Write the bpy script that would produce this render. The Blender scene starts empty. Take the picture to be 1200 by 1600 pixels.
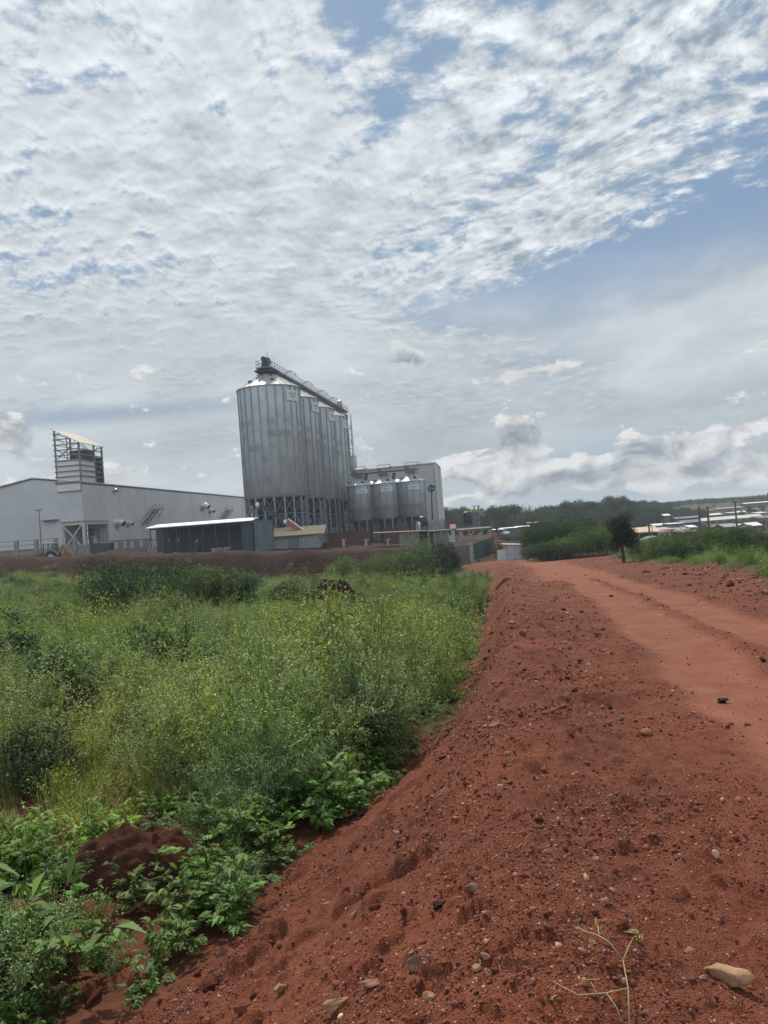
import bpy, bmesh, math, random
import numpy as np
from mathutils import Vector, Matrix
random.seed(7); RNG = np.random.default_rng(7)
SC = bpy.context.scene
COL = SC.collection
R = math.radians
# ---------------------------------------------------------------- camera
ROLL, PITCH, EYE, F = R(4.3), R(1.24), 1.65, 1200.0
cam_d = bpy.data.cameras.new('camera'); cam = bpy.data.objects.new('camera', cam_d); COL.objects.link(cam)
cam_d.sensor_fit = 'VERTICAL'; cam_d.sensor_height = 24.0; cam_d.lens = 18.0
cam_d.clip_start = 0.05; cam_d.clip_end = 20000
FWD = Vector((0, math.cos(PITCH), math.sin(PITCH)))
UP0 = Vector((0, -math.sin(PITCH), math.cos(PITCH)))
RT0 = Vector((1, 0, 0))
RIGHT = RT0 * math.cos(ROLL) - UP0 * math.sin(ROLL)
UP = UP0 * math.cos(ROLL) + RT0 * math.sin(ROLL)
CAM = Vector((0, 0, EYE))
m = Matrix((RIGHT, UP, -FWD)).transposed().to_4x4(); m.translation = CAM
cam.matrix_world = m
SC.camera = cam
def ray(px, py):
    return FWD + RIGHT * ((px - 600) / F) + UP * ((800 - py) / F)
def at(px, py, y):
    """the place, at distance y down the valley, that the survey of the photograph gives for a pixel"""
    d = ray(px, py); return CAM + d * (y / d.y)
def proj(p):
    v = Vector(p) - CAM; z = v.dot(FWD)
    return 600 + F * v.dot(RIGHT) / z, 800 - F * v.dot(UP) / z
# ---------------------------------------------------------------- render settings
SC.view_settings.view_transform = 'Standard'; SC.view_settings.look = 'None'
SC.view_settings.gamma = 1.0; SC.view_settings.exposure = 0.0
SC.render.engine = 'CYCLES'
SC.cycles.max_bounces = 8; SC.cycles.transparent_max_bounces = 16
SC.cycles.diffuse_bounces = 3; SC.cycles.glossy_bounces = 3; SC.cycles.transmission_bounces = 4
# ---------------------------------------------------------------- node helpers
class V:
    """a socket with arithmetic, so shaders read as formulas"""
    def __init__(s, nt, sock): s.nt, s.s = nt, sock
    def _m(s, op, *o, clamp=False):
        n = s.nt.nodes.new('ShaderNodeMath'); n.operation = op; n.use_clamp = clamp
        for i, a in enumerate((s,) + o):
            if isinstance(a, V): s.nt.links.new(a.s, n.inputs[i])
            else: n.inputs[i].default_value = a
        return V(s.nt, n.outputs[0])
    def __add__(s, o): return s._m('ADD', o)
    def __radd__(s, o): return s._m('ADD', o)
    def __sub__(s, o): return s._m('SUBTRACT', o)
    def __rsub__(s, o): return s._m('MULTIPLY', -1.0)._m('ADD', o)
    def __mul__(s, o): return s._m('MULTIPLY', o)
    def __rmul__(s, o): return s._m('MULTIPLY', o)
    def __truediv__(s, o): return s._m('DIVIDE', o)
    def pow(s, o): return s._m('POWER', o)
    def max(s, o): return s._m('MAXIMUM', o)
    def min(s, o): return s._m('MINIMUM', o)
    def clamp(s): return s._m('ADD', 0.0, clamp=True)
    def abs(s): return s._m('ABSOLUTE')
    def fn(s, op, *o): return s._m(op, *o)
    def ss(s, a, b):
        n = s.nt.nodes.new('ShaderNodeMapRange'); n.interpolation_type = 'SMOOTHSTEP'
        s.nt.links.new(s.s, n.inputs[0]); n.inputs[1].default_value = a; n.inputs[2].default_value = b
        n.inputs[3].default_value = 0; n.inputs[4].default_value = 1
        return V(s.nt, n.outputs[0])
def xyz(nt, x, y, z=0.0):
    n = nt.nodes.new('ShaderNodeCombineXYZ')
    for i, a in enumerate((x, y, z)):
        if isinstance(a, V): nt.links.new(a.s, n.inputs[i])
        else: n.inputs[i].default_value = a
    return V(nt, n.outputs[0])
def split3(nt, v):
    n = nt.nodes.new('ShaderNodeSeparateXYZ'); nt.links.new(v.s, n.inputs[0])
    return [V(nt, o) for o in n.outputs]
def noise(nt, vec, scale=1.0, detail=4.0, rough=0.5, dist=0.0, lac=2.0, dim='3D'):
    n = nt.nodes.new('ShaderNodeTexNoise'); n.noise_dimensions = dim
    if vec is not None: nt.links.new(vec.s, n.inputs['Vector'])
    n.inputs['Scale'].default_value = scale; n.inputs['Detail'].default_value = detail
    n.inputs['Roughness'].default_value = rough; n.inputs['Distortion'].default_value = dist
    n.inputs['Lacunarity'].default_value = lac
    return V(nt, n.outputs['Fac'])
def voro(nt, vec, scale=1.0, smooth=0.6, feature='SMOOTH_F1', out='Distance', rand=1.0):
    n = nt.nodes.new('ShaderNodeTexVoronoi'); n.feature = feature
    if vec is not None: nt.links.new(vec.s, n.inputs['Vector'])
    n.inputs['Scale'].default_value = scale; n.inputs['Randomness'].default_value = rand
    if feature == 'SMOOTH_F1': n.inputs['Smoothness'].default_value = smooth
    return V(nt, n.outputs[out])
def rgb(nt, c):
    n = nt.nodes.new('ShaderNodeRGB'); n.outputs[0].default_value = (*c[:3], 1); return V(nt, n.outputs[0])
def mixc(nt, f, a, b, blend='MIX'):
    n = nt.nodes.new('ShaderNodeMix'); n.data_type = 'RGBA'; n.blend_type = blend
    for i, x in ((0, f), (6, a), (7, b)):
        if isinstance(x, V): nt.links.new(x.s, n.inputs[i])
        elif isinstance(x, (tuple, list)): n.inputs[i].default_value = (*x[:3], 1)
        else: n.inputs[i].default_value = x
    return V(nt, n.outputs[2])
def vscale(nt, v, s):
    n = nt.nodes.new('ShaderNodeVectorMath'); n.operation = 'SCALE'
    nt.links.new(v.s, n.inputs[0])
    if isinstance(s, V): nt.links.new(s.s, n.inputs[3])
    else: n.inputs[3].default_value = s
    return V(nt, n.outputs[0])
def vadd(nt, a, b):
    n = nt.nodes.new('ShaderNodeVectorMath'); n.operation = 'ADD'
    nt.links.new(a.s, n.inputs[0])
    if isinstance(b, V): nt.links.new(b.s, n.inputs[1])
    else: n.inputs[1].default_value = b
    return V(nt, n.outputs[0])
# ---------------------------------------------------------------- sky and sun
SUN_AZ, SUN_EL = R(-14), R(52)          # azimuth measured from +Y towards +X
def azel(px, py):
    d = ray(px, py).normalized(); return math.atan2(d.x, d.y), math.asin(d.z)
W = bpy.data.worlds.new('World'); SC.world = W; W.use_nodes = True
nt = W.node_tree; nt.nodes.clear()
tc = V(nt, nt.nodes.new('ShaderNodeTexCoord').outputs['Generated'])
dx, dy, dz = split3(nt, tc)
az = dx.fn('ARCTAN2', dy); el = dz.fn('ARCSINE')
h = dz.max(0.0)
den = h + 0.09
P = xyz(nt, dx / den, dy / den, 0.0)
den2 = h + 0.22
PX, PY = dx / den2, dy / den2
AE = xyz(nt, az * 1200.0, el * 1200.0, 0.0)
def gsum(base, *blobs):
    """base + soft patches of sky round the directions of pixels (px, py, wx, wy, tilt, gain); 1200 px of the photograph = 1 rad"""
    acc = base
    for px, py, wx, wy, tilt, g in blobs:
        a0, e0 = azel(px, py)
        mp = nt.nodes.new('ShaderNodeMapping'); mp.vector_type = 'TEXTURE'; nt.links.new(AE.s, mp.inputs[0])
        mp.inputs[1].default_value = (a0 * 1200, e0 * 1200, 0); mp.inputs[2].default_value = (0, 0, R(tilt))
        mp.inputs[3].default_value = (wx / math.cos(e0), wy, 1)
        d = nt.nodes.new('ShaderNodeVectorMath'); d.operation = 'DOT_PRODUCT'
        nt.links.new(mp.outputs[0], d.inputs[0]); nt.links.new(mp.outputs[0], d.inputs[1])
        e = nt.nodes.new('ShaderNodeMath'); e.operation = 'POWER'; e.inputs[0].default_value = 0.3679; nt.links.new(d.outputs['Value'], e.inputs[1])
        ma = nt.nodes.new('ShaderNodeMath'); ma.operation = 'MULTIPLY_ADD'; nt.links.new(e.outputs[0], ma.inputs[0]); ma.inputs[1].default_value = g
        if isinstance(acc, V): nt.links.new(acc.s, ma.inputs[2])
        else: ma.inputs[2].default_value = acc
        acc = V(nt, ma.outputs[0])
    return acc
# cloud streets run from far left to near right
def n2(vec, sc, det, ro=0.5): return noise(nt, vec, sc, det, ro, dim='2D')
ang = math.atan2(-0.75, 0.686); ca, sa = math.cos(ang), math.sin(ang)
wz = n2(P, 1.6, 1); wz2 = n2(vadd(nt, P, (7.3, 2.1, 0.0)), 1.6, 1)
rows = az.ss(-0.10, 0.20)                       # rolls on the right, cells on the left
sx, sy = math.sin(SUN_AZ), math.cos(SUN_AZ)
px_, py_, pz_ = split3(nt, P)
WX, WY = px_ + (wz - 0.5) * 0.22, py_ + (wz2 - 0.5) * 0.22
AL, AC = WX * ca + WY * sa, WY * ca - WX * sa
def rowc(k): return xyz(nt, (AL + (sx * ca + sy * sa) * k) * 0.80, AC + (sy * ca - sx * sa) * k, 0.0)
QX, QY = PX + (wz - 0.5) * 0.08, PY + (wz2 - 0.5) * 0.08
PW = xyz(nt, QX, QY, 0.0); PW2 = xyz(nt, QX + sx * 0.015, QY + sy * 0.015, 0.0)
big = n2(P, 0.7, 1); big2 = n2(PW, 2.6, 2)
st = n2(rowc(0.0), 12.0, 7, 0.62); st2 = n2(rowc(0.022), 11.0, 4, 0.55)
puff = n2(PW, 13.0, 8, 0.63); puff2 = n2(PW2, 13.0, 4, 0.55)
# where the layer is thick, where it opens
cov = gsum(0.0, (150, 300, 420, 420, 0, 0.14), (560, 330, 330, 210, 0, 0.14), (900, 330, 420, 90, 24, 0.12), (900, 40, 300, 130, 20, 0.10), (250, 560, 420, 90, 0, 0.08),
    (1120, 405, 270, 75, 12, -0.55), (860, 455, 190, 40, 8, -0.36), (640, 400, 110, 36, 15, -0.20), (570, 30, 110, 60, 0, -0.24), (630, 140, 80, 50, 0, -0.24),
    (840, 210, 150, 60, 24, -0.12), (1150, 200, 160, 90, 20, -0.10), (720, 490, 170, 22, 0, -0.20))
fld = puff * (1.15 - rows * 0.60) + st * (0.15 + rows * 0.72) + (big - 0.5) * 0.18 + (big2 - 0.5) * (0.42 - rows * 0.20) + cov - 0.63
dens = fld.ss(-0.14, 0.16)
thick = fld.ss(0.14, 0.46) * (1.0 - rows * 0.5)
relief = (st2 - st) * (rows * -0.62 - 0.08) + (puff - puff2) * (0.66 - rows * 0.10)
lum = (gsum(0.58, (170, -150, 800, 620, 0, 0.20)) + relief * 1.25 - thick * 0.12).max(0.38)
# low veil and heaps near the horizon
elp = el * (180 / math.pi)
V1 = xyz(nt, az * 3.2 + (wz - 0.5) * 0.4, el * 9.0, 0.0)
veil_n = n2(V1, 2.2, 6, 0.58)
veil_b = n2(V1, 1.1, 2)
veil = (elp.ss(19.5, 12.0) * (veil_n * 1.2 + 0.25 + elp.ss(10.0, 3.0) * 0.6).min(1.0) + gsum(0.0, (1160, 560, 110, 110, 0, 0.9)) * (veil_n * 1.6).min(1.0)).clamp()
CW = xyz(nt, az * 13.0, el * 22.0, 0.0)
cn = noise(nt, CW, 1.15, 7, 0.58, 0.25, dim='2D'); cnb = noise(nt, vadd(nt, CW, (-0.10, 0.30, 0.0)), 1.15, 5, 0.55, 0.25, dim='2D')
cum_f = gsum(cn - 0.655, (818, 688, 44, 32, 10, 0.46), (1150, 672, 110, 22, 8, 0.36), (1010, 720, 100, 22, 0, 0.33), (920, 744, 90, 15, 0, 0.30), (1130, 728, 110, 15, 0, 0.30), (770, 745, 90, 22, 0, 0.24), (730, 715, 130, 26, 0, 0.17),
    (630, 565, 60, 16, 0, 0.12), (825, 583, 75, 16, 0, 0.15), (1180, 735, 110, 22, 0, 0.24), (900, 768, 420, 14, 0, 0.22),
    (20, 690, 30, 30, 0, 0.30), (60, 748, 110, 14, 0, 0.24), (250, 700, 150, 30, 0, 0.04))
cum = cum_f.ss(-0.015, 0.075)
grey = gsum(0.0, (815, 702, 40, 20, 0, 1.0), (825, 585, 80, 20, 0, 0.8), (630, 567, 60, 20, 0, 0.8), (20, 690, 34, 30, 0, 1.0), (1000, 733, 140, 12, 0, 0.7)).min(1.0)
cum_lum = (0.64 + (cn - cnb) * 1.5 - cum_f.ss(0.10, 0.42) * 0.10).max(0.32).min(0.82) * (1.0 - grey * 0.22)
# clear air behind: physical sky
sky = nt.nodes.new('ShaderNodeTexSky'); sky.sky_type = 'NISHITA'; sky.sun_disc = False
sky.sun_elevation = SUN_EL; sky.sun_rotation = SUN_AZ; sky.air_density = 1.0; sky.dust_density = 1.6; sky.ozone_density = 1.5
clear = mixc(nt, 0.45, vscale(nt, V(nt, sky.outputs[0]), 0.085), (0.195, 0.335, 0.53))
def tinted(l, c): return vscale(nt, rgb(nt, c), l)
WHITE = (0.93, 1.0, 1.05); VEIL = (0.91, 1.0, 1.06)
thin = mixc(nt, gsum(0.80, (1120, 405, 330, 100, 12, -0.5), (860, 455, 230, 60, 8, -0.4)), clear, (0.25, 0.37, 0.53))
c1 = mixc(nt, dens, thin, mixc(nt, lum.ss(0.46, 0.74), tinted(lum, (0.86, 1.0, 1.13)), tinted(lum, WHITE)))
c2 = mixc(nt, veil * 0.92, c1, tinted(0.59 + (veil_n - 0.5) * 0.34 + (veil_b - 0.5) * 0.22 + elp.ss(5.0, 14.0) * 0.03, VEIL))
band = gsum(0.0, (1010, 735, 280, 60, 0, 0.75), (200, 645, 300, 14, 3, 0.75), (620, 690, 160, 26, 0, 0.35), (1000, 775, 320, 11, 0, 0.5)).min(1.0) * (veil_b * 1.5).min(1.0)
c2 = mixc(nt, band, c2, (0.25, 0.345, 0.45))
c3 = mixc(nt, cum * elp.ss(0.2, 1.5) * elp.ss(15.0, 12.0), c2, mixc(nt, cum_lum.ss(0.40, 0.62), tinted(cum_lum, (0.88, 1.0, 1.12)), tinted(cum_lum, (0.98, 1.0, 1.01))))
c3 = vscale(nt, c3, 1.0 + dy.ss(0.1, -0.5) * 0.75)          # the sky behind is lit from the front
below = mixc(nt, elp.ss(-1.5, 0.0), (0.16, 0.15, 0.13), c3)
bg = nt.nodes.new('ShaderNodeBackground'); nt.links.new(below.s, bg.inputs[0]); bg.inputs[1].default_value = 1.0
out = nt.nodes.new('ShaderNodeOutputWorld'); nt.links.new(bg.outputs[0], out.inputs[0])
W.cycles.sampling_method = 'NONE'
sun_d = bpy.data.lights.new('sun', 'SUN'); sun_d.energy = 4.6; sun_d.angle = R(1.2); sun_d.color = (1.0, 0.93, 0.82)
sun = bpy.data.objects.new('sun', sun_d); COL.objects.link(sun)
sd = Vector((math.sin(SUN_AZ) * math.cos(SUN_EL), math.cos(SUN_AZ) * math.cos(SUN_EL), math.sin(SUN_EL)))
sun.rotation_euler = sd.to_track_quat('Z', 'Y').to_euler()
# ---------------------------------------------------------------- numpy noise
def _hash(ix, iy, seed):
    h = (ix.astype(np.int64) * 374761393 + iy.astype(np.int64) * 668265263 + seed * 1442695041) & 0xFFFFFFFF
    h = ((h ^ (h >> 13)) * 1274126177) & 0xFFFFFFFF
    h = ((h ^ (h >> 16)) * 2246822519) & 0xFFFFFFFF
    return (h ^ (h >> 15)) & 0xFFFFFFFF
def pnoise(x, y, seed=0):
    """gradient noise, about -1..1"""
    x = np.asarray(x, float); y = np.asarray(y, float)
    ix, iy = np.floor(x), np.floor(y); fx, fy = x - ix, y - iy
    ux, uy = fx * fx * fx * (fx * (fx * 6 - 15) + 10), fy * fy * fy * (fy * (fy * 6 - 15) + 10)
    def g(dx, dy):
        a = _hash(ix + dx, iy + dy, seed) * (2 * math.pi / 4294967296.0)
        return np.cos(a) * (fx - dx) + np.sin(a) * (fy - dy)
    a, b, c, d = g(0, 0), g(1, 0), g(0, 1), g(1, 1)
    return ((a + (b - a) * ux) * (1 - uy) + (c + (d - c) * ux) * uy) * 1.5
def fbm(x, y, o=4, seed=0, r=0.5):
    s = 0; a = 1
    for k in range(o):
        s = s + a * pnoise(x * 2 ** k + 17.3 * k, y * 2 ** k - 9.1 * k, seed + k); a *= r
    return s
def clods(x, y, s, seed, keep=.6, flat=.7):
    """rounded lumps of uneven size, one to a cell of side s; height in units of s"""
    x = np.asarray(x, float) / s; y = np.asarray(y, float) / s; ix, iy = np.floor(x), np.floor(y); out = np.zeros(x.shape)
    for i in (-1, 0, 1):
        for j in (-1, 0, 1):
            cx, cy = ix + i, iy + j; u = lambda k: _hash(cx, cy, seed + k) / 4294967296.0
            r = (.18 + .50 * u(3) ** 2) * (u(4) < keep); an = u(5) * 6.283; dx, dy = x - cx - u(1), y - cy - u(2)
            a, b = dx * np.cos(an) + dy * np.sin(an), (dy * np.cos(an) - dx * np.sin(an)) * (1.2 + u(6)); q = 1 - (a * a + b * b) / np.maximum(r * r, 1e-6)
            out = np.maximum(out, np.where(q > 0, np.sqrt(np.maximum(q, 0)) * r * flat, 0))
    return out
def sstep(x, a, b):
    t = np.clip((np.asarray(x, float) - a) / (b - a), 0, 1); return t * t * (3 - 2 * t)
# ---------------------------------------------------------------- the lie of the land
_zy = np.array([-60, 6, 9, 12, 16, 60, 100, 140, 250, 400, 650, 3000.])
_zz = np.array([0, 0, -.02, -.10, -.26, -2.35, -3.65, -5.0, -8.0, -8.5, -6.0, -6.0])
def zr(y):
    y = np.asarray(y, float); w = np.clip(np.abs(y) * 0.06, .6, 12)
    return (np.interp(y - w, _zy, _zz) + np.interp(y, _zy, _zz) * 2 + np.interp(y + w, _zy, _zz)) / 4
_tx = np.array([(-8, -12), (-3.4, 0), (-2.5, 2.5), (-1.5, 4.5), (-.67, 6.7), (0, 8), (.8, 10.9), (2.1, 19.5), (4.7, 40), (8.4, 62), (8.9, 72), (8.6, 82), (8.2, 92), (14, 110), (40, 160.)])
_cx = np.array([(-2.5, -12), (.1, 0), (.35, 2), (.5, 3.25), (1.0, 6.9), (2, 12.2), (3.2, 19.5), (6.2, 40), (9.9, 62), (10.3, 72), (9.9, 82), (9.3, 92), (15.2, 110), (41, 160.)])
_rx = np.array([(5, -12), (7, 0), (8, 10), (8.7, 17), (13.9, 33), (16.6, 49), (18.6, 60), (21, 72), (24, 84), (27, 92), (27, 98), (12, 104), (9, 108)])
def XT(y): return np.interp(y, _tx[:, 1], _tx[:, 0])
def XC(y): return np.interp(y, _cx[:, 1], _cx[:, 0])
def XR(y): return np.interp(y, _rx[:, 1], _rx[:, 0])
def spur(x, y):
    """the lane that leaves the road for the gate"""
    return sstep(y, 88, 90) * (1 - sstep(y, 98.5, 100)) * sstep(x, 8.0, 8.8) * (1 - sstep(x, 26, 28))
def soil(x, y):
    """1 on the bare red road and its bank"""
    n = fbm(x * 1.1, y * 1.1, 4, 11) * np.clip(0.22 + np.abs(y) * 0.012, .2, .9)
    e = np.clip(0.15 + np.abs(y) * .01, .15, .6)
    a = sstep(x - XT(y) + n, -e, e) * (1 - sstep(x - XR(y) + n * 1.3, -e, e)) * (1 - sstep(y, 86, 90))
    return np.maximum(a, spur(x, y + n))
def platform(x, y):
    """the made ground the works stand on"""
    lo = np.where(x < 7, 99 + 3 * pnoise(x * .07, 0 * x, 5), 112); lo = np.interp(x, [-80, 3, 9, 12, 60], [98, 99, 108, 112, 112]) + 2.2 * pnoise(x * .09, x * 0 + .5, 5)
    return sstep(y, lo, lo + np.interp(x, [3, 12], [3.6, 18])) * (1 - sstep(y, 300, 420)) * (1 - sstep(x - (y - 120) * .06, 20, 34))
def dist_poly(x, y, pts):
    d = np.full(np.shape(x), 1e9)
    for (x0, y0), (x1, y1) in zip(pts[:-1], pts[1:]):
        L = (x1 - x0) ** 2 + (y1 - y0) ** 2
        t = np.clip(((x - x0) * (x1 - x0) + (y - y0) * (y1 - y0)) / L, 0, 1)
        d = np.minimum(d, np.hypot(x - x0 - t * (x1 - x0), y - y0 - t * (y1 - y0)))
    return d
TRACKS = None
def tracks(x, y):
    if TRACKS is None: return np.zeros(np.shape(x))
    w = .28 + .02 * np.abs(pnoise(x * .3, y * .3, 77)) ; v = np.zeros(np.shape(x))
    for pts, hw in TRACKS:
        d = dist_poly(x + .22 * pnoise(x * .25, y * .25, 31), y, pts)
        v = np.maximum(v, 1 - sstep(d + .10 * pnoise(x * 1.3, y * 1.3, 33), hw * .62, hw * 1.22))
    return v
def H(x, y, micro=True):
    x = np.asarray(x, float); y = np.asarray(y, float)
    base = zr(y)
    xt, xc = XT(y), XC(y)
    s = np.clip((x - xt) / (xc - xt), 0, 1)
    prof = s * s * (3 - 2 * s) * .75 + s * .25
    near = 1 - sstep(y, 60, 88)
    drop = -.90 * (1 - prof) * (.35 + .65 * near) - np.interp(x, [-60, -45, -28, -10, 8], [.35, .45, 1.35, 1.6, 1.3]) * sstep(xt - x, 0, 5) * sstep(y, 46, 78)
    lat = np.clip(xt - x, 0, 120); side = lat * .062 * sstep(y, 5, 60) * (1 - sstep(lat, 60, 130) * .3)
    f = base + drop + side
    f = f + .16 * fbm(x * .16, y * .16, 3, 3) * sstep(lat, 0, 3) + .10 * fbm(x * .6, y * .6, 2, 4) * sstep(lat, 0, 2)
    # low ridge of pushed-up soil along the crest
    c = x - xc
    ridge = np.exp(-(c / .55) ** 2) * (.07 + .09 * (pnoise(y * .8, x * .3, 21) + .3)) * near
    f = f + ridge
    # heaps along the right edge of the road
    r = x - XR(y)
    f = f + np.exp(-((r - .5) / .9) ** 2) * np.clip(pnoise(y * .35, x * .1, 8) + .25, 0, 2) * .33 * sstep(y, 10, 16) * (1 - sstep(y, 84, 95))
    f = f + sstep(r, 0, 6) * .25 * fbm(x * .11, y * .11, 3, 14)
    p = platform(x, y)
    zp = -1.25 - .05 * np.clip(x, -80, 40) + .12 * fbm(x * .12, y * .12, 3, 6) + (.55 * np.clip(fbm(x * .12, y * .05, 3, 66) + .45, 0, 2) + .30 * fbm(x * .45, y * .35, 4, 68, .6)) * np.exp(-((y - 104.5) / 4.0) ** 2) * (1 - sstep(x, -2, 4))
    f = f + (zp - f) * p
    # the town's hillside on the right, and the far valley
    a = x / np.maximum(y, 1)
    f = f + sstep(y, 260, 620) * sstep(a, .16, .42) * 9.0 + sstep(y, 700, 1400) * 8
    if micro:
        so = soil(x, y); tr = tracks(x, y); d = np.hypot(x, y)
        near2 = 1 - sstep(d, 9, 22)
        rough = so * (1 - .85 * tr)
        bank = np.exp(-((x - (xt * .45 + xc * .55)) / (1.0 + .6 * (xc - xt))) ** 2)
        f = f - tr * .05
        f = f + rough * (.015 + .026 * bank) * fbm(x * 1.7, y * 1.7, 2, 41)
        f = f + rough * near2 * (.006 + .007 * bank) * fbm(x * 6, y * 6, 3, 51, .6)
        w1, w2 = x + .03 * pnoise(x * 14, y * 14, 65), y + .03 * pnoise(x * 14 + 5, y * 14, 66)
        dirt = np.maximum(rough, .8 * (1 - so) * (1 - sstep(d, 12, 16)))
        f = f + dirt * (1 - sstep(d, 11, 24)) * (.25 + .75 * bank) * clods(w1, w2, .16, 61, .55) * .135 * sstep(pnoise(x * .9, y * .9, 67) + .5 * bank, -.35, .5)
        f = f + dirt * (1 - sstep(d, 5, 11)) * (.45 + .55 * bank) * clods(w1, w2, .055, 62, .7) * .055
        f = f + dirt * (1 - sstep(d, 14, 40)) * bank * clods(w1, w2, .42, 64, .05, .6) * .42 * .7
    return f
def h1(x, y, micro=True): return float(H(np.array([x]), np.array([y]), micro)[0])
def gnd(px, py, lift=0.0, lo=1.0, hi=400.0):
    """where the line of sight through a pixel meets the ground"""
    d = ray(px, py); t = lo
    ts = np.geomspace(lo, hi, 1500); X = d.x * ts; Y = d.y * ts; Z = EYE + d.z * ts
    k = np.argmax(Z < H(X, Y, False) + lift)
    return Vector((X[k], Y[k], float(H(X[k:k + 1], Y[k:k + 1])[0])))
def track_pts(pp): return [tuple(gnd(*p)[:2]) for p in pp]
TRACKS = [(track_pts([(1330, 1230), (1200, 1115), (1120, 1050), (1050, 995), (985, 955), (935, 925), (900, 903), (880, 890), (850, 881.5)]), .50),
          (track_pts([(1330, 1040), (1200, 992), (1100, 955), (1030, 930), (975, 910), (930, 895), (890, 884), (850, 880)]), .46)]
TRACKS[0][0].insert(0, (6.2, 1.0)); TRACKS[1][0].insert(0, (10, 3.0))
TRACKS.append(([TRACKS[0][0][-1], (17.5, 92), (13, 95.5), (9, 96)], 2.2))
TRACKS.append((track_pts([(900, 903), (872, 888), (858, 882)]), 1.8))
# ---------------------------------------------------------------- materials
def mat(name):
    m = bpy.data.materials.new(name); m.use_nodes = True; nt = m.node_tree; nt.nodes.clear()
    o = nt.nodes.new('ShaderNodeOutputMaterial'); b = nt.nodes.new('ShaderNodeBsdfPrincipled')
    nt.links.new(b.outputs[0], o.inputs[0]); return m, nt, b, o
def setc(nt, b, c, rough=.8, metal=0.0, spec=.3):
    if isinstance(c, V): nt.links.new(c.s, b.inputs['Base Color'])
    else: b.inputs['Base Color'].default_value = (*c[:3], 1)
    if isinstance(rough, V): nt.links.new(rough.s, b.inputs['Roughness'])
    else: b.inputs['Roughness'].default_value = rough
    b.inputs['Metallic'].default_value = metal; b.inputs['Specular IOR Level'].default_value = spec
def bump(nt, b, hgt, strength=.5, dist=.02):
    n = nt.nodes.new('ShaderNodeBump'); nt.links.new(hgt.s, n.inputs['Height'])
    n.inputs['Strength'].default_value = strength; n.inputs['Distance'].default_value = dist
    nt.links.new(n.outputs[0], b.inputs['Normal'])
def attr(nt, name, kind='GEOMETRY', out='Fac'):
    n = nt.nodes.new('ShaderNodeAttribute'); n.attribute_name = name; n.attribute_type = kind; return V(nt, n.outputs[out])
def objco(nt): return V(nt, nt.nodes.new('ShaderNodeTexCoord').outputs['Object'])
_pc = {}
def plain(name, c, rough=.75, metal=0.0, var=.18, scale=3.0, bmp=0.0, spec=.3, grime=0.0, gcol=(.16, .07, .045)):
    """painted or bare surface with blotches, wear and a little relief"""
    if name in _pc: return _pc[name]
    m, nt, b, o = mat(name); co = objco(nt)
    n = noise(nt, co, scale, 5, .6)
    c0 = tuple(v * (1 - var) for v in c); c1 = tuple(min(1, v * (1 + var)) for v in c)
    col = mixc(nt, n.ss(.3, .7), c0, c1)
    if grime:
        z = split3(nt, co)[2]; g = noise(nt, co, scale * .7, 6, .65)
        col = mixc(nt, (g.ss(.48, .75) * grime).clamp(), col, gcol)
    setc(nt, b, col, rough, metal, spec)
    if bmp: bump(nt, b, noise(nt, co, scale * 8, 4, .6), bmp, .01)
    _pc[name] = m; return m
def soil_material():
    m, nt, b, o = mat('red soil')
    g = V(nt, nt.nodes.new('ShaderNodeNewGeometry').outputs['Position'])
    n1 = noise(nt, g, .55, 6, .62); n2 = noise(nt, g, 7.0, 6, .65); n3 = noise(nt, g, 34.0, 3, .6)
    tr = attr(nt, 'track')
    c = mixc(nt, n1.ss(.32, .68), (.086, .0215, .0095), (.152, .041, .0185))
    c = mixc(nt, n2.ss(.35, .75) * .55, c, (.175, .064, .038))
    c = mixc(nt, (n3.ss(.50, .75) * .45), c, (.050, .016, .010))
    trn = (tr * (noise(nt, g, .9, 5, .6) * 1.1 + .40)).clamp()
    c = mixc(nt, trn * .72, c, mixc(nt, noise(nt, g, 2.2, 6, .65).ss(.35, .7), (.215, .074, .041), (.275, .108, .065)))
    v = voro(nt, g, 38.0, feature='F1'); vc = V(nt, nt.nodes[-1].outputs['Color'])
    pr, pg, pb = split3(nt, vc)
    peb = v.ss(.34, .20) * pr.ss(.62, .72)
    c = mixc(nt, peb * .75, c, mixc(nt, pg, (.13, .048, .030), (.36, .20, .135)))
    v2 = voro(nt, g, 95.0, feature='F1'); q = split3(nt, V(nt, nt.nodes[-1].outputs['Color']))
    c = mixc(nt, v2.ss(.40, .2) * q[0].ss(.55, .7) * .55, c, (.29, .145, .095))
    setc(nt, b, c, .92, 0, .15)
    hgt = n2 * .5 + n3 * .5 + peb * .6 + v2.ss(.5, .1) * .35
    bump(nt, b, hgt, .9, .018)
    return m
def ground_material():
    m, nt, b, o = mat('weedy ground')
    g = V(nt, nt.nodes.new('ShaderNodeNewGeometry').outputs['Position'])
    n1 = noise(nt, g, .25, 5, .6); n2 = noise(nt, g, 3.0, 6, .65)
    c = mixc(nt, n1.ss(.35, .65), (.050, .040, .020), (.070, .062, .026))
    c = mixc(nt, n2.ss(.5, .72) * .6, c, (.090, .048, .030))
    e = attr(nt, 'earth'); s = attr(nt, 'soil')
    c = mixc(nt, (e * (n2 * .6 + .7)).clamp(), c, mixc(nt, n2.ss(.3, .7), (.020, .010, .008), (.050, .022, .016)))
    c = mixc(nt, s, c, mixc(nt, n2.ss(.3, .7), (.070, .023, .014), (.130, .046, .026)))
    setc(nt, b, c, .95, 0, .1); bump(nt, b, n2, .8, .08)
    return m
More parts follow.
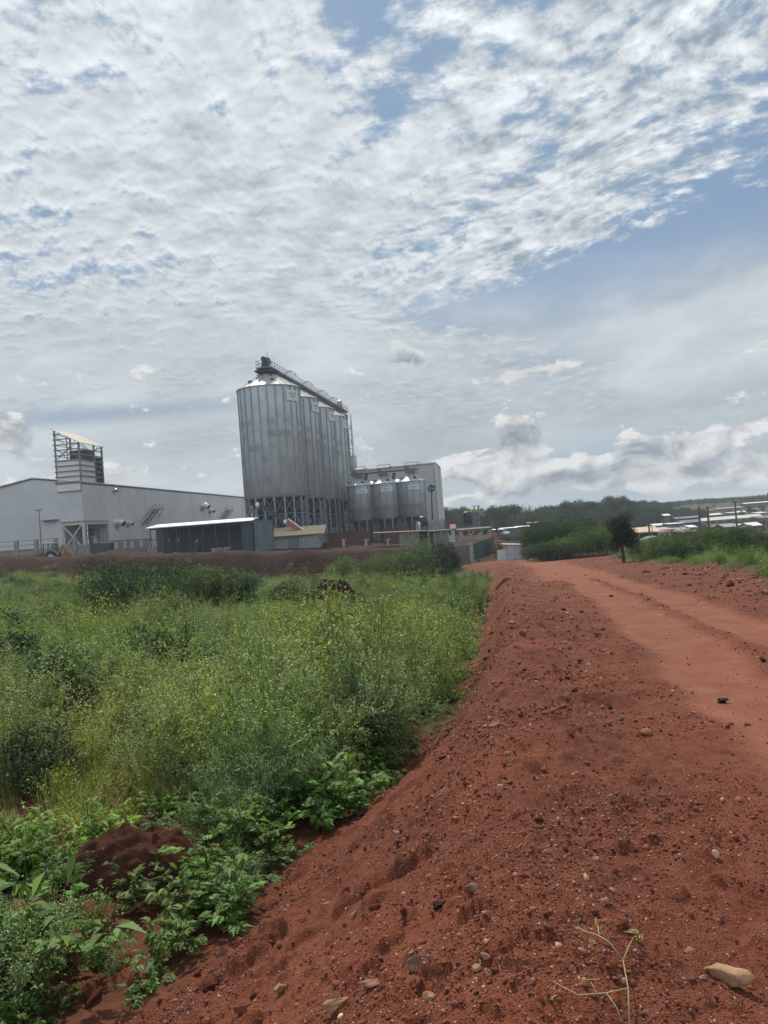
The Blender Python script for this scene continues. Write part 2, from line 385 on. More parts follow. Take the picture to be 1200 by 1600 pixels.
# ---------------------------------------------------------------- the ground sheet, finer towards the viewer
def mesh_np(name, v, f, material=None, parent=None, smooth=False, attrs=None, loc=None, link=True):
    me = bpy.data.meshes.new(name); v = np.asarray(v, np.float32); n = len(v)
    if isinstance(f, np.ndarray):
        k = f.shape[1]; me.vertices.add(n); me.vertices.foreach_set('co', v.ravel())
        me.loops.add(f.size); me.loops.foreach_set('vertex_index', f.astype(np.int32).ravel())
        me.polygons.add(len(f)); me.polygons.foreach_set('loop_start', np.arange(0, f.size, k, dtype=np.int32))
        if smooth: me.polygons.foreach_set('use_smooth', np.ones(len(f), bool))
        me.update(calc_edges=True)
    else:
        me.from_pydata(v.tolist(), [], f)
        if smooth: me.polygons.foreach_set('use_smooth', np.ones(len(me.polygons), bool))
    for k, (ty, a) in (attrs or {}).items():
        at_ = me.attributes.new(k, ty, 'POINT')
        at_.data.foreach_set('color' if ty == 'FLOAT_COLOR' else 'vector' if ty == 'FLOAT_VECTOR' else 'value', np.asarray(a).ravel())
    if material is not None: me.materials.append(material)
    o = bpy.data.objects.new(name, me)
    if link: COL.objects.link(o)
    if parent is not None: o.parent = parent
    if loc is not None: o.location = loc
    return o
def build_ground():
    rr = np.concatenate([[.05], np.geomspace(.7, 1.8, 40), np.geomspace(1.8, 12, 400)[1:], np.geomspace(12, 90, 260)[1:], np.geomspace(90, 1800, 230)[1:], [2600, 4000, 7000, 12000]])
    th = np.concatenate([np.arange(-180, -46, 3.0), np.arange(-46, 46, .14), np.arange(46, 180, 3.0)]) * math.pi / 180
    T, RR = np.meshgrid(th, rr); X = RR * np.sin(T); Y = RR * np.cos(T)
    Z = H(X, Y)
    nr, na = X.shape; idx = np.arange(nr * na).reshape(nr, na)
    a = idx[:-1, :]; b_ = np.roll(idx, -1, 1)[:-1, :]; c = np.roll(idx, -1, 1)[1:, :]; d = idx[1:, :]
    faces = np.stack([a, d, c, b_], -1).reshape(-1, 4)[:, ::-1]
    x, y, z = X.ravel(), Y.ravel(), Z.ravel()
    so = soil(x, y); far = np.hypot(x, y) > 115
    xm, ym = x[faces].mean(1), y[faces].mean(1)
    road = (so[faces].mean(1) > .5) & (np.hypot(xm, ym) < 115)
    earth = sstep(y, 92, 97) * (1 - sstep(x, 6, 9)) * (1 - sstep(y, 260, 300)) + sstep(y, 108, 114) * sstep(x, 6, 9) * (1 - sstep(x, 24, 34)) * (1 - sstep(y, 200, 240)) * .8
    V3 = np.stack([x, y, z], -1); out = []
    for nm, sel, mt in (('dirt_road', road, soil_material()), ('ground', ~road, ground_material())):
        fs = faces[sel]; u, inv = np.unique(fs, return_inverse=True)
        at_ = {'track': ('FLOAT', tracks(x[u], y[u]) * so[u])} if nm == 'dirt_road' else {'earth': ('FLOAT', np.clip(earth[u], 0, 1)), 'soil': ('FLOAT', np.maximum(so[u] * (np.hypot(x[u], y[u]) < 120), .85 * (1 - sstep(np.hypot(x[u], y[u]), 6, 14))))}
        o = mesh_np(nm, V3[u], inv.reshape(fs.shape), mt, smooth=True, attrs=at_); o['kind'] = 'structure'; out.append(o)
    return out
build_ground()
# ---------------------------------------------------------------- object helpers
def tag(o, label=None, cat=None, group=None, kind=None):
    if label: o['label'] = label
    if cat: o['category'] = cat
    if group: o['group'] = group
    if kind: o['kind'] = kind
    return o
def thing(name, label, cat, loc=(0, 0, 0), rz=0.0, group=None):
    o = bpy.data.objects.new(name, None); COL.objects.link(o); o.empty_display_size = .3
    o.location = loc; o.rotation_euler = (0, 0, rz)
    return tag(o, label, cat, group)
def copy_tree(o, parent=None):
    c = o.copy(); COL.objects.link(c)
    if parent is not None: c.parent = parent
    for ch in list(o.children): copy_tree(ch, c)
    return c
class MB:
    """collects shapes; build() links them as one mesh object"""
    def __init__(s): s.v, s.f = [], []
    def add(s, vs, fs):
        n = len(s.v); s.v += [tuple(map(float, p)) for p in vs]; s.f += [tuple(i + n for i in f) for f in fs]; return s
    def box(s, c, d, rz=0.0):
        x, y, z = d[0] / 2, d[1] / 2, d[2] / 2; ca, sa = math.cos(rz), math.sin(rz)
        vs = [(c[0] + a * x * ca - b * y * sa, c[1] + a * x * sa + b * y * ca, c[2] + e * z) for a in (-1, 1) for b in (-1, 1) for e in (-1, 1)]
        return s.add(vs, [(0, 1, 3, 2), (4, 6, 7, 5), (0, 4, 5, 1), (2, 3, 7, 6), (0, 2, 6, 4), (1, 5, 7, 3)])
    def bar(s, a, b, w=.1, h=None, up=(0, 0, 1)):
        a, b = Vector(a), Vector(b); h = h or w; d = (b - a).normalized(); u = Vector(up)
        if abs(d.dot(u)) > .95: u = Vector((0, 1, 0)) if abs(d.y) < .9 else Vector((1, 0, 0))
        r = d.cross(u).normalized() * w / 2; t = r.cross(d).normalized() * h / 2
        vs = [p + i * r + j * t for p in (a, b) for i, j in ((-1, -1), (1, -1), (1, 1), (-1, 1))]
        return s.add(vs, [(3, 2, 1, 0), (4, 5, 6, 7), (0, 1, 5, 4), (1, 2, 6, 5), (2, 3, 7, 6), (3, 0, 4, 7)])
    def tube(s, pts, r, n=10, caps=True):
        pts = [Vector(p) for p in pts]; rs = r if isinstance(r, (list, tuple)) else [r] * len(pts); base = len(s.v); rings = []
        for i, p in enumerate(pts):
            d = (pts[min(i + 1, len(pts) - 1)] - pts[max(i - 1, 0)]).normalized()
            u = Vector((0, 0, 1)) if abs(d.z) < .9 else Vector((1, 0, 0))
            a = d.cross(u).normalized(); b = d.cross(a)
            rings.append([p + (a * math.cos(2 * math.pi * k / n) + b * math.sin(2 * math.pi * k / n)) * rs[i] for k in range(n)])
        vs = [q for rg in rings for q in rg]; fs = []
        for i in range(len(pts) - 1):
            for k in range(n): fs.append((i * n + k, i * n + (k + 1) % n, (i + 1) * n + (k + 1) % n, (i + 1) * n + k))
        if caps: fs += [tuple(range(n))[::-1], tuple(range((len(pts) - 1) * n, len(pts) * n))]
        return s.add(vs, fs)
    def lathe(s, c, prof, n=32, a0=0.0):
        """prof: (radius, z) from bottom to top about a vertical axis through c"""
        vs, fs = [], []
        for r, z in prof:
            vs += [(c[0] + r * math.cos(a0 + 2 * math.pi * k / n), c[1] + r * math.sin(a0 + 2 * math.pi * k / n), c[2] + z) for k in range(n)]
        for i in range(len(prof) - 1):
            for k in range(n): fs.append((i * n + k, i * n + (k + 1) % n, (i + 1) * n + (k + 1) % n, (i + 1) * n + k))
        return s.add(vs, fs)
    def prism(s, poly, d):
        """closed polygon (3D points) pushed along vector d"""
        n = len(poly); d = Vector(d); vs = [Vector(p) for p in poly] + [Vector(p) + d for p in poly]
        fs = [tuple(range(n))[::-1], tuple(range(n, 2 * n))] + [(i, (i + 1) % n, n + (i + 1) % n, n + i) for i in range(n)]
        return s.add(vs, fs)
    def build(s, name, material, parent=None, smooth=False, label=None, world=True):
        me = bpy.data.meshes.new(name)
        vs = s.v
        if parent is not None and world:
            r = parent
            while r.parent is not None: r = r.parent
            L = r.location; vs = [(x - L.x, y - L.y, z - L.z) for x, y, z in vs]
        me.from_pydata(vs, [], s.f); me.validate()
        bm = bmesh.new(); bm.from_mesh(me); bmesh.ops.recalc_face_normals(bm, faces=bm.faces); bm.to_mesh(me); bm.free()
        if smooth: me.polygons.foreach_set('use_smooth', [True] * len(me.polygons))
        for mt in (material if isinstance(material, (list, tuple)) else [material]): me.materials.append(mt)
        o = bpy.data.objects.new(name, me); COL.objects.link(o)
        if parent is not None: o.parent = parent
        if label: o['label'] = label
        return o
# ---------------------------------------------------------------- surfaces of the works
def cladding(name, c, pitch=.25, rough=.55, axis='xy', dirt=.25, bstr=.35, metal=0.0, dust=0.0):
    m, nt, b, o = mat(name); co = objco(nt); x, y, z = split3(nt, co)
    n = noise(nt, co, .12, 5, .6); n2 = noise(nt, xyz(nt, x * 1.2, y * 1.2, z * .10), 1.0, 5, .65)
    col = mixc(nt, n.ss(.3, .7), tuple(v * .90 for v in c), tuple(v * 1.06 for v in c))
    col = mixc(nt, (n2.ss(.50, .78) * dirt).clamp(), col, (c[0] * .55, c[1] * .50, c[2] * .46))
    if dust: col = mixc(nt, (z.ss(dust, 0.0) * (noise(nt, xyz(nt, x * .5, y * .5, z * .25), 1.0, 5, .65).ss(.36, .66)) * .55).clamp(), col, (.20, .095, .062))
    setc(nt, b, col, rough, metal, .35)
    u = (x + y) if axis == 'xy' else z
    w = (u * (2 * math.pi / pitch)).fn('SINE'); bump(nt, b, w, bstr, pitch * .12)
    return m
M_HALL = cladding('hall cladding', (.53, .53, .52), .9, .6, dirt=.35, bstr=.13, dust=5.0)
M_HALL2 = cladding('pale hall cladding', (.60, .60, .58), .9, .6, dirt=.4, bstr=.13, dust=5.5)
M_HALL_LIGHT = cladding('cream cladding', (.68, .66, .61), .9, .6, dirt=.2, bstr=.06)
M_TRIM = plain('dark trim', (.09, .095, .10), .5, spec=.4)
M_STEEL = plain('grey steel', (.17, .185, .20), .5, .3)
M_STEEL_PALE = plain('pale steel', (.36, .37, .37), .5, .2)
M_STEEL_MID = plain('mid grey steel', (.25, .27, .285), .5, .2)
M_STEEL_DARK = plain('dark steel', (.055, .062, .070), .55, .2)
M_CREAM = plain('cream steel', (.46, .43, .37), .6)
M_TANROOF = plain('tan roof sheet', (.50, .39, .25), .6, var=.12, scale=1.2)
M_WHITEROOF = plain('white roof sheet', (.80, .81, .82), .4, var=.05, scale=.8)
M_BLUE = cladding('blue sheeting', (.036, .052, .072), .30, .55, dirt=.4)
M_BLUEGREY = cladding('blue grey sheeting', (.105, .14, .17), .30, .5, dirt=.3)
M_CONC = plain('old concrete', (.24, .235, .22), .9, var=.25, scale=1.5, bmp=.5, grime=.25)
M_CONC_DARK = plain('dark concrete', (.12, .115, .11), .9, var=.3, scale=1.2, bmp=.5, grime=.2)  # darker concrete, used inside the hut and for the corner block
M_RED = cladding('rusty red container paint', (.105, .034, .030), .28, .6, dirt=.5, bstr=.9)
M_BLACK = plain('black rubber', (.02, .02, .022), .7)
M_GALV_BRIGHT = plain('bright galvanised sheet', (.55, .57, .58), .35, .55, var=.15, scale=.9)
def silo_sheet(name, c, px, pz, amp):
    """curved galvanised sheets, each with a tone of its own; x,y,z measured from the silo's axis"""
    m, nt, b, o = mat(name); co = objco(nt); x, y, z = split3(nt, co)
    a = y.fn('ARCTAN2', x) * (px / (2 * math.pi)); k = a.fn('FLOOR'); row = (z / pz); kz = row.fn('FLOOR')
    wn = nt.nodes.new('ShaderNodeTexWhiteNoise'); wn.noise_dimensions = '3D'; nt.links.new(xyz(nt, k, kz, 0.5).s, wn.inputs['Vector'])
    wn2 = nt.nodes.new('ShaderNodeTexWhiteNoise'); wn2.noise_dimensions = '1D'; nt.links.new(kz.s, wn2.inputs['W'])
    r = V(nt, wn.outputs['Value']); r2 = V(nt, wn2.outputs['Value'])
    inrow = (r2.ss(.55, .75) * .7 + .25)
    t = (r.ss(.35, .9) * inrow) * amp + noise(nt, co, .35, 5, .6).ss(.35, .7) * .35
    st = noise(nt, xyz(nt, x * 1.5, y * 1.5, z * .08), 1.3, 5, .65).ss(.5, .75)
    col = mixc(nt, t.clamp(), c, tuple(v * .50 for v in c)); col = mixc(nt, st * .25, col, tuple(v * .6 for v in c))
    setc(nt, b, col, .5, .12, .5)
    seam = (row - kz); s2 = seam.ss(.04, 0.0) + seam.ss(.96, 1.0)
    w = (z * (2 * math.pi / .11)).fn('SINE') * .35 - s2
    bump(nt, b, w, .35, .02); return m
M_SILO = silo_sheet('galvanised silo sheet', (.58, .62, .645), 24, 1.15, .55)
M_SILO_S = silo_sheet('small silo sheet', (.55, .58, .60), 16, 1.1, .6)
M_CONE = silo_sheet('silo roof sheet', (.47, .46, .43), 30, 9.0, .35)
AX = Vector((.14, .99, 0)).normalized(); AN = Vector((AX.y, -AX.x, 0))     # the works' two directions: away, and to the right
AROT = math.atan2(AN.y, AN.x)
Z0 = lambda x, y: h1(x, y, False)
# ---------------------------------------------------------------- the long warehouse with its head house
Cn = at(131, 815, 150); Cn.z = 0
def wp(s, t, z):
    """s metres left of the corner along the front, t metres back along the side"""
    p = Cn - AN * s + AX * t; return Vector((p.x, p.y, z))
def build_warehouse():
    root = thing('warehouse', 'long pale grey gabled warehouse with an open steel framed head house tower at its corner', 'warehouse', wp(0, 0, -.2))
    zb, zo, ze, zr_ = .2, 7.4, 15.15, 16.75
    T = .25
    f = MB()      # front wall with the porch opening at the corner
    f.prism([wp(4.6, 0, zb), wp(26, 0, zb), wp(26, 0, zr_ - 2.6), wp(10.2, 0, zr_), wp(0.0, 0, ze), wp(0.0, 0, zo), wp(4.6, 0, zo)], AX * T)
    f.build('front_wall', M_HALL, root)
    sw = MB()
    sw.prism([wp(0, T + .01, zo), wp(0, 9.6, zo), wp(0, 9.6, zb), wp(0, 150, zb), wp(0, 150, ze), wp(0, T + .01, ze)], -AN * T)
    sw.build('side_wall', M_HALL2, root)
    r = MB()
    r.prism([wp(-.25, -.2, ze + .02), wp(10.2, -.2, zr_ + .05), wp(10.2, -.2, zr_ + .2), wp(-.25, -.2, ze + .17)], AX * 150.5)
    r.prism([wp(10.22, -.2, zr_ + .05), wp(26.3, -.2, zr_ - 2.55), wp(26.3, -.2, zr_ - 2.4), wp(10.22, -.2, zr_ + .2)], AX * 150.5)
    r.build('roof', M_GALV_BRIGHT, root)
    g = MB(); g.bar(wp(-.05, .3, ze - .12), wp(-.05, 150, ze - .12), .12, .28)
    g.bar(wp(10.2, -.07, zr_ - .1), wp(26, -.07, zr_ - 2.7), .10, .22); g.bar(wp(5.2, -.07, ze + .72), wp(10.2, -.07, zr_ - .1), .10, .22)
    g.build('eave_trim', M_TRIM, root)
    mo = MB(); mo.bar(wp(-.05, 9.8, zb + 2.9), wp(-.05, 150, zb + 2.9), .08, .12); mo.build('base_flashing', M_TRIM, root)
    # porch at the corner
    inn = MB(); inn.prism([wp(4.75, .3, zb), wp(4.75, 9.5, zb), wp(4.75, 9.5, zo - .1), wp(4.75, .3, zo - .1)], -AN * .1)
    inn.prism([wp(.3, 9.6, zb), wp(4.7, 9.6, zb), wp(4.7, 9.6, zo - .1), wp(.3, 9.6, zo - .1)], AX * .1); inn.build('porch_lining', M_HALL, root)
    pf = MB(); pf.bar(wp(.2, .2, zb), wp(.2, .2, zo), .55); pf.bar(wp(4.4, .2, zb), wp(4.4, .2, zo), .3)
    pf.bar(wp(.1, 9.3, zb), wp(.1, 9.3, zo), .25)
    pf.bar(wp(.2, .12, zo - .25), wp(4.6, .12, zo - .25), .3, .55); pf.bar(wp(-.0, .3, zo - .25), wp(-.0, 9.6, zo - .25), .3, .55)
    pf.bar(wp(.4, .05, zo - .4), wp(4.4, .05, zb + 2.1), .22); pf.bar(wp(4.4, -.15, zo - .4), wp(.4, -.15, zb + 2.1), .22)
    pf.bar(wp(.6, .05, zb + 2.1), wp(4.2, .05, zb + .2), .18); pf.bar(wp(4.2, -.15, zb + 2.1), wp(.6, -.15, zb + .2), .18)
    pf.build('porch_frame', M_CREAM, root)
    pi = MB()
    for k in range(5): pi.bar(wp(4.3 - k * .9, 6.5, zb), wp(4.3 - k * .9, 6.5, zo - .3), .12)
    for z in (2.6, 4.2, 5.8): pi.bar(wp(.3, 6.4, z), wp(4.5, 6.4, z), .14)
    pi.bar(wp(1.2, 5, 3.2), wp(1.2, 5, 6), .9); pi.bar(wp(2.9, 5, zb), wp(2.9, 5, 3), .8)
    pi.build('porch_machinery', M_STEEL_DARK, root)
    lt = MB(); lt.bar(wp(-.03, -.04, zo + .12), wp(4.8, -.04, zo + .12), .12, .16); lt.bar(wp(-.05, -.1, zo + .12), wp(-.05, 9.7, zo + .12), .1, .16); lt.build('porch_trim', M_TRIM, root)
    cn = MB(); cn.box(wp(6.8, -.5, 8.2), (3.4, 1.0, .15), AROT); cn.build('canopy', M_TRIM, root)
    # head house: clad storey, open frame, lean-to roof
    TW, TD, zc, zl, zh = 5.0, 8.7, 19.8, 23.0, 25.7
    tw = MB(); tw.prism([wp(0, -.04, ze - .6), wp(TW, -.04, ze - .6), wp(TW, -.04, zc), wp(0, -.04, zc)], AX * .15)
    tw.prism([wp(-.04, .12, ze + .25), wp(-.04, 5.6, ze + .25), wp(-.04, 5.6, zc), wp(-.04, .12, zc)], -AN * .15)
    tw.prism([wp(TW, .12, ze), wp(TW, TD, ze), wp(TW, TD, zc), wp(TW, .12, zc)], AN * .12); tw.build('head_house_wall', M_HALL_LIGHT, root)
    bk = MB(); bk.prism([wp(.05, TD - .2, ze), wp(TW - .1, TD - .2, ze), wp(TW - .1, TD - .2, zc + 1.2), wp(.05, TD - .2, zc + .9)], AX * .1)
    bk.box(wp(2.6, 5.5, 20.3), (3.2, 3.6, 3.4), AROT); bk.box(wp(1.4, 7.6, 18.5), (1.6, .8, 3.0), AROT); bk.build('head_house_machinery', M_STEEL_DARK, root)
    fr = MB(); zs = lambda s: zl + (zh - zl) * s / TW
    for s in (0, TW):
        for t in (0, 5.6, TD): fr.bar(wp(s, t, ze), wp(s, t, zs(s) - .05), .28)
    fr.bar(wp(TW / 2, 0, zc), wp(TW / 2, 0, zs(TW / 2) - .1), .14)
    for k in range(10):
        z = 24.95 - 1.06 * k
        s0 = max(0.0, (z - zl) / (zh - zl) * TW) if z > zl else 0.0
        if s0 < TW: fr.bar(wp(s0 - .25 if s0 == 0 else s0, -.16, z), wp(TW + .35, -.16, z), .16, .2)
        if z < zl - .3 and k < 9: fr.bar(wp(-.16, -.1, z), wp(-.16, TD + .2, z), .14, .2)
        if z > zc: fr.bar(wp(TW, 0, z), wp(TW, TD, z), .10, .12)
    for t in (0.0, TD):
        fr.bar(wp(.1, t, zc), wp(TW, t, zh - .8), .11); fr.bar(wp(TW, t, zc), wp(.6, t, zl - .1), .11); fr.bar(wp(TW * .5, t, zc), wp(TW, t, 22.5), .09)
    fr.bar(wp(0, 0, zc), wp(0, TD, zl - .2), .10); fr.bar(wp(0, TD, zc), wp(0, 0, zl - .2), .10); fr.bar(wp(TW, 0, zc), wp(TW, TD, zh - .4), .10)
    fr.bar(wp(0, 5.7, ze + .2), wp(0, TD, zc), .12); fr.bar(wp(0, TD + .05, ze), wp(0, TD + .05, zl), .3)
    fr.build('head_house_frame', M_STEEL, root)
    rf = MB(); rf.prism([wp(-.5, -.5, zl - .22), wp(TW + .35, -.5, zh + .22), wp(TW + .35, -.5, zh + .34), wp(-.5, -.5, zl - .10)], AX * (TD + 1.0)); rf.build('head_house_roof', plain('dull tan sheet', (.34, .30, .23), .6, var=.12, scale=1.2), root)
    lv = MB(); lv.prism([wp(.05, -.12, 13.6), wp(TW, -.12, 13.6), wp(TW, -.12, 15.1), wp(.05, -.12, 15.1)], AX * .07); lp = lv.build('louvre_panel', M_HALL_LIGHT, root)
    le = MB()
    for z in (13.55, 15.1): le.bar(wp(0, -.16, z), wp(TW, -.16, z), .12, .14)
    le.bar(wp(0, -.16, 13.5), wp(0, -.16, 15.2), .12); le.build('frame', M_TRIM, lp)
    # exhaust cowls on the side wall
    def side_t(px):
        k = (px - 600) / 1200 ; k += 0.075 * 0.03
        return (k * Cn.y - Cn.x) / (AX.x - k * AX.y)
    for px, py, rad, ln in ((179, 817, 1.05, 1.7), (196, 818, .70, 1.3), (178, 766, .5, .8), (314, 791, 1.15, 2.0), (325, 798, .85, 1.5)):
        t = side_t(px); p0 = wp(0, t, 0); z = at(px, py, p0.y).z
        c = MB(); a = wp(-.05, t, z); b_ = wp(-ln * .55, t, z + rad * .05); e = wp(-ln, t - .15, z - rad * .35)
        c.tube([a, wp(-.12, t, z)], rad * 1.15, 16); c.tube([wp(-.1, t, z), b_, e], [rad, rad * .80, rad * .62], 16, caps=False); c.tube([wp(-.11, t, z), b_, wp(-ln * .92, t - .13, z - rad * .3)], [rad * .9, rad * .7, rad * .5], 16)
        co = c.build('exhaust_cowl', M_GALV_BRIGHT, root, smooth=True)
        gr = MB(); gr.tube([e, e + (e - b_).normalized() * .03], rad * .52, 16); gr.build('mouth_shade', M_STEEL_DARK, co)  # dark disc paints the shade inside the cowl mouth
    for px, zz in ((228, 806), (345, 806)):       # outside stairs
        t = side_t(px); z = at(px, zz, wp(0, t, 0).y).z; s = MB(); L = 7.5
        for o_ in (-.35, -1.45):
            s.bar(wp(o_, t - L / 2, z - 2.2), wp(o_, t + L / 2, z + 1.6), .1, .22); s.bar(wp(o_, t - L / 2, z - 1.0), wp(o_, t + L / 2, z + 2.8), .06)
            for k in range(7):
                u = t - L / 2 + L * k / 6; zk = z - 2.2 + 3.8 * k / 6; s.bar(wp(o_, u, zk), wp(o_, u, zk + 1.2), .05)
        for k in range(14):
            u = t - L / 2 + L * k / 13; s.box(wp(-.9, u, z - 2.2 + 3.8 * k / 13), (1.1, .26, .05), AROT)
        s.box(wp(-.9, t + L / 2 + 1, z + 1.6), (1.2, 2.2, .08), AROT)
        s.bar(wp(-1.4, t + L / 2 + 1.8, z + 1.6), wp(-.1, t + L / 2 + 1.8, z - .4), .1)
        for k in range(3): s.bar(wp(-1.45, t + L / 2 + k, z + 1.6), wp(-1.45, t + L / 2 + k, z + 2.8), .05)
        s.build('outside_stair', M_STEEL_DARK, root)
build_warehouse()
# ---------------------------------------------------------------- tall silos on legs, in a row going away
def dial(k, n, r, c, z): a = 2 * math.pi * k / n + .07; return (c[0] + r * math.cos(a), c[1] + r * math.sin(a), z)
def make_silo(label, group, r, zl, ze, zk, nleg, nst, loc, sheet, name='grain_silo', brace_rows=3):
    """local to its own base; zl bottom of the drum, ze eave, zk top of the cone"""
    root = thing(name, label, 'silo', loc, 0, group); C0 = (0, 0)
    d = MB().lathe((0, 0, 0), [(r - .02, zl - .25), (r, zl - .25), (r, ze)], 72).build('drum', sheet, root, smooth=True, world=False)
    MB().lathe((0, 0, 0), [(r + .14, zl - .38), (r + .14, zl + .02)], 48).build('ring_beam', M_STEEL, root, world=False)
    s = MB()
    for k in range(nst):
        a = 2 * math.pi * k / nst + .07
        s.box(((r + .05) * math.cos(a), (r + .05) * math.sin(a), (zl + ze) / 2), (.16, .21 if r > 4 else .13, ze - zl - .02), a)
    s.build('stiffeners', M_STEEL_MID, root, world=False)
    MB().lathe((0, 0, 0), [(r + .22, ze - .02), (r + .22, ze + .06), (.55, zk - .12), (.55, zk)], 60).build('roof', M_CONE, root, world=False)
    rb = MB()
    for k in range(30):
        a = 2 * math.pi * k / 30
        rb.bar(((r + .2) * math.cos(a), (r + .2) * math.sin(a), ze + .10), (.6 * math.cos(a), .6 * math.sin(a), zk - .08), .07, .09)
    for q in (.35, .68): rb.lathe((0, 0, 0), [(r * (1 - q) + .4, ze + .10 + (zk - ze - .2) * q), (r * (1 - q) + .34, ze + .16 + (zk - ze - .2) * q)], 40)
    rb.build('roof_ribs', M_GALV_BRIGHT, root, world=False)
    nv = 6 if r > 4 else 4
    for k in range(nv):
        a = 2 * math.pi * k / nv - 1.25; q = r * .72; z = ze + (zk - ze) * (1 - q / r) + .2
        MB().box((q * math.cos(a), q * math.sin(a), z), (.7, .55, .5), a).build('roof_vent', M_STEEL_DARK, root, world=False)
    MB().lathe((0, 0, 0), [(.35, zl * .22), (.35, zl * .26), (r - .1, zl - .3)], 40).build('hopper', M_STEEL_DARK, root, smooth=True, world=False)
    for k in range(nleg):
        a = 2 * math.pi * k / nleg + .07
        MB().box((r * math.cos(a), r * math.sin(a), (zl - .38) / 2), (.20, .24, zl - .38) if r > 4 else (.14, .16, zl - .38), a).build('leg', M_STEEL_MID, root, world=False)
    b = MB(); w = .13 if r > 4 else .09
    for j in range(brace_rows):
        z0, z1 = (zl - .5) * j / brace_rows + .15, (zl - .5) * (j + 1) / brace_rows
        for k in range(nleg):
            p, q = dial(k, nleg, r, C0, 0), dial(k + 1, nleg, r, C0, 0)
            b.bar((p[0], p[1], z1), (q[0], q[1], z1), w)
            if True:
                b.bar((p[0], p[1], z0), (q[0], q[1], z1), w * .8); b.bar((q[0], q[1], z0), (p[0], p[1], z1), w * .8)
    b.build('bracing', M_STEEL, root, world=False)
    b = MB(); ri = r * .62  # added inner ring, its dark steel standing in for shade under the drum
    for k in range(10 if r > 4 else 6):
        a = 2 * math.pi * k / (10 if r > 4 else 6) + .3; a2 = a + 2 * math.pi / (10 if r > 4 else 6)
        p, q = (ri * math.cos(a), ri * math.sin(a)), (ri * math.cos(a2), ri * math.sin(a2))
        b.bar((*p, 0), (*p, zl * .8), .3 if r > 4 else .2)
        for j in range(3):
            z0, z1 = zl * .26 * j + .1, zl * .26 * (j + 1)
            b.bar((*p, z1), (*q, z1), .2); b.bar((*p, z0), (*q, z1), .13); b.bar((*q, z0), (*p, z1), .13)
    b.build('shade_frame', M_STEEL_DARK, root, world=False)
    return root
def sign(root, r, z, w, h_, az_):
    """curved white board on the drum"""
    v, f = [], []; n = 6
    for rr in (r + .16, r + .22):
        for k in range(n + 1):
            a = az_ + (k / n - .5) * w / r
            v += [(rr * math.cos(a), rr * math.sin(a), z - h_ / 2), (rr * math.cos(a), rr * math.sin(a), z + h_ / 2)]
    N = 2 * (n + 1)
    for k in range(n):
        i = 2 * k; f += [(i, i + 1, i + 3, i + 2), (N + i, N + i + 2, N + i + 3, N + i + 1), (i, i + 2, N + i + 2, N + i), (i + 1, N + i + 1, N + i + 3, i + 3)]
    f += [(0, N, N + 1, 1), (N - 2, N - 1, 2 * N - 1, 2 * N - 2)]
    m_ = MB(); m_.add(v, f); sb = m_.build('sign_board', plain('white sign board', (.60, .62, .62), .5, var=.06), root, world=False)
    t = MB(); rr = r + .225
    for j, (z1, wd) in enumerate(((.17, .62), (-.10, .40))):
        a0 = az_ - w / r * wd / 2; k = 0; x = 0
        while x < wd:
            l = .035 + .02 * ((k * 7) % 3); a1 = a0 + w / r * x; a2 = a0 + w / r * (x + l)
            zz = z + h_ * z1; hh = h_ * .11
            t.add([(rr * math.cos(a), rr * math.sin(a), zz + s_ * hh) for a in (a1, a2) for s_ in (-1, 1)], [(0, 2, 3, 1)]); x += l + .018; k += 1
    t.build('lettering', plain('faded lettering', (.34, .36, .38), .7), sb, world=False)
ZB = -.35
c1 = at(419, 600, 140); c4 = at(503, 647, 180.5)
words = ['nearest and largest of the four tall galvanised silos on legs', 'second tall silo in the row, partly behind the nearest one',
         'third tall silo in the row, only a strip of its drum showing', 'farthest tall silo in the row, beside the lattice elevator']
SILO_C = []
for k in range(4):
    p = c1.lerp(c4, k / 3); SILO_C.append((p.x, p.y))
    s = make_silo(words[k], 'tall silos in a row', 5.65, 9.1 - ZB, 28.4 - ZB, 31.9 - ZB, 20, 24, (p.x, p.y, ZB), M_SILO)
    sign(s, 5.65, 26.6 - ZB, 2.9, 1.9, math.atan2(-p.y, -p.x) + (.80, 1.06, 1.12, 1.16)[k])
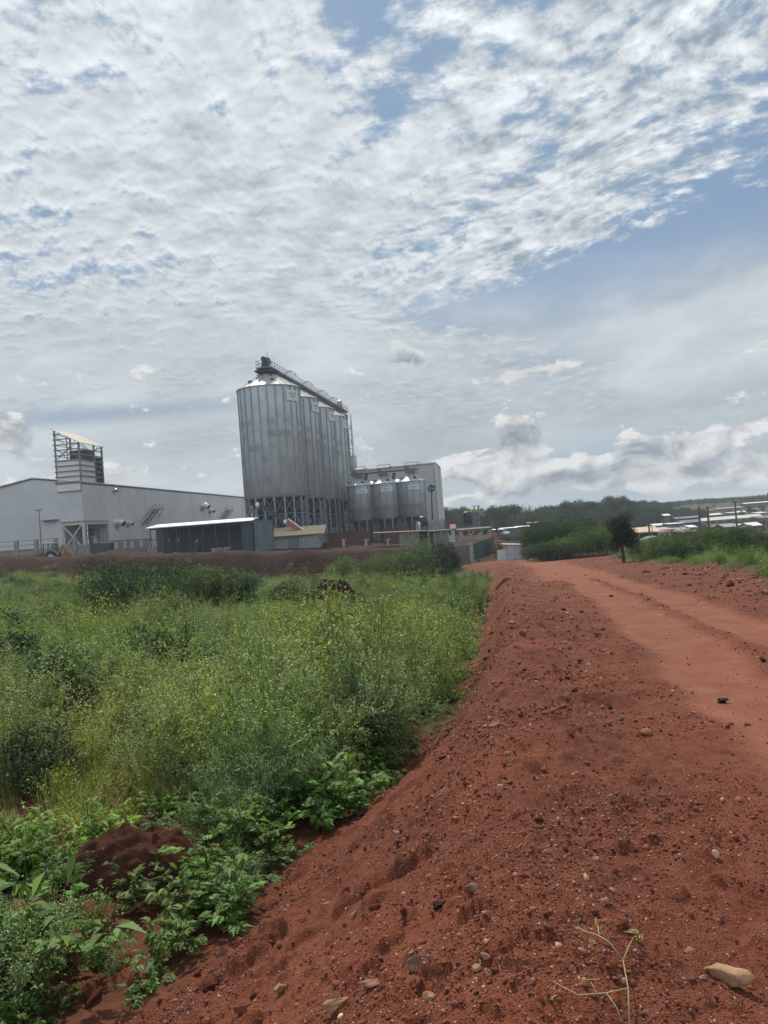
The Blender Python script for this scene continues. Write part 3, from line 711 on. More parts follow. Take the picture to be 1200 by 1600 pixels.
def build_gantry():
    a = Vector((*SILO_C[0], 32.35)); b = Vector((*SILO_C[3], 32.35)); d = (b - a).normalized(); n = Vector((d.y, -d.x, 0)); L = (b - a).length
    P = lambda t, s, z: a + d * t + n * s + Vector((0, 0, z + t * .02)); E = 26.0; up = Vector((0, 0, .02))
    root = thing('conveyor_gantry', 'railed conveyor gantry running along the tops of the four tall silos', 'gantry', a - Vector((0, 0, .4)))
    w = MB(); w.prism([P(-2.5, -1.3, 0), P(-2.5, 1.3, 0), P(-2.5, 1.3, -.18), P(-2.5, -1.3, -.18)], (d + up) * (L + E + 2.6)); w.build('walkway', M_STEEL, root)
    cv = MB(); cv.prism([P(-1.5, -.55, .02), P(-1.5, .35, .02), P(-1.5, .35, .85), P(-1.5, -.1, 1.1), P(-1.5, -.55, .85)], (d + up) * (L + E)); cv.build('conveyor_housing', M_STEEL_DARK, root)
    r = MB()
    for s in (-1.25, 1.25):
        for z in (.6, 1.15): r.bar(P(-2.5, s, z), P(L + E, s, z), .07)
        t = -2.5
        while t < L + E + .1: r.bar(P(t, s, 0), P(t, s, 1.15), .07); t += 1.6
    for t in (-2.5, L + E):
        for z in (.6, 1.15): r.bar(P(t, -1.25, z), P(t, 1.25, z), .06)
    r.build('railing', M_STEEL, root)
    tr = MB()
    for s in (-1.2, 1.2):
        tr.bar(P(-2.4, s, -1.35), P(L + E - 1, s, -1.35), .16)
        t = -2.4; k = 0
        while t < L + E - 2:
            tr.bar(P(t, s, -1.35 if k % 2 else -.1), P(t + 1.5, s, -.1 if k % 2 else -1.35), .12); t += 1.5; k += 1
    for q in range(4):
        t = L * q / 3
        for s in (-1, 1): tr.bar(P(t - 1, s, -.9), P(t - .6, s * .5, -1.6), .14); tr.bar(P(t + 1, s, -.9), P(t + .6, s * .5, -1.6), .14)
    tr.build('truss', M_STEEL_DARK, root)
    for q in (.34, .67, 1.0, 1.3):
        hp = MB(); t = L * q + 1.0
        for dt in (0, .9):
            pts = [P(t + dt, 1.25 * math.cos(x), 1.1 + 1.2 * math.sin(x)) for x in np.linspace(0, math.pi, 9)]; hp.tube(pts, .05, 6)
        for x in (.6, 1.57, 2.5): hp.bar(P(t, 1.25 * math.cos(x), 1.1 + 1.2 * math.sin(x)), P(t + .9, 1.25 * math.cos(x), 1.1 + 1.2 * math.sin(x)), .05)
        hp.build('ladder_hoop', M_STEEL, root)
    hd = MB(); hd.tube([P(-2.0, 0, 1.55), P(.6, 0, 1.75), P(1.8, 0, 1.5)], [.45, .58, .35], 14); hd.box(P(-.6, 0, .8), (1.2, 1.3, .9), AROT); hd.build('drive_housing', M_STEEL_DARK, root, smooth=False)
    ms = MB(); ms.bar(P(-2.3, .9, 0), P(-2.3, .9, 2.9), .06); ms.build('lightning_rod', M_STEEL_DARK, root)
    pl = MB(); pl.box(P(-.2, 0, -.55), (3.6, 3.6, .3), AROT)
    pl.lathe(tuple(P(0, 0, -.5)), [(1.3, -.5), (2.0, 0), (2.0, .15), (1.2, .18)], 20); pl.build('end_platform', M_STEEL_DARK, root)
    wh = MB(); c = P(L + E - 4, -.2, 1.5); wh.tube([c - n * .45, c + n * .45], 1.35, 22); wh.tube([c - n * .55, c - n * .45], .5, 16); wh.tube([c + n * .45, c + n * .55], .5, 16); wh.build('elevator_head', M_STEEL_PALE, root)
    return P, L
GP, GL = build_gantry()
def build_elevator():
    p = GP(GL + 27.2, 0.6, 0); zb = Z0(p.x, p.y); root = thing('elevator_tower', 'slim lattice tower with ladder standing behind the farthest tall silo', 'tower', (p.x, p.y, zb))
    f = MB(); q = .85; zt = 33.2
    for i in (-1, 1):
        for j in (-1, 1): f.bar(p + AN * q * i + AX * q * j + Vector((0, 0, zb - p.z)), p + AN * q * i + AX * q * j + Vector((0, 0, zt - p.z)), .14)
    z = zb; k = 0
    while z < zt - 1.9:
        for j in (-1, 1):
            A = lambda s, zz, j=j: Vector(((p + AN * q * s + AX * q * j).x, (p + AN * q * s + AX * q * j).y, zz))
            B = lambda s, zz, j=j: Vector(((p + AN * q * j + AX * q * s).x, (p + AN * q * j + AX * q * s).y, zz))
            f.bar(A(-1, z), A(1, z), .09); f.bar(B(-1, z), B(1, z), .09)
            f.bar(A(-1 if k % 2 else 1, z), A(1 if k % 2 else -1, z + 1.9), .08); f.bar(B(-1 if k % 2 else 1, z), B(1 if k % 2 else -1, z + 1.9), .08)
        z += 1.9; k += 1
    f.build('lattice', M_STEEL, root)
    t = MB(); t.bar((p.x - .2, p.y, zb), (p.x - .2, p.y, zt), .45, .7); t.build('leg_casing', M_STEEL_DARK, root)
    l = MB(); pp = p - AX * 1.25
    for s in (-.25, .25): l.bar((pp.x + s, pp.y, zb), (pp.x + s, pp.y, zt), .06)
    z = zb
    while z < zt: l.bar((pp.x - .25, pp.y, z), (pp.x + .25, pp.y, z), .04); z += .4
    l.build('ladder', M_STEEL, root)
    c = at(550, 722, p.y + .5); cy = MB(); cy.lathe((c.x + .2, c.y, c.z), [(.05, -3.2), (1.1, -1.2), (1.1, 1.6), (.4, 2.0)], 16); cy.build('cyclone', M_STEEL_PALE, root, smooth=True)
build_elevator()
# ---------------------------------------------------------------- the smaller silos and the tall hall behind them
small = [(562, 757, 166, 'small silo with a white board, half hidden by the tall silos'), (601, 755, 165, 'middle one of the three small silos with white boards before the tall hall'),
         (643, 751, 164, 'small silo nearest the right end of the tall grey hall')]
for px, py, y, lab in small:
    p = at(px, py, y); zb = -1.2
    s = make_silo(lab, 'small silos before the tall hall', 2.75, 4.2 - zb, 11.2 - zb, 13.0 - zb, 10, 12, (p.x, p.y, zb), M_SILO_S, brace_rows=1)
    sign(s, 2.75, 9.9 - zb, 2.4, 1.0, math.atan2(-p.y, -p.x) + .12)
back = [(582, 756, 175), (623, 753, 174), (540, 758, 176)]
blab = ['dull small silo in the gap between the left and middle signed ones', 'dull small silo in the gap between the middle and right signed ones', 'dull small silo hidden behind the tall silos']
for (px, py, y), lab in zip(back[:2], blab):
    p = at(px, py, y); zb = -1.2
    make_silo(lab, 'small silos before the tall hall', 2.75, 4.2 - zb, 11.0 - zb, 12.6 - zb, 10, 12, (p.x, p.y, zb), M_SILO_S, brace_rows=1)
def build_small_gantry():
    a = at(548, 742, 166); b = at(652, 733, 164); d = (b - a).normalized()
    root = thing('conveyor_bridge', 'dark conveyor bridge and machinery over the small silos', 'conveyor', (a.x, a.y, a.z - 1))
    m_ = MB(); m_.bar(a, b, .35, .3); m_.build('conveyor', M_STEEL_DARK, root)
    for px, py, y in ((561, 741, 166), (600, 738, 165), (643, 734, 164)):
        c = at(px, py, y); q = MB(); q.box(c + Vector((0, 0, -.3)), (1.5, 1.4, 1.1), AROT); q.box(c + Vector((-.9, 0, .1)), (.7, .9, 1.5), AROT); q.bar(c + Vector((-1.3, -.8, -.9)), c + Vector((1.3, -.8, .9)), .1); q.bar(c + Vector((1.3, -.8, -.9)), c + Vector((-1.3, -.8, .9)), .1); q.bar(c + Vector((-1.4, -.8, .9)), c + Vector((1.4, -.8, .9)), .1); q.tube([c + Vector((0, 0, -1)), c + Vector((0, 0, -1.9))], .4, 10)
        q.bar(c + Vector((-1.6, -.9, .5)), c + Vector((2.0, -.9, 1.1)), .12); q.bar(c + Vector((1.4, -1, -1)), c + Vector((1.4, -1, 1.6)), .12); q.bar(c + Vector((-1.4, -1, -1)), c + Vector((-1.4, -1, 1.5)), .1); q.bar(c + Vector((-1.4, -1, 1.5)), c + Vector((1.4, -1, 1.5)), .1)
        q.build('feed_box', M_STEEL, root)
    for px in (572, 615):
        c = at(px, 752, 165.5); q = MB(); q.bar(c + Vector((-.3, 0, -.2)), c + Vector((.3, 0, 1.8)), .7); q.bar(c + Vector((0, 0, -6)), c + Vector((0, 0, 0)), .5); q.build('spout', M_STEEL_DARK, root)
build_small_gantry()
def build_tall_hall():
    c = at(684, 780, 186); z = -1.3
    zt = at(684, 723.5, 186).z; root = thing('tall_hall', 'tall windowless grey hall behind the small silos', 'hall', (c.x, c.y, z))
    Q = lambda s, t, zz: Vector(((c - AN * s + AX * t).x, (c - AN * s + AX * t).y, zz))
    f = MB(); f.prism([Q(0, 0, z), Q(34, 0, z), Q(34, 0, zt - .5), Q(0, 0, zt)], AX * .3); f.build('front_wall', cladding('dim hall cladding', (.46, .46, .45), .9, .6, dirt=.25, bstr=.05), root)  # front wall a darker grey than the side wall
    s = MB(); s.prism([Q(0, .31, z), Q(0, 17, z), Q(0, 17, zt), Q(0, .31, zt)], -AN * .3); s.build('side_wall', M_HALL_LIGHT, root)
    p = MB(); p.bar(Q(-.12, -.12, z), Q(-.12, -.12, zt + .35), .35); p.bar(Q(-.1, 16.9, z), Q(-.1, 16.9, zt + .2), .3); p.build('corner_trim', M_HALL_LIGHT, root)
    for tt in (4.2, 8.4, 12.6):
        q = MB(); q.bar(Q(-.06, tt, z), Q(-.06, tt, zt), .12); q.build('seam_trim', M_STEEL_PALE, root)
    r = MB(); r.prism([Q(-.2, -.25, zt + .02), Q(34.2, -.25, zt - .48), Q(34.2, -.25, zt - .3), Q(-.2, -.25, zt + .2)], AX * 17.5); r.build('roof', M_TANROOF, root)
    w = MB(); w.prism([Q(34, .35, z), Q(34, 17, z), Q(34, 17, zt - .6), Q(34, .35, zt - .6)], AN * .25); w.prism([Q(.3, 17, z), Q(34, 17, z), Q(34, 17, zt - .6), Q(.3, 17, zt - .2)], AX * .25); w.build('rear_wall', M_HALL, root)
build_tall_hall()
# ---------------------------------------------------------------- the yard in front of the works
def P3(px, py, y): return at(px, py, y)
def gz(x, y): return h1(x, y, False)
def open_shed():
    y0 = 118; a = P3(234, 825, y0); b = P3(394, 814.5, y0); zf = min(gz(a.x, y0), gz(b.x, y0)) - .3; zt = (a.z + b.z) / 2
    root = thing('open_shed', 'long open fronted shed of dark blue sheeting under a thin white roof', 'shed', (a.x, y0, zf))
    D = 6.0; W_ = b.x - a.x
    X = lambda u, t, z: Vector((a.x + u, y0 + t, z))
    r = MB(); r.prism([X(-.5, -.6, zt - .02), X(-.5, D, zt + .55), X(-.5, D, zt + .67), X(-.5, -.6, zt + .10)], (W_ + .6, 0, 0)); r.build('roof', M_WHITEROOF, root)
    w = MB(); w.prism([X(0, D - .2, zf), X(W_, D - .2, zf), X(W_, D - .2, zt + .5), X(0, D - .2, zt + .5)], (0, .06, 0)); w.build('rear_wall', M_BLUE, root)
    e = MB(); e.prism([X(W_ - .1, .1, zf), X(W_ - .1, D - .22, zf), X(W_ - .1, D - .22, zt + .45), X(W_ - .1, .1, zt)], (.06, 0, 0)); e.prism([X(W_ - 1.6, -.05, zf), X(W_, -.05, zf), X(W_, -.05, zt - .05), X(W_ - 1.6, -.05, zt - .05)], (0, .06, 0)); e.build('end_wall', M_BLUE, root)
    sp = MB(); sp.prism([X(.9, .0, zf), X(2.2, .0, zf), X(2.2, .0, zt - .05), X(.9, .0, zt - .05)], (0, .06, 0)); sp.build('side_panel', M_BLUE, root)
    for u in np.linspace(.05, W_ - 1.7, 8): q = MB(); q.bar(X(u, -.1, zf), X(u, -.1, zt - .03), .14); q.build('post', M_STEEL_DARK, root)
    bm_ = MB(); bm_.bar(X(0, -.2, zt - .18), X(W_, -.2, zt - .18), .08, .22)
    for u in np.linspace(3, W_ - 3, 5): bm_.bar(X(u, D - .4, zf + 1.2), X(u + 2, D - .4, zf + 1.2), .08)
    bm_.build('beam', M_STEEL_DARK, root)
    gp = MB(); gp.box(X(W_ * .30, 4.2, zf + .75), (3.0, 1.4, 1.5)); gp.box(X(W_ * .30, 4.2, zf + 1.7), (2.6, 1.2, .35)); gp.box(X(W_ * .8, 4.6, zf + .9), (2.5, 1.0, 1.8)); gp.bar(X(W_ * .72, 4.9, zf + 2.4), X(W_ * .97, 4.9, zf + 2.4), .1, .5)
    gp.build('workbench', M_STEEL_DARK, root)
    # sacks piled inside, pale and grubby
    sx = W_ * .56
    for i in range(10):
        q = MB(); cx = sx + (i % 5) * .62 + (.25 if i > 4 else 0); cz = zf + .75 + (i // 5) * .55
        q.tube([X(cx - .26, 2.0, cz - .3), X(cx, 1.95, cz - .3), X(cx + .26, 2.0, cz - .3)], [.13, .23, .14], 8)
        o = q.build('grain_sack', plain('sack cloth', (.40, .41, .40), .9, var=.3), None, smooth=True)
        tag(o, 'pale filled sack in the heap inside the dark blue shed', 'sack', 'sacks heaped in the shed')
    tb = MB(); tb.box(X(sx + 1.3, 2.0, zf + .08), (4.2, 1.3, .16)); tag(tb.build('pallet', M_CREAM), 'low wooden pallet under the sacks in the blue shed', 'pallet')
    lad = MB()
    for s_ in (0, .5): lad.bar(X(-.7 + s_, -.9, zf), X(.2 + s_, -.3, zf + 3.0), .08)
    for k in range(8): lad.bar(X(-.7 + .9 * k / 7.5, -.9 + .6 * k / 7.5, zf + .3 + 2.5 * k / 7), X(-.2 + .9 * k / 7.5, -.9 + .6 * k / 7.5, zf + .3 + 2.5 * k / 7), .06)
    tag(lad.build('ladder', M_STEEL_PALE), 'ladder leaning on the left end of the dark blue shed', 'ladder')
    return a, b, zf
SH_A, SH_B, SH_Z = open_shed()
def container(name, label, px0, px1, pyt, y, mt, depth=2.4, group=None, rz=0.0, hgt=2.6, zb=None):
    a = P3(px0, pyt, y); b = P3(px1, pyt - .075 * (px1 - px0), y); L = b.x - a.x; zt = a.z; z0 = zt - hgt if zb is None else zb; hgt = zt - z0
    root = thing(name, label, 'container', (a.x, y, z0), 0, group)
    X = lambda u, t, z: Vector((a.x + u, y + t, z0 + z))
    # corrugated long side
    v, f = [], []; n = max(8, int(L / .14)); 
    for k in range(n + 1):
        o = .05 if (k // 2) % 2 else 0.0; v += [X(.1 + (L - .2) * k / n, o, .15), X(.1 + (L - .2) * k / n, o, hgt - .12)]
    for k in range(n): f.append((2 * k, 2 * k + 2, 2 * k + 3, 2 * k + 1))
    s = MB(); s.add(v, f); s.build('front_panel', mt, root)
    o = MB(); o.box(X(L / 2, depth / 2 + .06, hgt / 2 + .02), (L - .22, depth - .22, hgt - .3)); o.build('body', mt, root)
    fr = MB()
    for u in (.05, L - .05):
        for t in (0, depth): fr.bar(X(u, t, 0), X(u, t, hgt), .16)
    for z in (.08, hgt - .06):
        fr.bar(X(0, 0, z), X(L, 0, z), .12); fr.bar(X(0, depth, z), X(L, depth, z), .12)
        for u in (.05, L - .05): fr.bar(X(u, 0, z), X(u, depth, z), .12)
    fr.build('corner_frame', mt, root)
    t = MB(); t.box(X(L / 2, depth / 2, hgt + .01), (L - .1, depth - .1, .05)); t.build('roof_panel', mt, root)
    d = MB()
    for u in (.25, L - .25): d.bar(X(u, -.06, .2), X(u, -.06, hgt - .2), .04)
    d.build('lock_rods', M_STEEL, root); return root
container('shipping_container', 'blue grey shipping container standing at the right end of the blue shed', 396.5, 417, 814.5, 117.6, M_BLUEGREY, 6.0, zb=SH_Z)
container('shipping_container', 'rust red shipping container right of the tan roofed block store', 511, 578, 834, 141, M_RED, 2.4, 'red shipping containers', zb=-1.6)
container('shipping_container', 'rust red shipping container partly behind the low flat roofed block hut', 598, 640, 826.5, 143, M_RED, 2.4, 'red shipping containers', zb=-1.7)
def block_store():
    y = 128; a = P3(418, 840, y); b = P3(498, 834, y); z0 = min(gz(a.x, y), gz(b.x, y)) - .8; zt = (a.z + b.z) / 2; W_ = b.x - a.x
    root = thing('block_store', 'low grey block store with a tan sheet roof in front of the tall silos', 'store', (a.x, y, z0)); D = 5.5
    X = lambda u, t, z: Vector((a.x + u, y + t, z))
    mtl = block_mat('grey blockwork', (.30, .30, .285))
    d0, d1 = W_ * .40, W_ * .60
    for poly, dv in (([X(.1, 0, z0), X(d0, 0, z0), X(d0, 0, zt - .36), X(d1, 0, zt - .36), X(d1, 0, z0), X(W_, 0, z0), X(W_, 0, zt), X(.1, 0, zt)], (0, .2, 0)),
                     ([X(W_ - .2, .21, z0), X(W_ - .2, D, z0), X(W_ - .2, D, zt + 1.15), X(W_ - .2, .21, zt + .02)], (.2, 0, 0)), ([X(.1, .21, z0), X(.1, D, z0), X(.1, D, zt + 1.15), X(.1, .21, zt + .02)], (.2, 0, 0)),
                     ([X(.32, D - .2, z0), X(W_ - .22, D - .2, z0), X(W_ - .22, D - .2, zt + 1.1), X(.32, D - .2, zt + 1.1)], (0, .2, 0))):
        w = MB(); w.prism(poly, dv); w.build('wall', mtl, root)
    dr = MB(); dr.prism([X(d0 + .05, .10, z0), X(d1 - .05, .10, z0), X(d1 - .05, .10, zt - .36), X(d0 + .05, .10, zt - .36)], (0, .06, 0)); dr.build('shutter_door', M_STEEL, root)
    r = MB(); r.prism([X(-.35, -.55, zt + .02), X(-.35, D + .4, zt + 1.42), X(-.35, D + .4, zt + 1.52), X(-.35, -.55, zt + .12)], (W_ + 1.3, 0, 0)); r.build('roof', M_TANROOF, root)
    wd = MB(); wd.box(X(W_ - .02, 2.4, zt - .9), (.1, 1.2, .7)); wd.build('window', M_STEEL_DARK, root)
    pp = MB(); pp.bar(X(W_ * .70, -.08, z0), X(W_ * .70, -.08, zt - .3), .1); pp.bar(X(W_ * .64, -.08, zt - .75), X(W_ * .70, -.08, zt - .75), .1); pp.build('downpipe', M_STEEL_PALE, root)
def block_mat(name, c):
    m, nt, b, o = mat(name); co = objco(nt); x, y, z = split3(nt, co)
    br = nt.nodes.new('ShaderNodeTexBrick'); nt.links.new(xyz(nt, x + y, z, 0.0).s, br.inputs['Vector'])
    br.inputs['Color1'].default_value = (*[v * .85 for v in c], 1); br.inputs['Color2'].default_value = (*[v * 1.15 for v in c], 1); br.inputs['Mortar'].default_value = (*[v * .6 for v in c], 1)
    br.inputs['Scale'].default_value = 1.0; br.inputs['Brick Width'].default_value = .45; br.inputs['Row Height'].default_value = .22; br.inputs['Mortar Size'].default_value = .02
    n = noise(nt, co, .8, 5, .6); col = mixc(nt, n.ss(.45, .75) * .5, V(nt, br.outputs[0]), (c[0] * .55, c[1] * .45, c[2] * .38)); setc(nt, b, col, .9, 0, .2); return m
block_store()
def boom():
    y = 131; a = P3(401, 786, y); b = P3(448, 815, y); c = P3(476, 835, y)
    root = thing('loading_auger', 'slanting auger tube before the tall silos, dark above and red and white below', 'auger', (c.x, c.y, gz(c.x, y)))
    t = MB(); t.bar(a, b, .75, .75); t.build('upper_tube', M_STEEL_DARK, root)
    t = MB(); t.bar(b, c + (c - b) * .5, .95, .75); t.build('lower_tube', plain('red paint', (.36, .10, .075), .5), root)
    k = Vector((.35, -.3, .45)); t = MB(); t.bar(b + k, c + k + (c - b) * .5, .35, .2); t.build('white_cover', plain('white paint', (.72, .70, .70), .5), root)
    t = MB(); t.tube([b - Vector((.1, .45, 0)), b + Vector((-.1, .45, 0))], .42, 14); t.build('collar', plain('white paint', (.72, .70, .70), .5), root)
    g = MB(); g.lathe(tuple(P3(402, 789, y - .6)), [(.1, -.6), (.36, -.35), (.40, .15), (.2, .45)], 12); g.build('hood', M_GALV_BRIGHT, root, smooth=True)
    s = MB(); s.bar((a.lerp(b, .5)), (a.lerp(b, .5).x, y + .5, gz(a.x, y)), .25); s.bar(c, (c.x, y, gz(c.x, y) - .3), .5); s.build('prop', M_STEEL_DARK, root)
boom()
def flood_mast():
    y = 136; b = P3(675, 830, y); z0 = gz(b.x, y) - .5; t = P3(673.5, 757, y)
    root = thing('lamp_mast', 'thin dark mast with a wire coil at its top before the tall hall', 'mast', (b.x, y, z0))
    p = MB(); p.tube([(b.x, y, z0), (t.x + .05, y, t.z)], [.17, .11], 10); p.build('pole', M_STEEL_DARK, root)
    c = MB(); ct = P3(674, 763, y)
    for k, rr in enumerate((.48, .40, .52)):
        pts = [ct + Vector((rr * math.cos(q), -.16 + .05 * k, rr * math.sin(q))) for q in np.linspace(0, 2 * math.pi, 21)]; c.tube(pts, .09, 6)
    c.build('wire_coil', M_BLACK, root)
    l = MB(); l.bar(ct + Vector((.1, 0, .1)), ct + Vector((.62, 0, .3)), .08); l.box(ct + Vector((.62, 0, .22)), (.4, .25, .22)); l.build('lamp_head', M_STEEL_DARK, root)
    l = MB(); q = P3(675, 812, y); l.bar(q, q + Vector((.55, 0, .8)), .07); l.build('bracket', M_STEEL_DARK, root)
flood_mast()
def block_hut():
    y = 120; a = P3(623, 832, y); b = P3(700, 829, y); z0 = -3.0; zt = P3(660, 828, y).z; W_ = b.x - a.x; D = 6
    root = thing('block_hut', 'flat roofed block hut behind the bushes with a patchy tin roof', 'hut', (a.x, y, z0)); X = lambda u, t, z: Vector((a.x + u, y + t, z))
    mt = block_mat('grey brown blockwork', (.24, .215, .19))
    for poly, dv in (([X(0, 0, z0), X(3.2, 0, z0), X(3.2, 0, zt - .1), X(0, 0, zt - .1)], (0, .2, 0)), ([X(W_ - 2.0, 0, z0), X(W_ - .2, 0, z0), X(W_ - .2, 0, zt - .3), X(W_ - 2.0, 0, zt - .3)], (0, .2, 0)),
                     ([X(0, D, z0), X(W_, D, z0), X(W_, D, zt - .1), X(0, D, zt - .1)], (0, .2, 0)), ([X(W_ - .21, .22, z0), X(W_ - .21, D - .02, z0), X(W_ - .21, D - .02, zt - .15), X(W_ - .21, .22, zt - .3)], (.2, 0, 0))):
        w = MB(); w.prism(poly, dv); w.build('wall', mt, root)
    r = MB(); r.prism([X(-4.0, -.5, zt + .08), X(4.4, -.5, zt - .22), X(4.4, -.5, zt - .12), X(-4.0, -.5, zt + .18)], (0, D + 1, 0)); r.build('roof', plain('cream tin', (.50, .44, .33), .6, grime=.5), root)
    r = MB(); r.prism([X(4.42, -.5, zt - .32), X(W_ + .4, -.5, zt - .32), X(W_ + .4, -.5, zt - .22), X(4.42, -.5, zt - .22)], (0, D + 1, 0)); r.build('roof', plain('dull tin', (.30, .29, .28), .6, grime=.5), root, label='dull grey tin half of the roof')
    for u in (4.6, 6.6, W_ - 2.2): p = MB(); p.bar(X(u, -.3, z0), X(u, -.3, zt - .32), .22); p.build('post', M_CONC, root)
    p = MB(); p.prism([X(3.3, 2, z0), X(W_ - 2.2, 2, z0), X(W_ - 2.2, 2, zt - .5), X(3.3, 2, zt - .5)], (0, .1, 0)); p.build('inner_wall', M_CONC_DARK, root)
    # stack of slabs and the tank on top
    s = MB(); c = P3(672, 821, 127); s.box((c.x, 127, c.z - .4), (4.6, 1.6, 2.6)); tag(s.build('plinth_wall', M_CONC), 'stained concrete wall behind the hut at the foot of the tall hall', 'wall')
    s = MB(); c = P3(691, 822, 128); s.box((c.x, 128, c.z - .2), (2.4, 1.4, 2.0)); tag(s.build('concrete_block', M_CONC_DARK), 'dark mottled concrete block at the right corner of the tall hall', 'block')
    c = P3(661, 814, 125); k = thing('water_tank', 'dark green water tank on the block hut beside the thin mast', 'tank', (c.x, 125, zt - .3))
    t = MB(); t.lathe((c.x, 125, c.z - .75), [(.02, 0), (.75, .02), (.75, 1.25), (.62, 1.42), (.25, 1.55), (.02, 1.56)], 18); t.build('tank_body', plain('dark green plastic', (.012, .045, .042), .4), k, smooth=True)
    s = MB()
    for i in (-1, 1):
        for j in (-1, 1): s.bar((c.x + .6 * i, 125 + .6 * j, zt - .3), (c.x + .6 * i, 125 + .6 * j, c.z - .75), .12)
    s.box((c.x, 125, c.z - .82), (1.7, 1.7, .12)); s.build('stand', M_STEEL_DARK, k)
    p0 = P3(655, 818, 124); v = MB(); v.lathe((p0.x, 124, p0.z - .4), [(.1, -1.6), (.1, 0), (.28, .1), (.28, .5), (.05, .6)], 10); tag(v.build('vent_pipe', M_STEEL_PALE), 'short pale capped pipe left of the dark green tank', 'pipe')
block_hut()
def gable_house(name, label, cat, px0, px1, pyb, pyt, y, wallm, roofm, group=None, depth=None, pitch=.22, rz=0.0, doors=1, wins=2, mono=False, sink=1.5):
    a, b = P3(px0, pyb, y), P3(px1, pyb - .075 * (px1 - px0), y); c = (a + b) / 2; W_ = b.x - a.x
    hgt = (P3((px0 + px1) / 2, pyt, y).z - P3((px0 + px1) / 2, (pyb + pyb - .075 * (px1 - px0)) / 2, y).z); D = depth or min(W_ * .7, 9)
    root = thing(name, label, cat, (c.x, y + D / 2, c.z), rz, group); we = hgt * (.62 if not mono else .84)
    w = MB(); x0, x1, d = -W_ / 2, W_ / 2, D / 2
    for yy in (-d, d - .15): w.prism([(x0, yy, -sink), (x1, yy, -sink), (x1, yy, we), (x0, yy, we)], (0, .15, 0))
    for xx in (x0, x1 - .15): w.prism([(xx, -d + .16, -sink), (xx, d - .16, -sink), (xx, d - .16, we), (xx, 0, hgt * .97), (xx, -d + .16, we)] if not mono else [(xx, -d + .16, -sink), (xx, d - .16, -sink), (xx, d - .16, hgt * .97), (xx, -d + .16, we)], (.15, 0, 0))
    w.build('wall', wallm, root, world=False)
    r = MB(); e = .3
    if mono: r.prism([(x0 - e, -d - e, we), (x0 - e, d + e, hgt), (x0 - e, d + e, hgt + .09), (x0 - e, -d - e, we + .09)], (W_ + 2 * e, 0, 0))
    else:
        r.prism([(x0 - e, -d - e, we - .08), (x0 - e, 0, hgt), (x0 - e, 0, hgt + .09), (x0 - e, -d - e, we + .02)], (W_ + 2 * e, 0, 0))
        r.prism([(x0 - e, d + e, we - .08), (x0 - e, .01, hgt), (x0 - e, .01, hgt + .09), (x0 - e, d + e, we + .02)], (W_ + 2 * e, 0, 0))
    r.build('roof', roofm, root, world=False)
    for k in range(doors):
        q = MB(); q.box((x0 + W_ * (.5 + .3 * (k - (doors - 1) / 2)), -d - .01, min(2.0, we * .8) / 2), (min(1.0, W_ * .2), .08, min(2.0, we * .8))); q.build('door', M_STEEL_DARK, root, world=False)
    for k in range(wins):
        q = MB(); q.box((x0 + W_ * (.18 + .64 * k / max(1, wins - 1)), -d - .01, we * .58), (min(1.0, W_ * .14), .08, min(.9, we * .35))); q.build('window', M_BLACK, root, world=False)
    return root
M_PINKROOF = plain('faded red roof sheet', (.42, .20, .18), .6, grime=.3)
gable_house('small_house', 'small pale house with a faded red roof right of the tall hall', 'house', 696, 711, 837, 820, 150, plain('cream wall', (.42, .40, .36), .85, grime=.3), M_PINKROOF, wins=1)
# boundary wall of the works, left: posts, panels, rails
def left_fence():
    y = 126
    def X(px, z): p = P3(px, 862, y); return Vector((p.x, y, z))
    zt = lambda px: P3(px, 848.5 + (26 - px) * .065, y).z; zp = lambda px: P3(px, 862 - (px) * .075, y).z
    zb = 0.3
    root = thing('boundary_fence', 'grey concrete boundary fence with pillars and pipe rails before the warehouse', 'fence', X(20, zb))
    w = MB(); w.prism([X(-140, zb), X(158, zb), X(158, zp(158)), X(-140, zp(-140))], (0, .2, 0)); w.build('panel', M_CONC, root)
    cp = MB(); cp.bar(X(-140, zp(-140) + .06), X(158, zp(158) + .06), .34, .12); cp.build('coping', plain('pale concrete', (.36, .34, .31), .9), root)
    for px in (-88, -50, -12, 26, 57, 88, 118, 150): p = MB(); h_ = P3(px, 846 - .06 * px, y).z; p.box(X(px, (h_ + zb) / 2) + Vector((0, .1, 0)), (.55, .55, h_ - zb)); p.build('pillar', M_CONC, root)
    for q in (.35, .68): r = MB(); r.bar(X(-140, zp(-140) + 2.2 * q) + Vector((0, .1, 0)), X(88, zp(88) + 2.2 * q) + Vector((0, .1, 0)), .09); r.build('rail', M_STEEL, root)
left_fence()
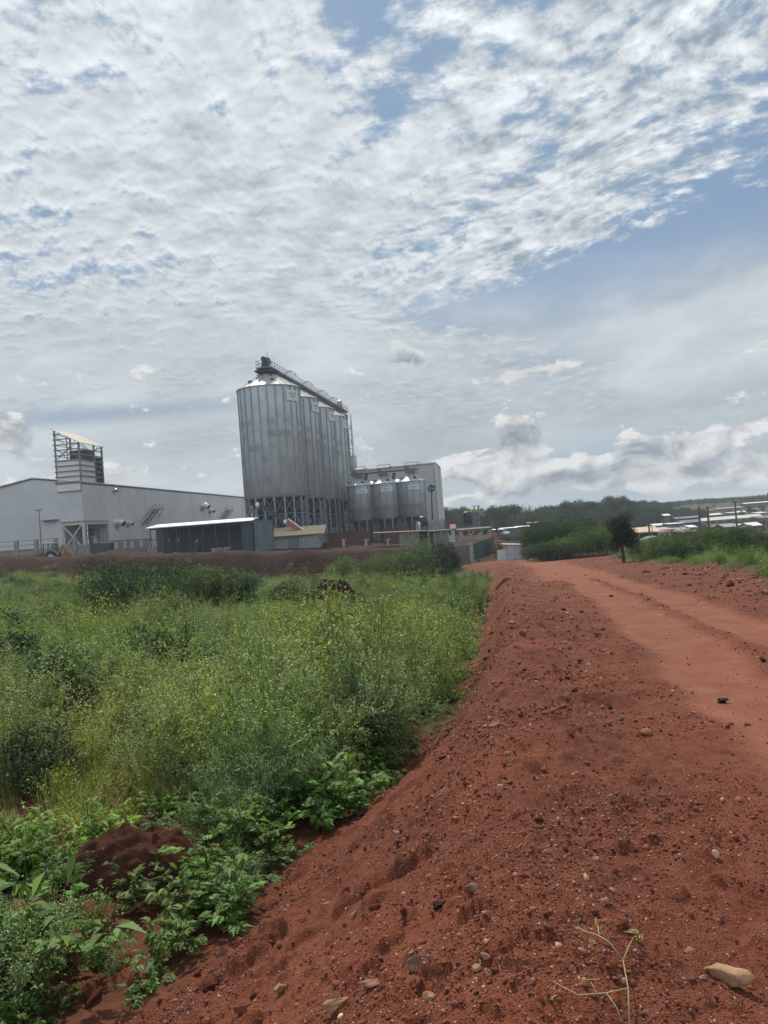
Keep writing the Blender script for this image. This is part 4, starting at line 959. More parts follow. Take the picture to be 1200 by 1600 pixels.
def block_wall():
    y = 131; a = P3(157, 846, y); b = P3(236, 840.5, y); root = thing('block_wall', 'rough grey block wall along the foot of the warehouse side', 'wall', (a.x, y, 0)); W_ = b.x - a.x
    w = MB(); w.prism([(a.x, y, -.5), (b.x, y, -.5), (b.x, y, b.z), (a.x, y, a.z)], (0, .3, 0)); w.build('wall', block_mat('mottled blockwork', (.20, .19, .175)), root)
    for q in (.14, .30, .48, .62, .80): 
        p = MB(); p.box((a.x + W_ * q, y - .02, a.z - .9), (.55, .12, 1.2)); p.build('pale_patch', plain('pale render', (.33, .32, .29), .9), root)
    # dark skip in front
    c = P3(160, 856, 122); s = MB(); s.prism([(c.x - 1.5, 121, c.z - 1.3), (c.x + 1.3, 121, c.z - 1.3), (c.x + 1.7, 121, c.z + .7), (c.x - 1.7, 121, c.z + .9)], (0, 1.8, 0)); s.bar((c.x - 1.4, 120.95, c.z + .8), (c.x - 1.1, 120.95, c.z + 1.8), .35)
    tag(s.build('rubbish_skip', M_STEEL_DARK), 'dark steel skip at the left end of the grey block wall', 'skip')
block_wall()
def pole(name, label, px0, py0, px1, py1, y, r, m_, group=None, arm=None, base=None):
    b = P3(px0, py0, y); t = P3(px1, py1, y); z0 = gz(b.x, y) - .3 if base is None else base; k = (b.z - z0) / max(.1, t.z - b.z); bx = b.x - (t.x - b.x) * k * 0
    root = thing(name, label, 'pole', (b.x, y, z0), 0, group)
    p = MB(); p.tube([(b.x, y, z0), (b.x + (t.x - b.x) * .25, y, t.z)], [r * 1.25, r * .8], 10); p.build('shaft', m_, root)
    X = b.x + (t.x - b.x) * .25
    if arm:
        for dz, w in arm:
            c = MB(); c.bar((X - w / 2, y - r, t.z - dz), (X + w / 2, y - r, t.z - dz), .12, .14); ca_ = c.build('crossarm', m_, root)
            i = MB()
            for u in (-.46, 0, .46): i.lathe((X + w * u, y - r, t.z - dz + .07), [(.06, 0), (.10, .10), (.05, .20), (.09, .26), (.03, .34)], 8)
            i.build('insulators', M_STEEL_PALE, ca_)
    return root, Vector((X, y, t.z))
M_WOOD = plain('weathered pole wood', (.11, .085, .07), .9, var=.3)
M_WOODG = plain('grey pole wood', (.20, .18, .16), .9, var=.25)
pole('utility_pole', 'thin leaning utility pole before the left gable of the warehouse', 64, 848, 61, 794, 116, .09, M_WOODG, arm=[(.35, .9)])
for px, lab in ((537, 'short pale concrete post before the left red container'), (572, 'short pale concrete post at the right end of the left red container'), (606, 'short concrete post before the right red container')):
    y = 131; p = P3(px, 849, y); m_ = MB(); m_.box((p.x, y, p.z - .6), (.42, .42, 2.4)); m_.box((p.x + .12, y, p.z + .66), (.75, .5, .16)); tag(m_.build('concrete_post', plain('pale concrete', (.36, .34, .31))), lab, 'post', 'posts before the containers')
# gate, boundary wall and the orange pillar
def gate():
    g = gnd(725, 873.5); y = 101.0
    def X(px, z, yy=y): p = P3(px, 870, yy); return Vector((p.x, yy, z))
    zb = gz(X(725, 0).x, y) - .4; zt = P3(725, 852.5, y).z
    root = thing('boundary_wall', 'low dark grey rendered wall left of the green gate fence', 'wall', X(713, zb))
    w = MB(); w.prism([X(690, zb), X(735.5, zb), X(735.5, zt), X(690, zt - .05)], (0, .22, 0)); w.build('wall', plain('dark render', (.13, .115, .11), .9, var=.25, grime=.3), root)
    c = MB(); c.bar(X(690, zt + .0) + Vector((0, .11, 0)), X(735.5, zt + .05) + Vector((0, .11, 0)), .32, .1); c.build('coping', M_CONC, root)
    p = MB(); p.box(X(737.6, (zt + .25 + zb) / 2) + Vector((0, .1, 0)), (.5, .4, zt + .25 - zb)); p.build('end_pillar', plain('grey plaster', (.30, .27, .25), .9), root)
    y2 = 119.0; a = X(740, 0); b = P3(772, 839, y2); root = thing('sheet_fence', 'dark green corrugated sheet fence rising to the orange pillar', 'fence', (a.x, y, zb))
    za, zbt = P3(740, 850, y).z, P3(772, 838.5, y2).z; zl, zr2 = P3(740, 873, y).z - .3, P3(772, 861, y2).z - .2
    n = 60; v, f = [], []
    d = Vector((b.x - a.x, y2 - y, 0)); nn = Vector((d.y, -d.x, 0)).normalized()
    for k in range(n + 1):
        u = k / n; o = a + d * u + nn * (.06 if k % 2 else 0); v += [(o.x, o.y, zl + (zr2 - zl) * u), (o.x, o.y, za + (zbt - za) * u)]
    for k in range(n): f.append((2 * k, 2 * k + 2, 2 * k + 3, 2 * k + 1))
    s = MB(); s.add(v, f); s.build('sheet', plain('dark green sheet', (.010, .042, .040), .45, .2, var=.3, scale=.6), root)
    for u in np.linspace(.05, .95, 7): p = MB(); o = a + d * u + nn * -.12; p.bar((o.x, o.y, zl + (zr2 - zl) * u - .3), (o.x, o.y, za + (zbt - za) * u + .05), .12); p.build('post', M_STEEL_DARK, root)
    c = P3(773.5, 848, y2 - .5); p = thing('gate_pillar', 'orange brown gate pillar at the top end of the green fence', 'pillar', (c.x, y2 - .4, zr2 - .4))
    m_ = MB(); m_.box((c.x, y2 - .4, (zbt + .35 + zr2 - .4) / 2), (.8, .7, zbt + .35 - zr2 + .4)); m_.build('shaft', plain('orange plaster', (.32, .15, .06), .9, var=.2, grime=.3), p)
    m_ = MB(); m_.box((c.x, y2 - .4, zbt + .42), (1.0, .9, .14)); m_.build('cap', plain('orange plaster', (.32, .15, .06)), p)
    # brick and timber heap right of the pillar
    for i in range(12):
        q = MB(); cc = P3(778 + (i * 5) % 9 - 3, 862 - (i % 5) * 4.0, 114 - (i % 3)); q.box((cc.x, cc.y, cc.z - .1), (.9 + .3 * (i % 3), .5, .38), i * .7); o = q.build('brick_stack', plain('brick red', (.26, .11, .07), .9, var=.3), None)
        tag(o, 'stack of red bricks tumbled beside the orange gate pillar', 'bricks', 'brick stacks by the gate pillar')
gate()
def shack():
    y = 100; a = P3(778, 874, y); b = P3(819.5, 874 - 3, y); zb = min(a.z, b.z) - .4; zt = P3(806, 850, y).z; W_ = b.x - a.x; um = (P3(792, 870, y).x - a.x)
    root = thing('roadside_shack', 'small pale metal shack with a white tin roof at the bend of the road', 'shack', (a.x, y, zb)); X = lambda u, t, z: Vector((a.x + u, y + t, z)); D = 2.4
    mt = cladding('pale shack sheet', (.62, .60, .61), .18, .6, dirt=.25, bstr=.3)
    w = MB(); w.prism([X(um, 0, zb), X(W_, 0, zb), X(W_ - .15, 0, zt - .25), X(um, 0, zt)], (0, .06, 0)); w.prism([X(W_ - .05, .07, zb), X(W_ - .05, D, zb), X(W_ - .15, D, zt - .35), X(W_ - .15, .07, zt - .25)], (.05, 0, 0)); w.prism([X(um, D, zb), X(W_, D, zb), X(W_ - .1, D, zt - .3), X(um, D, zt - .05)], (0, .05, 0)); w.build('wall', mt, root)
    w = MB(); w.prism([X(0, .2, zb), X(um - .02, .05, zb), X(um - .02, .05, zt - .55), X(0, .2, zt - .65)], (0, .06, 0)); w.build('side_screen', mt, root)
    bt = MB(); bt.bar(X(um, -.03, zb), X(um, -.03, zt - .02), .07); bt.bar(X(um + 1.1, -.03, zb), X(um + 1.1, -.03, zt - .12), .05); bt.bar(X(um, -.03, zb + 1.0), X(um + 1.1, -.03, zb + 1.0), .05); bt.build('door_frame', M_STEEL_PALE, root)
    r = MB(); r.prism([X(um - .25, -.3, zt + .05), X(W_ + .35, -.3, zt - .22), X(W_ + .35, -.3, zt - .14), X(um - .25, -.3, zt + .13)], (0, D + .7, 0)); r.build('roof', M_WHITEROOF, root)
shack()
# what stands beyond the gate
gable_house('brick_row_house', 'long low brick row building with a dark roof beyond the gate', 'house', 718, 768, 838, 825, 165, block_mat('pale brick', (.36, .27, .21)), M_STEEL_DARK, doors=3, wins=4, mono=True)
for px0, px1, pb, pt, y, lab in ((769, 785, 833, 827, 205, 'small white roofed house behind the figure in dark blue'), (785, 808, 831, 824.5, 215, 'white roofed shed right of the white car'), (808, 827, 829, 822, 225, 'long white roof at the left edge of the big bush clump'), (826, 842, 822, 816, 240, 'far white roofed house just above the big bush clump')):
    gable_house('white_roofed_house', lab, 'house', px0, px1, pb, pt, y, plain('dark grey wall', (.12, .115, .11), .9), M_WHITEROOF if y != 240 else plain('dull tin', (.30, .29, .28)), 'white roofed houses beyond the gate', mono=True, wins=2)  # walls in one even dark grey
def tank_stand():
    y = 190; c = P3(730, 808, y); z0 = -4.5; root = thing('tank_stand', 'big dark water tank on a steel stand before the far wood', 'tank', (c.x, y, z0))
    t = MB(); t.lathe((c.x, y, c.z), [(.02, -1.6), (1.15, -1.55), (1.15, .9), (.9, 1.25), (.3, 1.45), (.02, 1.46)], 20); t.build('tank_body', plain('black plastic', (.02, .023, .026), .45), root, smooth=True)
    s = MB(); k = c.z - 1.75
    for i in (-1, 1):
        for j in (-1, 1): s.bar((c.x + 1.1 * i, y + 1.1 * j, z0), (c.x + 1.1 * i, y + 1.1 * j, k), .16)
        s.bar((c.x + 1.1 * i, y - 1.1, z0 + 2), (c.x - 1.1 * i, y - 1.1, k - .4), .1); s.bar((c.x - 1.2, y + 1.1 * i, (k + z0) / 2 + 1), (c.x + 1.2, y + 1.1 * i, (k + z0) / 2 + 1), .1)
    s.build('stand', M_STEEL, root); p = MB(); p.box((c.x, y, k + .05), (3.0, 3.0, .18)); p.build('platform', M_STEEL_DARK, root)
    y = 196; c = P3(744, 795, y); root = thing('watch_tower', 'slender lookout tower with a pale roofed cabin before the far wood', 'tower', (c.x, y, z0)); s = MB()
    for i in (-1, 1):
        for j in (-1, 1): s.bar((c.x + .55 * i, y + .55 * j, z0), (c.x + .5 * i, y + .5 * j, c.z + .6), .14)
    z = z0 + 1
    while z < c.z - 1: s.bar((c.x - .55, y - .55, z), (c.x + .55, y - .55, z + 1.4), .08); s.bar((c.x + .55, y - .55, z), (c.x - .55, y - .55, z + 1.4), .08); z += 1.4
    s.build('legs_frame', M_STEEL, root); b = MB(); b.box((c.x, y, c.z - .45), (1.35, 1.35, .7)); b.build('cabin', plain('tan boards', (.40, .29, .19), .8), root)
    for i in (-1, 1): p = MB(); p.bar((c.x + .6 * i, y - .6, c.z - .1), (c.x + .6 * i, y - .6, c.z + .65), .12); p.build('cabin_post', M_STEEL_DARK, root)
    r = MB(); r.box((c.x, y, c.z + .72), (2.0, 2.0, .16)); r.build('roof', plain('pale roof', (.52, .46, .40), .7), root)
tank_stand()
# ---------------------------------------------------------------- people
def person(label, px, pyb, y, shirt, trousers, pose='stand', rz=0.0, scale=1.0, hat=None, hair=(.015, .012, .010)):
    p = P3(px, pyb, y); z = p.z
    bm = bmesh.new(); sk = []
    def vtx(c, r): v_ = bm.verts.new(c); sk.append(r); return v_
    lean = .16 if pose == 'bend' else .03
    J = {}
    def chain(names, pts):
        prev = None
        for n_, c, r in pts:
            if n_ in J: v_ = J[n_]
            else: v_ = vtx(c, r); J[n_] = v_
            if prev is not None: bm.edges.new((prev, v_))
            prev = v_
    step = .16 if pose == 'walk' else .05
    chain(0, [('pel', (0, 0, .95), .145), ('wst', (0, lean * .4, 1.08), .125), ('chs', (0, lean * 1.2, 1.30), .155), ('shd', (0, lean * 1.8, 1.43), .10), ('nek', (0, lean * 2.2, 1.51), .055), ('hd0', (0, lean * 2.6 + .02, 1.60), .088), ('hd1', (0, lean * 2.8 + .015, 1.68), .098), ('hd2', (0, lean * 2.9, 1.745), .060)])
    chain(0, [('hd0', 0, 0), ('nose', (0, lean * 2.6 + .115, 1.61), .018)])
    for s in (-1, 1):
        st = step * s
        chain(0, [('pel', 0, 0), ('hip%d' % s, (.095 * s, 0, .90), .095), ('kne%d' % s, (.105 * s, st * .6 + .03, .50), .062), ('ank%d' % s, (.11 * s, st, .09), .042), ('toe%d' % s, (.12 * s, st + .16, .035), .034)])
        hx = .25 if pose != 'bend' else .18; hy = .12 if pose == 'stand' else (.42 if pose == 'bend' else -.14 * s)
        ez = 1.14; wz_ = .92 if pose != 'bend' else .98
        chain(0, [('shd', 0, 0), ('sho%d' % s, (.185 * s, lean * 1.7, 1.40), .060), ('elb%d' % s, ((hx + .01) * s, lean + hy * .35, ez), .043), ('wri%d' % s, (hx * s, lean + hy, wz_), .028), ('plm%d' % s, (hx * s, lean + hy + .03, wz_ - .07), .030)])
        for k, (du, dl) in enumerate(((-.026, .075), (-.009, .088), (.009, .084), (.025, .066))):
            chain(0, [('plm%d' % s, 0, 0), ('f%d%da' % (s, k), ((hx) * s, lean + hy + .035 + du, wz_ - .07 - dl * .55), .009), ('f%d%db' % (s, k), ((hx - .012) * s, lean + hy + .038 + du, wz_ - .07 - dl), .008)])
        chain(0, [('plm%d' % s, 0, 0), ('t%da' % s, ((hx - .025) * s, lean + hy + .075, wz_ - .085), .010), ('t%db' % s, ((hx - .03) * s, lean + hy + .085, wz_ - .12), .008)])
    me = bpy.data.meshes.new('person'); bm.verts.index_update(); bm.to_mesh(me); bm.free()
    o = bpy.data.objects.new('person', me); COL.objects.link(o)
    sm = o.modifiers.new('s', 'SKIN'); sv = me.skin_vertices[0].data
    for i, r in enumerate(sk): sv[i].radius = (r, r)
    sv[0].use_root = True; sm.use_smooth_shade = True
    ss_ = o.modifiers.new('u', 'SUBSURF'); ss_.levels = 1; ss_.render_levels = 1
    dg = bpy.context.evaluated_depsgraph_get(); me2 = bpy.data.meshes.new_from_object(o.evaluated_get(dg)); o.modifiers.clear(); o.data = me2
    for c, n_ in ((shirt, 'shirt cloth'), (trousers, 'trouser cloth'), ((.055, .030, .020), 'skin'), ((.03, .025, .022), 'shoe')): me2.materials.append(plain(n_ + str(c), c, .85))
    me2.materials  # slots in order: shirt, trousers, skin, shoe
    for pl in me2.polygons:
        c = pl.center; r = math.hypot(c.x, c.y - lean)
        pl.material_index = 3 if c.z < .075 else 1 if (c.z < .98 and abs(c.x) < .19 and c.y < .2 + lean) else 2 if (c.z > 1.475 or (abs(c.x) > .16 and c.z < 1.18)) else 0
        pl.use_smooth = True
    o.location = (p.x, y, z); o.rotation_euler = (0, 0, rz); o.scale = (scale,) * 3
    hb = MB(); hb.lathe((0, lean * 2.85 - .012, 1.655), [(.103, 0), (.108, .05), (.085, .105), (.03, .128), (.001, .13)], 14); hb.build('hair' if not hat else 'hard_hat', plain('hair' if not hat else 'hat' + str(hat), hat or hair, .8), o, smooth=True, world=False)
    return tag(o, label, 'person')
TEAL = (.03, .20, .19)
person('worker in a rose red top standing in the open front of the blue shed', 265, 857.5, 116.8, (.45, .055, .075), (.03, .035, .05), 'stand', 2.6)
person('worker in a pale blue top bending at the heap of sacks', 307, 857.5, 116.6, (.06, .26, .36), (.10, .13, .14), 'bend', -1.3)
person('person in a tan top between the rose red and pale blue workers', 279, 856.5, 118.5, (.30, .22, .13), (.10, .08, .06), 'stand', 3.0)
person('worker in a teal top standing behind the yellow digger', 92.5, 876, 113, TEAL, (.05, .06, .07), 'stand', 2.2)
person('worker in a teal top and white helmet right of the digger', 104, 875, 114, (.02, .12, .11), (.03, .03, .04), 'stand', -2.2, hat=(.55, .62, .60))
person('person in an orange top on the grass bank beyond the gate', 740.5, 841, 152, (.62, .10, .035), (.20, .05, .04), 'walk', .6)
person('person in dark blue clothes standing beside the white car', 777, 838.5, 146, (.018, .028, .06), (.016, .022, .045), 'stand', 2.9, 1.0)
# ---------------------------------------------------------------- vehicles
def wheel(root, c, r, w, mt_t=None):
    t = MB(); n = 20; prof = [(r * .62, -w / 2), (r * .93, -w / 2), (r, -w * .3), (r, w * .3), (r * .93, w / 2), (r * .62, w / 2)]
    vs, fs = [], []
    for rr, yy in prof: vs += [(c[0] + rr * math.cos(2 * math.pi * k / n), c[1] + yy, c[2] + rr * math.sin(2 * math.pi * k / n)) for k in range(n)]
    for i in range(len(prof) - 1):
        for k in range(n): fs.append((i * n + k, i * n + (k + 1) % n, (i + 1) * n + (k + 1) % n, (i + 1) * n + k))
    t.add(vs, fs); wl = t.build('wheel', M_BLACK, root, world=False)
    h_ = MB(); h_.tube([(c[0], c[1] - w * .3, c[2]), (c[0], c[1] + w * .3, c[2])], r * .62, 16); h_.build('rim', M_CREAM, wl, world=False)
def digger():
    y = 112; p = P3(76, 879, y); root = thing('backhoe_loader', 'dirty yellow backhoe loader with a pale cab roof on the earth bank', 'digger', (p.x, y, p.z), 0)
    Y = plain('dirty yellow paint', (.30, .15, .035), .6, var=.35, grime=1.0); DK = M_STEEL_DARK
    b = MB(); b.prism([(-1.9, -.45, .75), (1.0, -.45, .75), (1.0, -.45, 1.45), (-.5, -.45, 1.5), (-1.9, -.45, 1.3)], (0, .9, 0)); b.build('body', Y, root, world=False)
    ch = MB(); ch.box((-.2, 0, .72), (3.4, .7, .3)); ch.build('chassis', DK, root, world=False)
    cb = MB()
    for x_, t_ in ((-.35, -.1), (1.05, 0)):
        for s in (-.75, .75): cb.bar((x_, s, 1.3), (x_ + t_ * -1, s * .92, 2.75), .10)
    for s in (-.75, .75): cb.bar((.4, s, 1.3), (.4, s * .92, 2.75), .07); cb.bar((-.35, s, 1.35), (1.05, s, 1.35), .12); cb.box((.35, s * .98, 1.15), (1.4, .08, .5))
    cb.build('cab_frame', DK, root, world=False)
    gl = MB()
    for s in (-.72, .72): gl.prism([(-.3, s, 1.4), (1.0, s, 1.4), (1.0, s * .93, 2.7), (-.25, s * .93, 2.7)], (0, .02, 0))
    mg, nt_, bb, oo = mat('cab glass'); setc(nt_, bb, (.55, .62, .62), .08, 0, .5); bb.inputs['Transmission Weight'].default_value = .85; gl.build('window', mg, root, world=False)
    r = MB(); r.box((.36, 0, 2.86), (1.75, 1.6, .16)); r.build('cab_roof', plain('cream cab roof', (.62, .52, .34), .6), root, world=False)
    st = MB(); st.box((.45, 0, 1.45), (.5, .5, .5)); st.box((.72, 0, 1.85), (.12, .5, .6)); st.build('seat', M_BLACK, root, world=False)
    for s in (-.78, .78): wheel(root, (.75, s, .78), .78, .45); wheel(root, (-1.45, s, .50), .50, .32)
    fd = MB()
    for s in (-.8, .8): fd.tube([(.75 + .98 * math.cos(q), s, .80 + .98 * math.sin(q)) for q in np.linspace(.2, 2.9, 9)], .12, 6)
    fd.build('fender', plain('grey fender', (.20, .19, .18), .7, grime=.6), root, world=False)
    ar = MB()
    for s in (-.62, .62): ar.bar((-.6, s, 1.5), (-2.5, s, .95), .16, .24); ar.bar((-2.5, s, .95), (-3.0, s, .45), .14, .2)
    ar.build('loader_arm', Y, root, world=False)
    bk = MB(); bk.prism([(-3.0, -1.1, .15), (-3.75, -1.1, .05), (-3.9, -1.1, .18), (-3.3, -1.1, .55), (-3.05, -1.1, .95), (-2.9, -1.1, .9)], (0, 2.2, 0)); bk.build('loader_bucket', plain('rusty bucket', (.20, .075, .04), .8, grime=.8), root, world=False)
    bo = MB(); bo.bar((1.3, 0, 1.0), (2.3, 0, 2.4), .22, .34); bo.bar((2.3, 0, 2.4), (2.9, 0, 1.3), .2, .28); bo.build('backhoe_boom', Y, root, world=False)
    bu = MB(); bu.prism([(2.75, -.3, 1.25), (3.05, -.3, 1.2), (3.15, -.3, .75), (2.75, -.3, .7), (2.55, -.3, .9)], (0, .6, 0)); bu.build('backhoe_bucket', plain('rusty bucket', (.20, .075, .04)), root, world=False)
    return root
digger()
def car(label, px, pyb, y, c, rz, name='parked_car'):
    p = P3(px, pyb, y); root = thing(name, label, 'car', (p.x, y, p.z), rz)
    pt = plain('car paint' + str(c), c, .3, var=.05, spec=.5); gl = plain('car glass', (.03, .04, .045), .1, spec=.6)
    def sec(x, zs, w): return [(x, -w, zs[0]), (x, -w * 1.02, (zs[0] + zs[1]) / 2), (x, -w * .93, zs[1]), (x, w * .93, zs[1]), (x, w * 1.02, (zs[0] + zs[1]) / 2), (x, w, zs[0])]
    b = MB(); S_ = [sec(-2.1, (.35, .75), .72), sec(-1.9, (.25, .90), .82), sec(-.9, (.22, .98), .85), sec(.2, (.22, 1.0), .85), sec(1.5, (.22, .98), .85), sec(2.0, (.28, .92), .82), sec(2.12, (.40, .80), .74)]
    vs = [q for s_ in S_ for q in s_]; fs = [(i * 6 + k, i * 6 + (k + 1) % 6, (i + 1) * 6 + (k + 1) % 6, (i + 1) * 6 + k) for i in range(6) for k in range(6)] + [tuple(range(6))[::-1], tuple(range(36, 42))]
    b.add(vs, fs); b.build('body', pt, root, smooth=False, world=False)
    g = MB(); vs = [(-1.1, -.78, .97), (-.35, -.64, 1.42), (1.15, -.64, 1.42), (1.75, -.78, .97)]; vs += [(x, -yy, z) for x, yy, z in vs]
    g.add(vs, [(0, 1, 2, 3), (7, 6, 5, 4), (0, 4, 5, 1), (2, 6, 7, 3), (0, 3, 7, 4)]); g.build('windows', gl, root, world=False)
    r = MB(); r.box((.40, 0, 1.44), (1.62, 1.32, .07)); r.build('roof', pt, root, world=False)
    for x_ in (-1.3, 1.35):
        for s in (-.75, .75): wheel(root, (x_, s, .32), .32, .22)
    for s in (-.55, .55): h_ = MB(); h_.box((-2.08, s, .66), (.12, .32, .14)); h_.build('headlight', M_GALV_BRIGHT, root, world=False)
car('white car seen end on behind the gate beside the figure in dark blue', 788.5, 836.5, 205, (.55, .57, .57), 1.75)
M_PANEL = plain('teal awning cloth', (.12, .21, .22), .5, var=.1)
# ---------------------------------------------------------------- foliage
def leaf_material(name='leaf', trans=.32, inst=True):
    m = bpy.data.materials.new(name); m.use_nodes = True; nt = m.node_tree; nt.nodes.clear(); o = nt.nodes.new('ShaderNodeOutputMaterial')
    c = attr(nt, 'Col', 'GEOMETRY', 'Color')
    if inst:
        t = attr(nt, 'tint', 'INSTANCER', 'Color'); c = mixc(nt, 1.0, c, t, 'MULTIPLY')
    d = nt.nodes.new('ShaderNodeBsdfDiffuse'); nt.links.new(c.s, d.inputs[0])
    tr = nt.nodes.new('ShaderNodeBsdfTranslucent'); c2 = mixc(nt, 1.0, c, (1.12, 1.25, .52), 'MULTIPLY'); nt.links.new(c2.s, tr.inputs[0])
    g = nt.nodes.new('ShaderNodeBsdfGlossy'); g.inputs['Roughness'].default_value = .55; g.inputs['Color'].default_value = (.8, .85, .8, 1)
    m1 = nt.nodes.new('ShaderNodeMixShader'); m1.inputs[0].default_value = trans; nt.links.new(d.outputs[0], m1.inputs[1]); nt.links.new(tr.outputs[0], m1.inputs[2])
    m2 = nt.nodes.new('ShaderNodeMixShader'); m2.inputs[0].default_value = .022; nt.links.new(m1.outputs[0], m2.inputs[1]); nt.links.new(g.outputs[0], m2.inputs[2])
    nt.links.new(m2.outputs[0], o.inputs[0]); return m
M_LEAFI = leaf_material('weed leaf'); M_LEAF = leaf_material('tree leaf', .22, False); M_LEAFN = leaf_material('broad leaf', .35, False)
M_BARK = plain('bark', (.060, .045, .035), .95, var=.35, scale=6, bmp=.6)
class LM:
    """leaf mesh: quads with a colour of their own"""
    def __init__(s, seed): s.V, s.C, s.n = [], [], 0; s.r = np.random.default_rng(seed)
    def quads(s, Q, C): s.V.append(np.asarray(Q, float).reshape(-1, 4, 3)); s.C.append(np.asarray(C, float).reshape(-1, 3))
    def leaves(s, base, d, L, Wd, col, droop=.15):
        """rhombic leaves: base (n,3), direction (n,3), length, width, colour (n,3)"""
        base = np.asarray(base, float); d = np.asarray(d, float); n = len(base); d = d / np.linalg.norm(d, axis=1, keepdims=True)
        L = np.broadcast_to(L, n)[:, None]; Wd = np.broadcast_to(Wd, n)[:, None]
        u = s.r.normal(size=(n, 3)) * .35 + np.array([0, 0, 1.0]); side = np.cross(d, u); side /= np.linalg.norm(side, axis=1, keepdims=True) + 1e-9
        mid = base + d * L * .5; tip = base + d * L - np.array([0, 0, 1.0]) * L * droop; up = np.cross(side, d) * L * .06
        s.quads(np.stack([base, mid + side * Wd * .5 + up, tip, mid - side * Wd * .5 + up], 1), np.broadcast_to(col, (n, 3)))
    def stem(s, pts, r, col):
        pts = np.asarray(pts, float)
        for a in ((1, 0, 0), (0, 1, 0)):
            a = np.array(a, float) * r; p, q = pts[:-1], pts[1:]
            s.quads(np.stack([p - a, p + a, q + a * .8, q - a * .8], 1), np.broadcast_to(col, (len(p), 3)))
    def data(s):
        Vv = np.concatenate(s.V); C = np.concatenate(s.C); n = len(Vv)
        return Vv.reshape(-1, 3), np.arange(n * 4).reshape(n, 4), np.concatenate([np.repeat(C, 4, 0), np.ones((n * 4, 1))], 1)
def jit(r, c, n, a=.25): return np.asarray(c) * (1 + r.normal(size=(n, 1)) * a).clip(.45, 1.7) * (1 + r.normal(size=(n, 3)) * .07)
def curve(b, d, L, bend, k=6):
    t = np.linspace(0, 1, k)[:, None]; d = np.asarray(d, float); p = np.asarray(b) + d * L * t + np.array([0, 0, 1.0]) * bend * L * t * t; return p
G1, G2, G3, G4 = (.165, .205, .100), (.085, .145, .038), (.175, .200, .055), (.070, .115, .042)
PALE, STRAW = (.32, .37, .24), (.17, .165, .080)
def rdir(r, tilt): a = r.uniform(0, 2 * math.pi); return np.array([math.cos(a) * math.sin(tilt), math.sin(a) * math.sin(tilt), math.cos(tilt)])
def p_feather(seed, h=.85, flowers=1.0, col=G1):
    m = LM(seed); r = m.r
    for k in range(r.integers(8, 12)):
        d = rdir(r, r.uniform(.08, .75)); L = h * r.uniform(.6, 1.0); p = curve((r.normal() * .03, r.normal() * .03, 0), d, L, .12, 7); m.stem(p, .0035, np.array(col) * .8)
        for j in range(1, 7):
            nb = 3 if j > 2 else 2
            for _ in range(nb):
                dd = d * .5 + r.normal(size=3) * .55 + np.array([0, 0, .25]); dd /= np.linalg.norm(dd); bl = L * r.uniform(.12, .30) * (1.25 - j * .08)
                q = curve(p[j], dd, bl, .1, 4)
                if j > 3: m.stem(q, .0018, np.array(col) * .9)
                n = 7; t = r.uniform(.1, 1, n)[:, None]; bs = p[j] + dd * bl * t; ld = dd + r.normal(size=(n, 3)) * .8
                m.leaves(bs, ld, r.uniform(.025, .055, n) * (1.2 if j < 3 else .8), r.uniform(.007, .013, n), jit(r, col, n))
                if j > 3:
                    n = int(6 * flowers); m.leaves(q[-1] + r.normal(size=(n, 3)) * .030, r.normal(size=(n, 3)) + np.array([0, 0, .5]), .0105, .009, jit(r, PALE, n, .2), 0)
    return m.data()
def p_broad(seed, h=.45, col=G2, n_st=7, lobes=4):
    """lobed bright leaves on leaning stems"""
    m = LM(seed); r = m.r
    for k in range(n_st):
        d = rdir(r, r.uniform(.15, .9)); L = h * r.uniform(.6, 1.1); p = curve((r.normal() * .03, r.normal() * .03, 0), d, L, .05, 6); m.stem(p, .004, np.array(col) * .7)
        for j in range(2, 6):
            for _ in range(2):
                ld = d * .4 + r.normal(size=3) * .7; ld[2] = abs(ld[2]) * .4 + .05; ld /= np.linalg.norm(ld); LL = r.uniform(.09, .17); c = jit(r, col, 1, .28)
                for i in range(lobes):
                    t = .25 + .75 * i / lobes; sd = np.cross(ld, (0, 0, 1)); sd /= np.linalg.norm(sd) + 1e-9; w = LL * .50 * (1 - .5 * t)
                    dr = np.array([0, 0, -.25 * t * t * LL])
                    m.leaves([p[j] + ld * LL * t * .8 + dr] * 2, [ld * .7 + sd, ld * .7 - sd], w, w * .42, c)
                m.leaves([p[j] + ld * LL * .15], [ld], LL * .95, LL * .22, c, .25)
    return m.data()
def p_small(seed, h=.6, col=G3, n_st=12, ls=.035):
    m = LM(seed); r = m.r
    for k in range(n_st):
        d = rdir(r, r.uniform(.05, .8)); L = h * r.uniform(.5, 1.0); p = curve((r.normal() * .05, r.normal() * .05, 0), d, L, .1, 7); m.stem(p, .003, np.array(col) * .75)
        for j in range(1, 7):
            n = 8; bs = p[j] + r.normal(size=(n, 3)) * .035; m.leaves(bs, d * .3 + r.normal(size=(n, 3)) * .8, r.uniform(.7, 1.3, n) * ls, r.uniform(.4, .6, n) * ls, jit(r, col, n))
    return m.data()
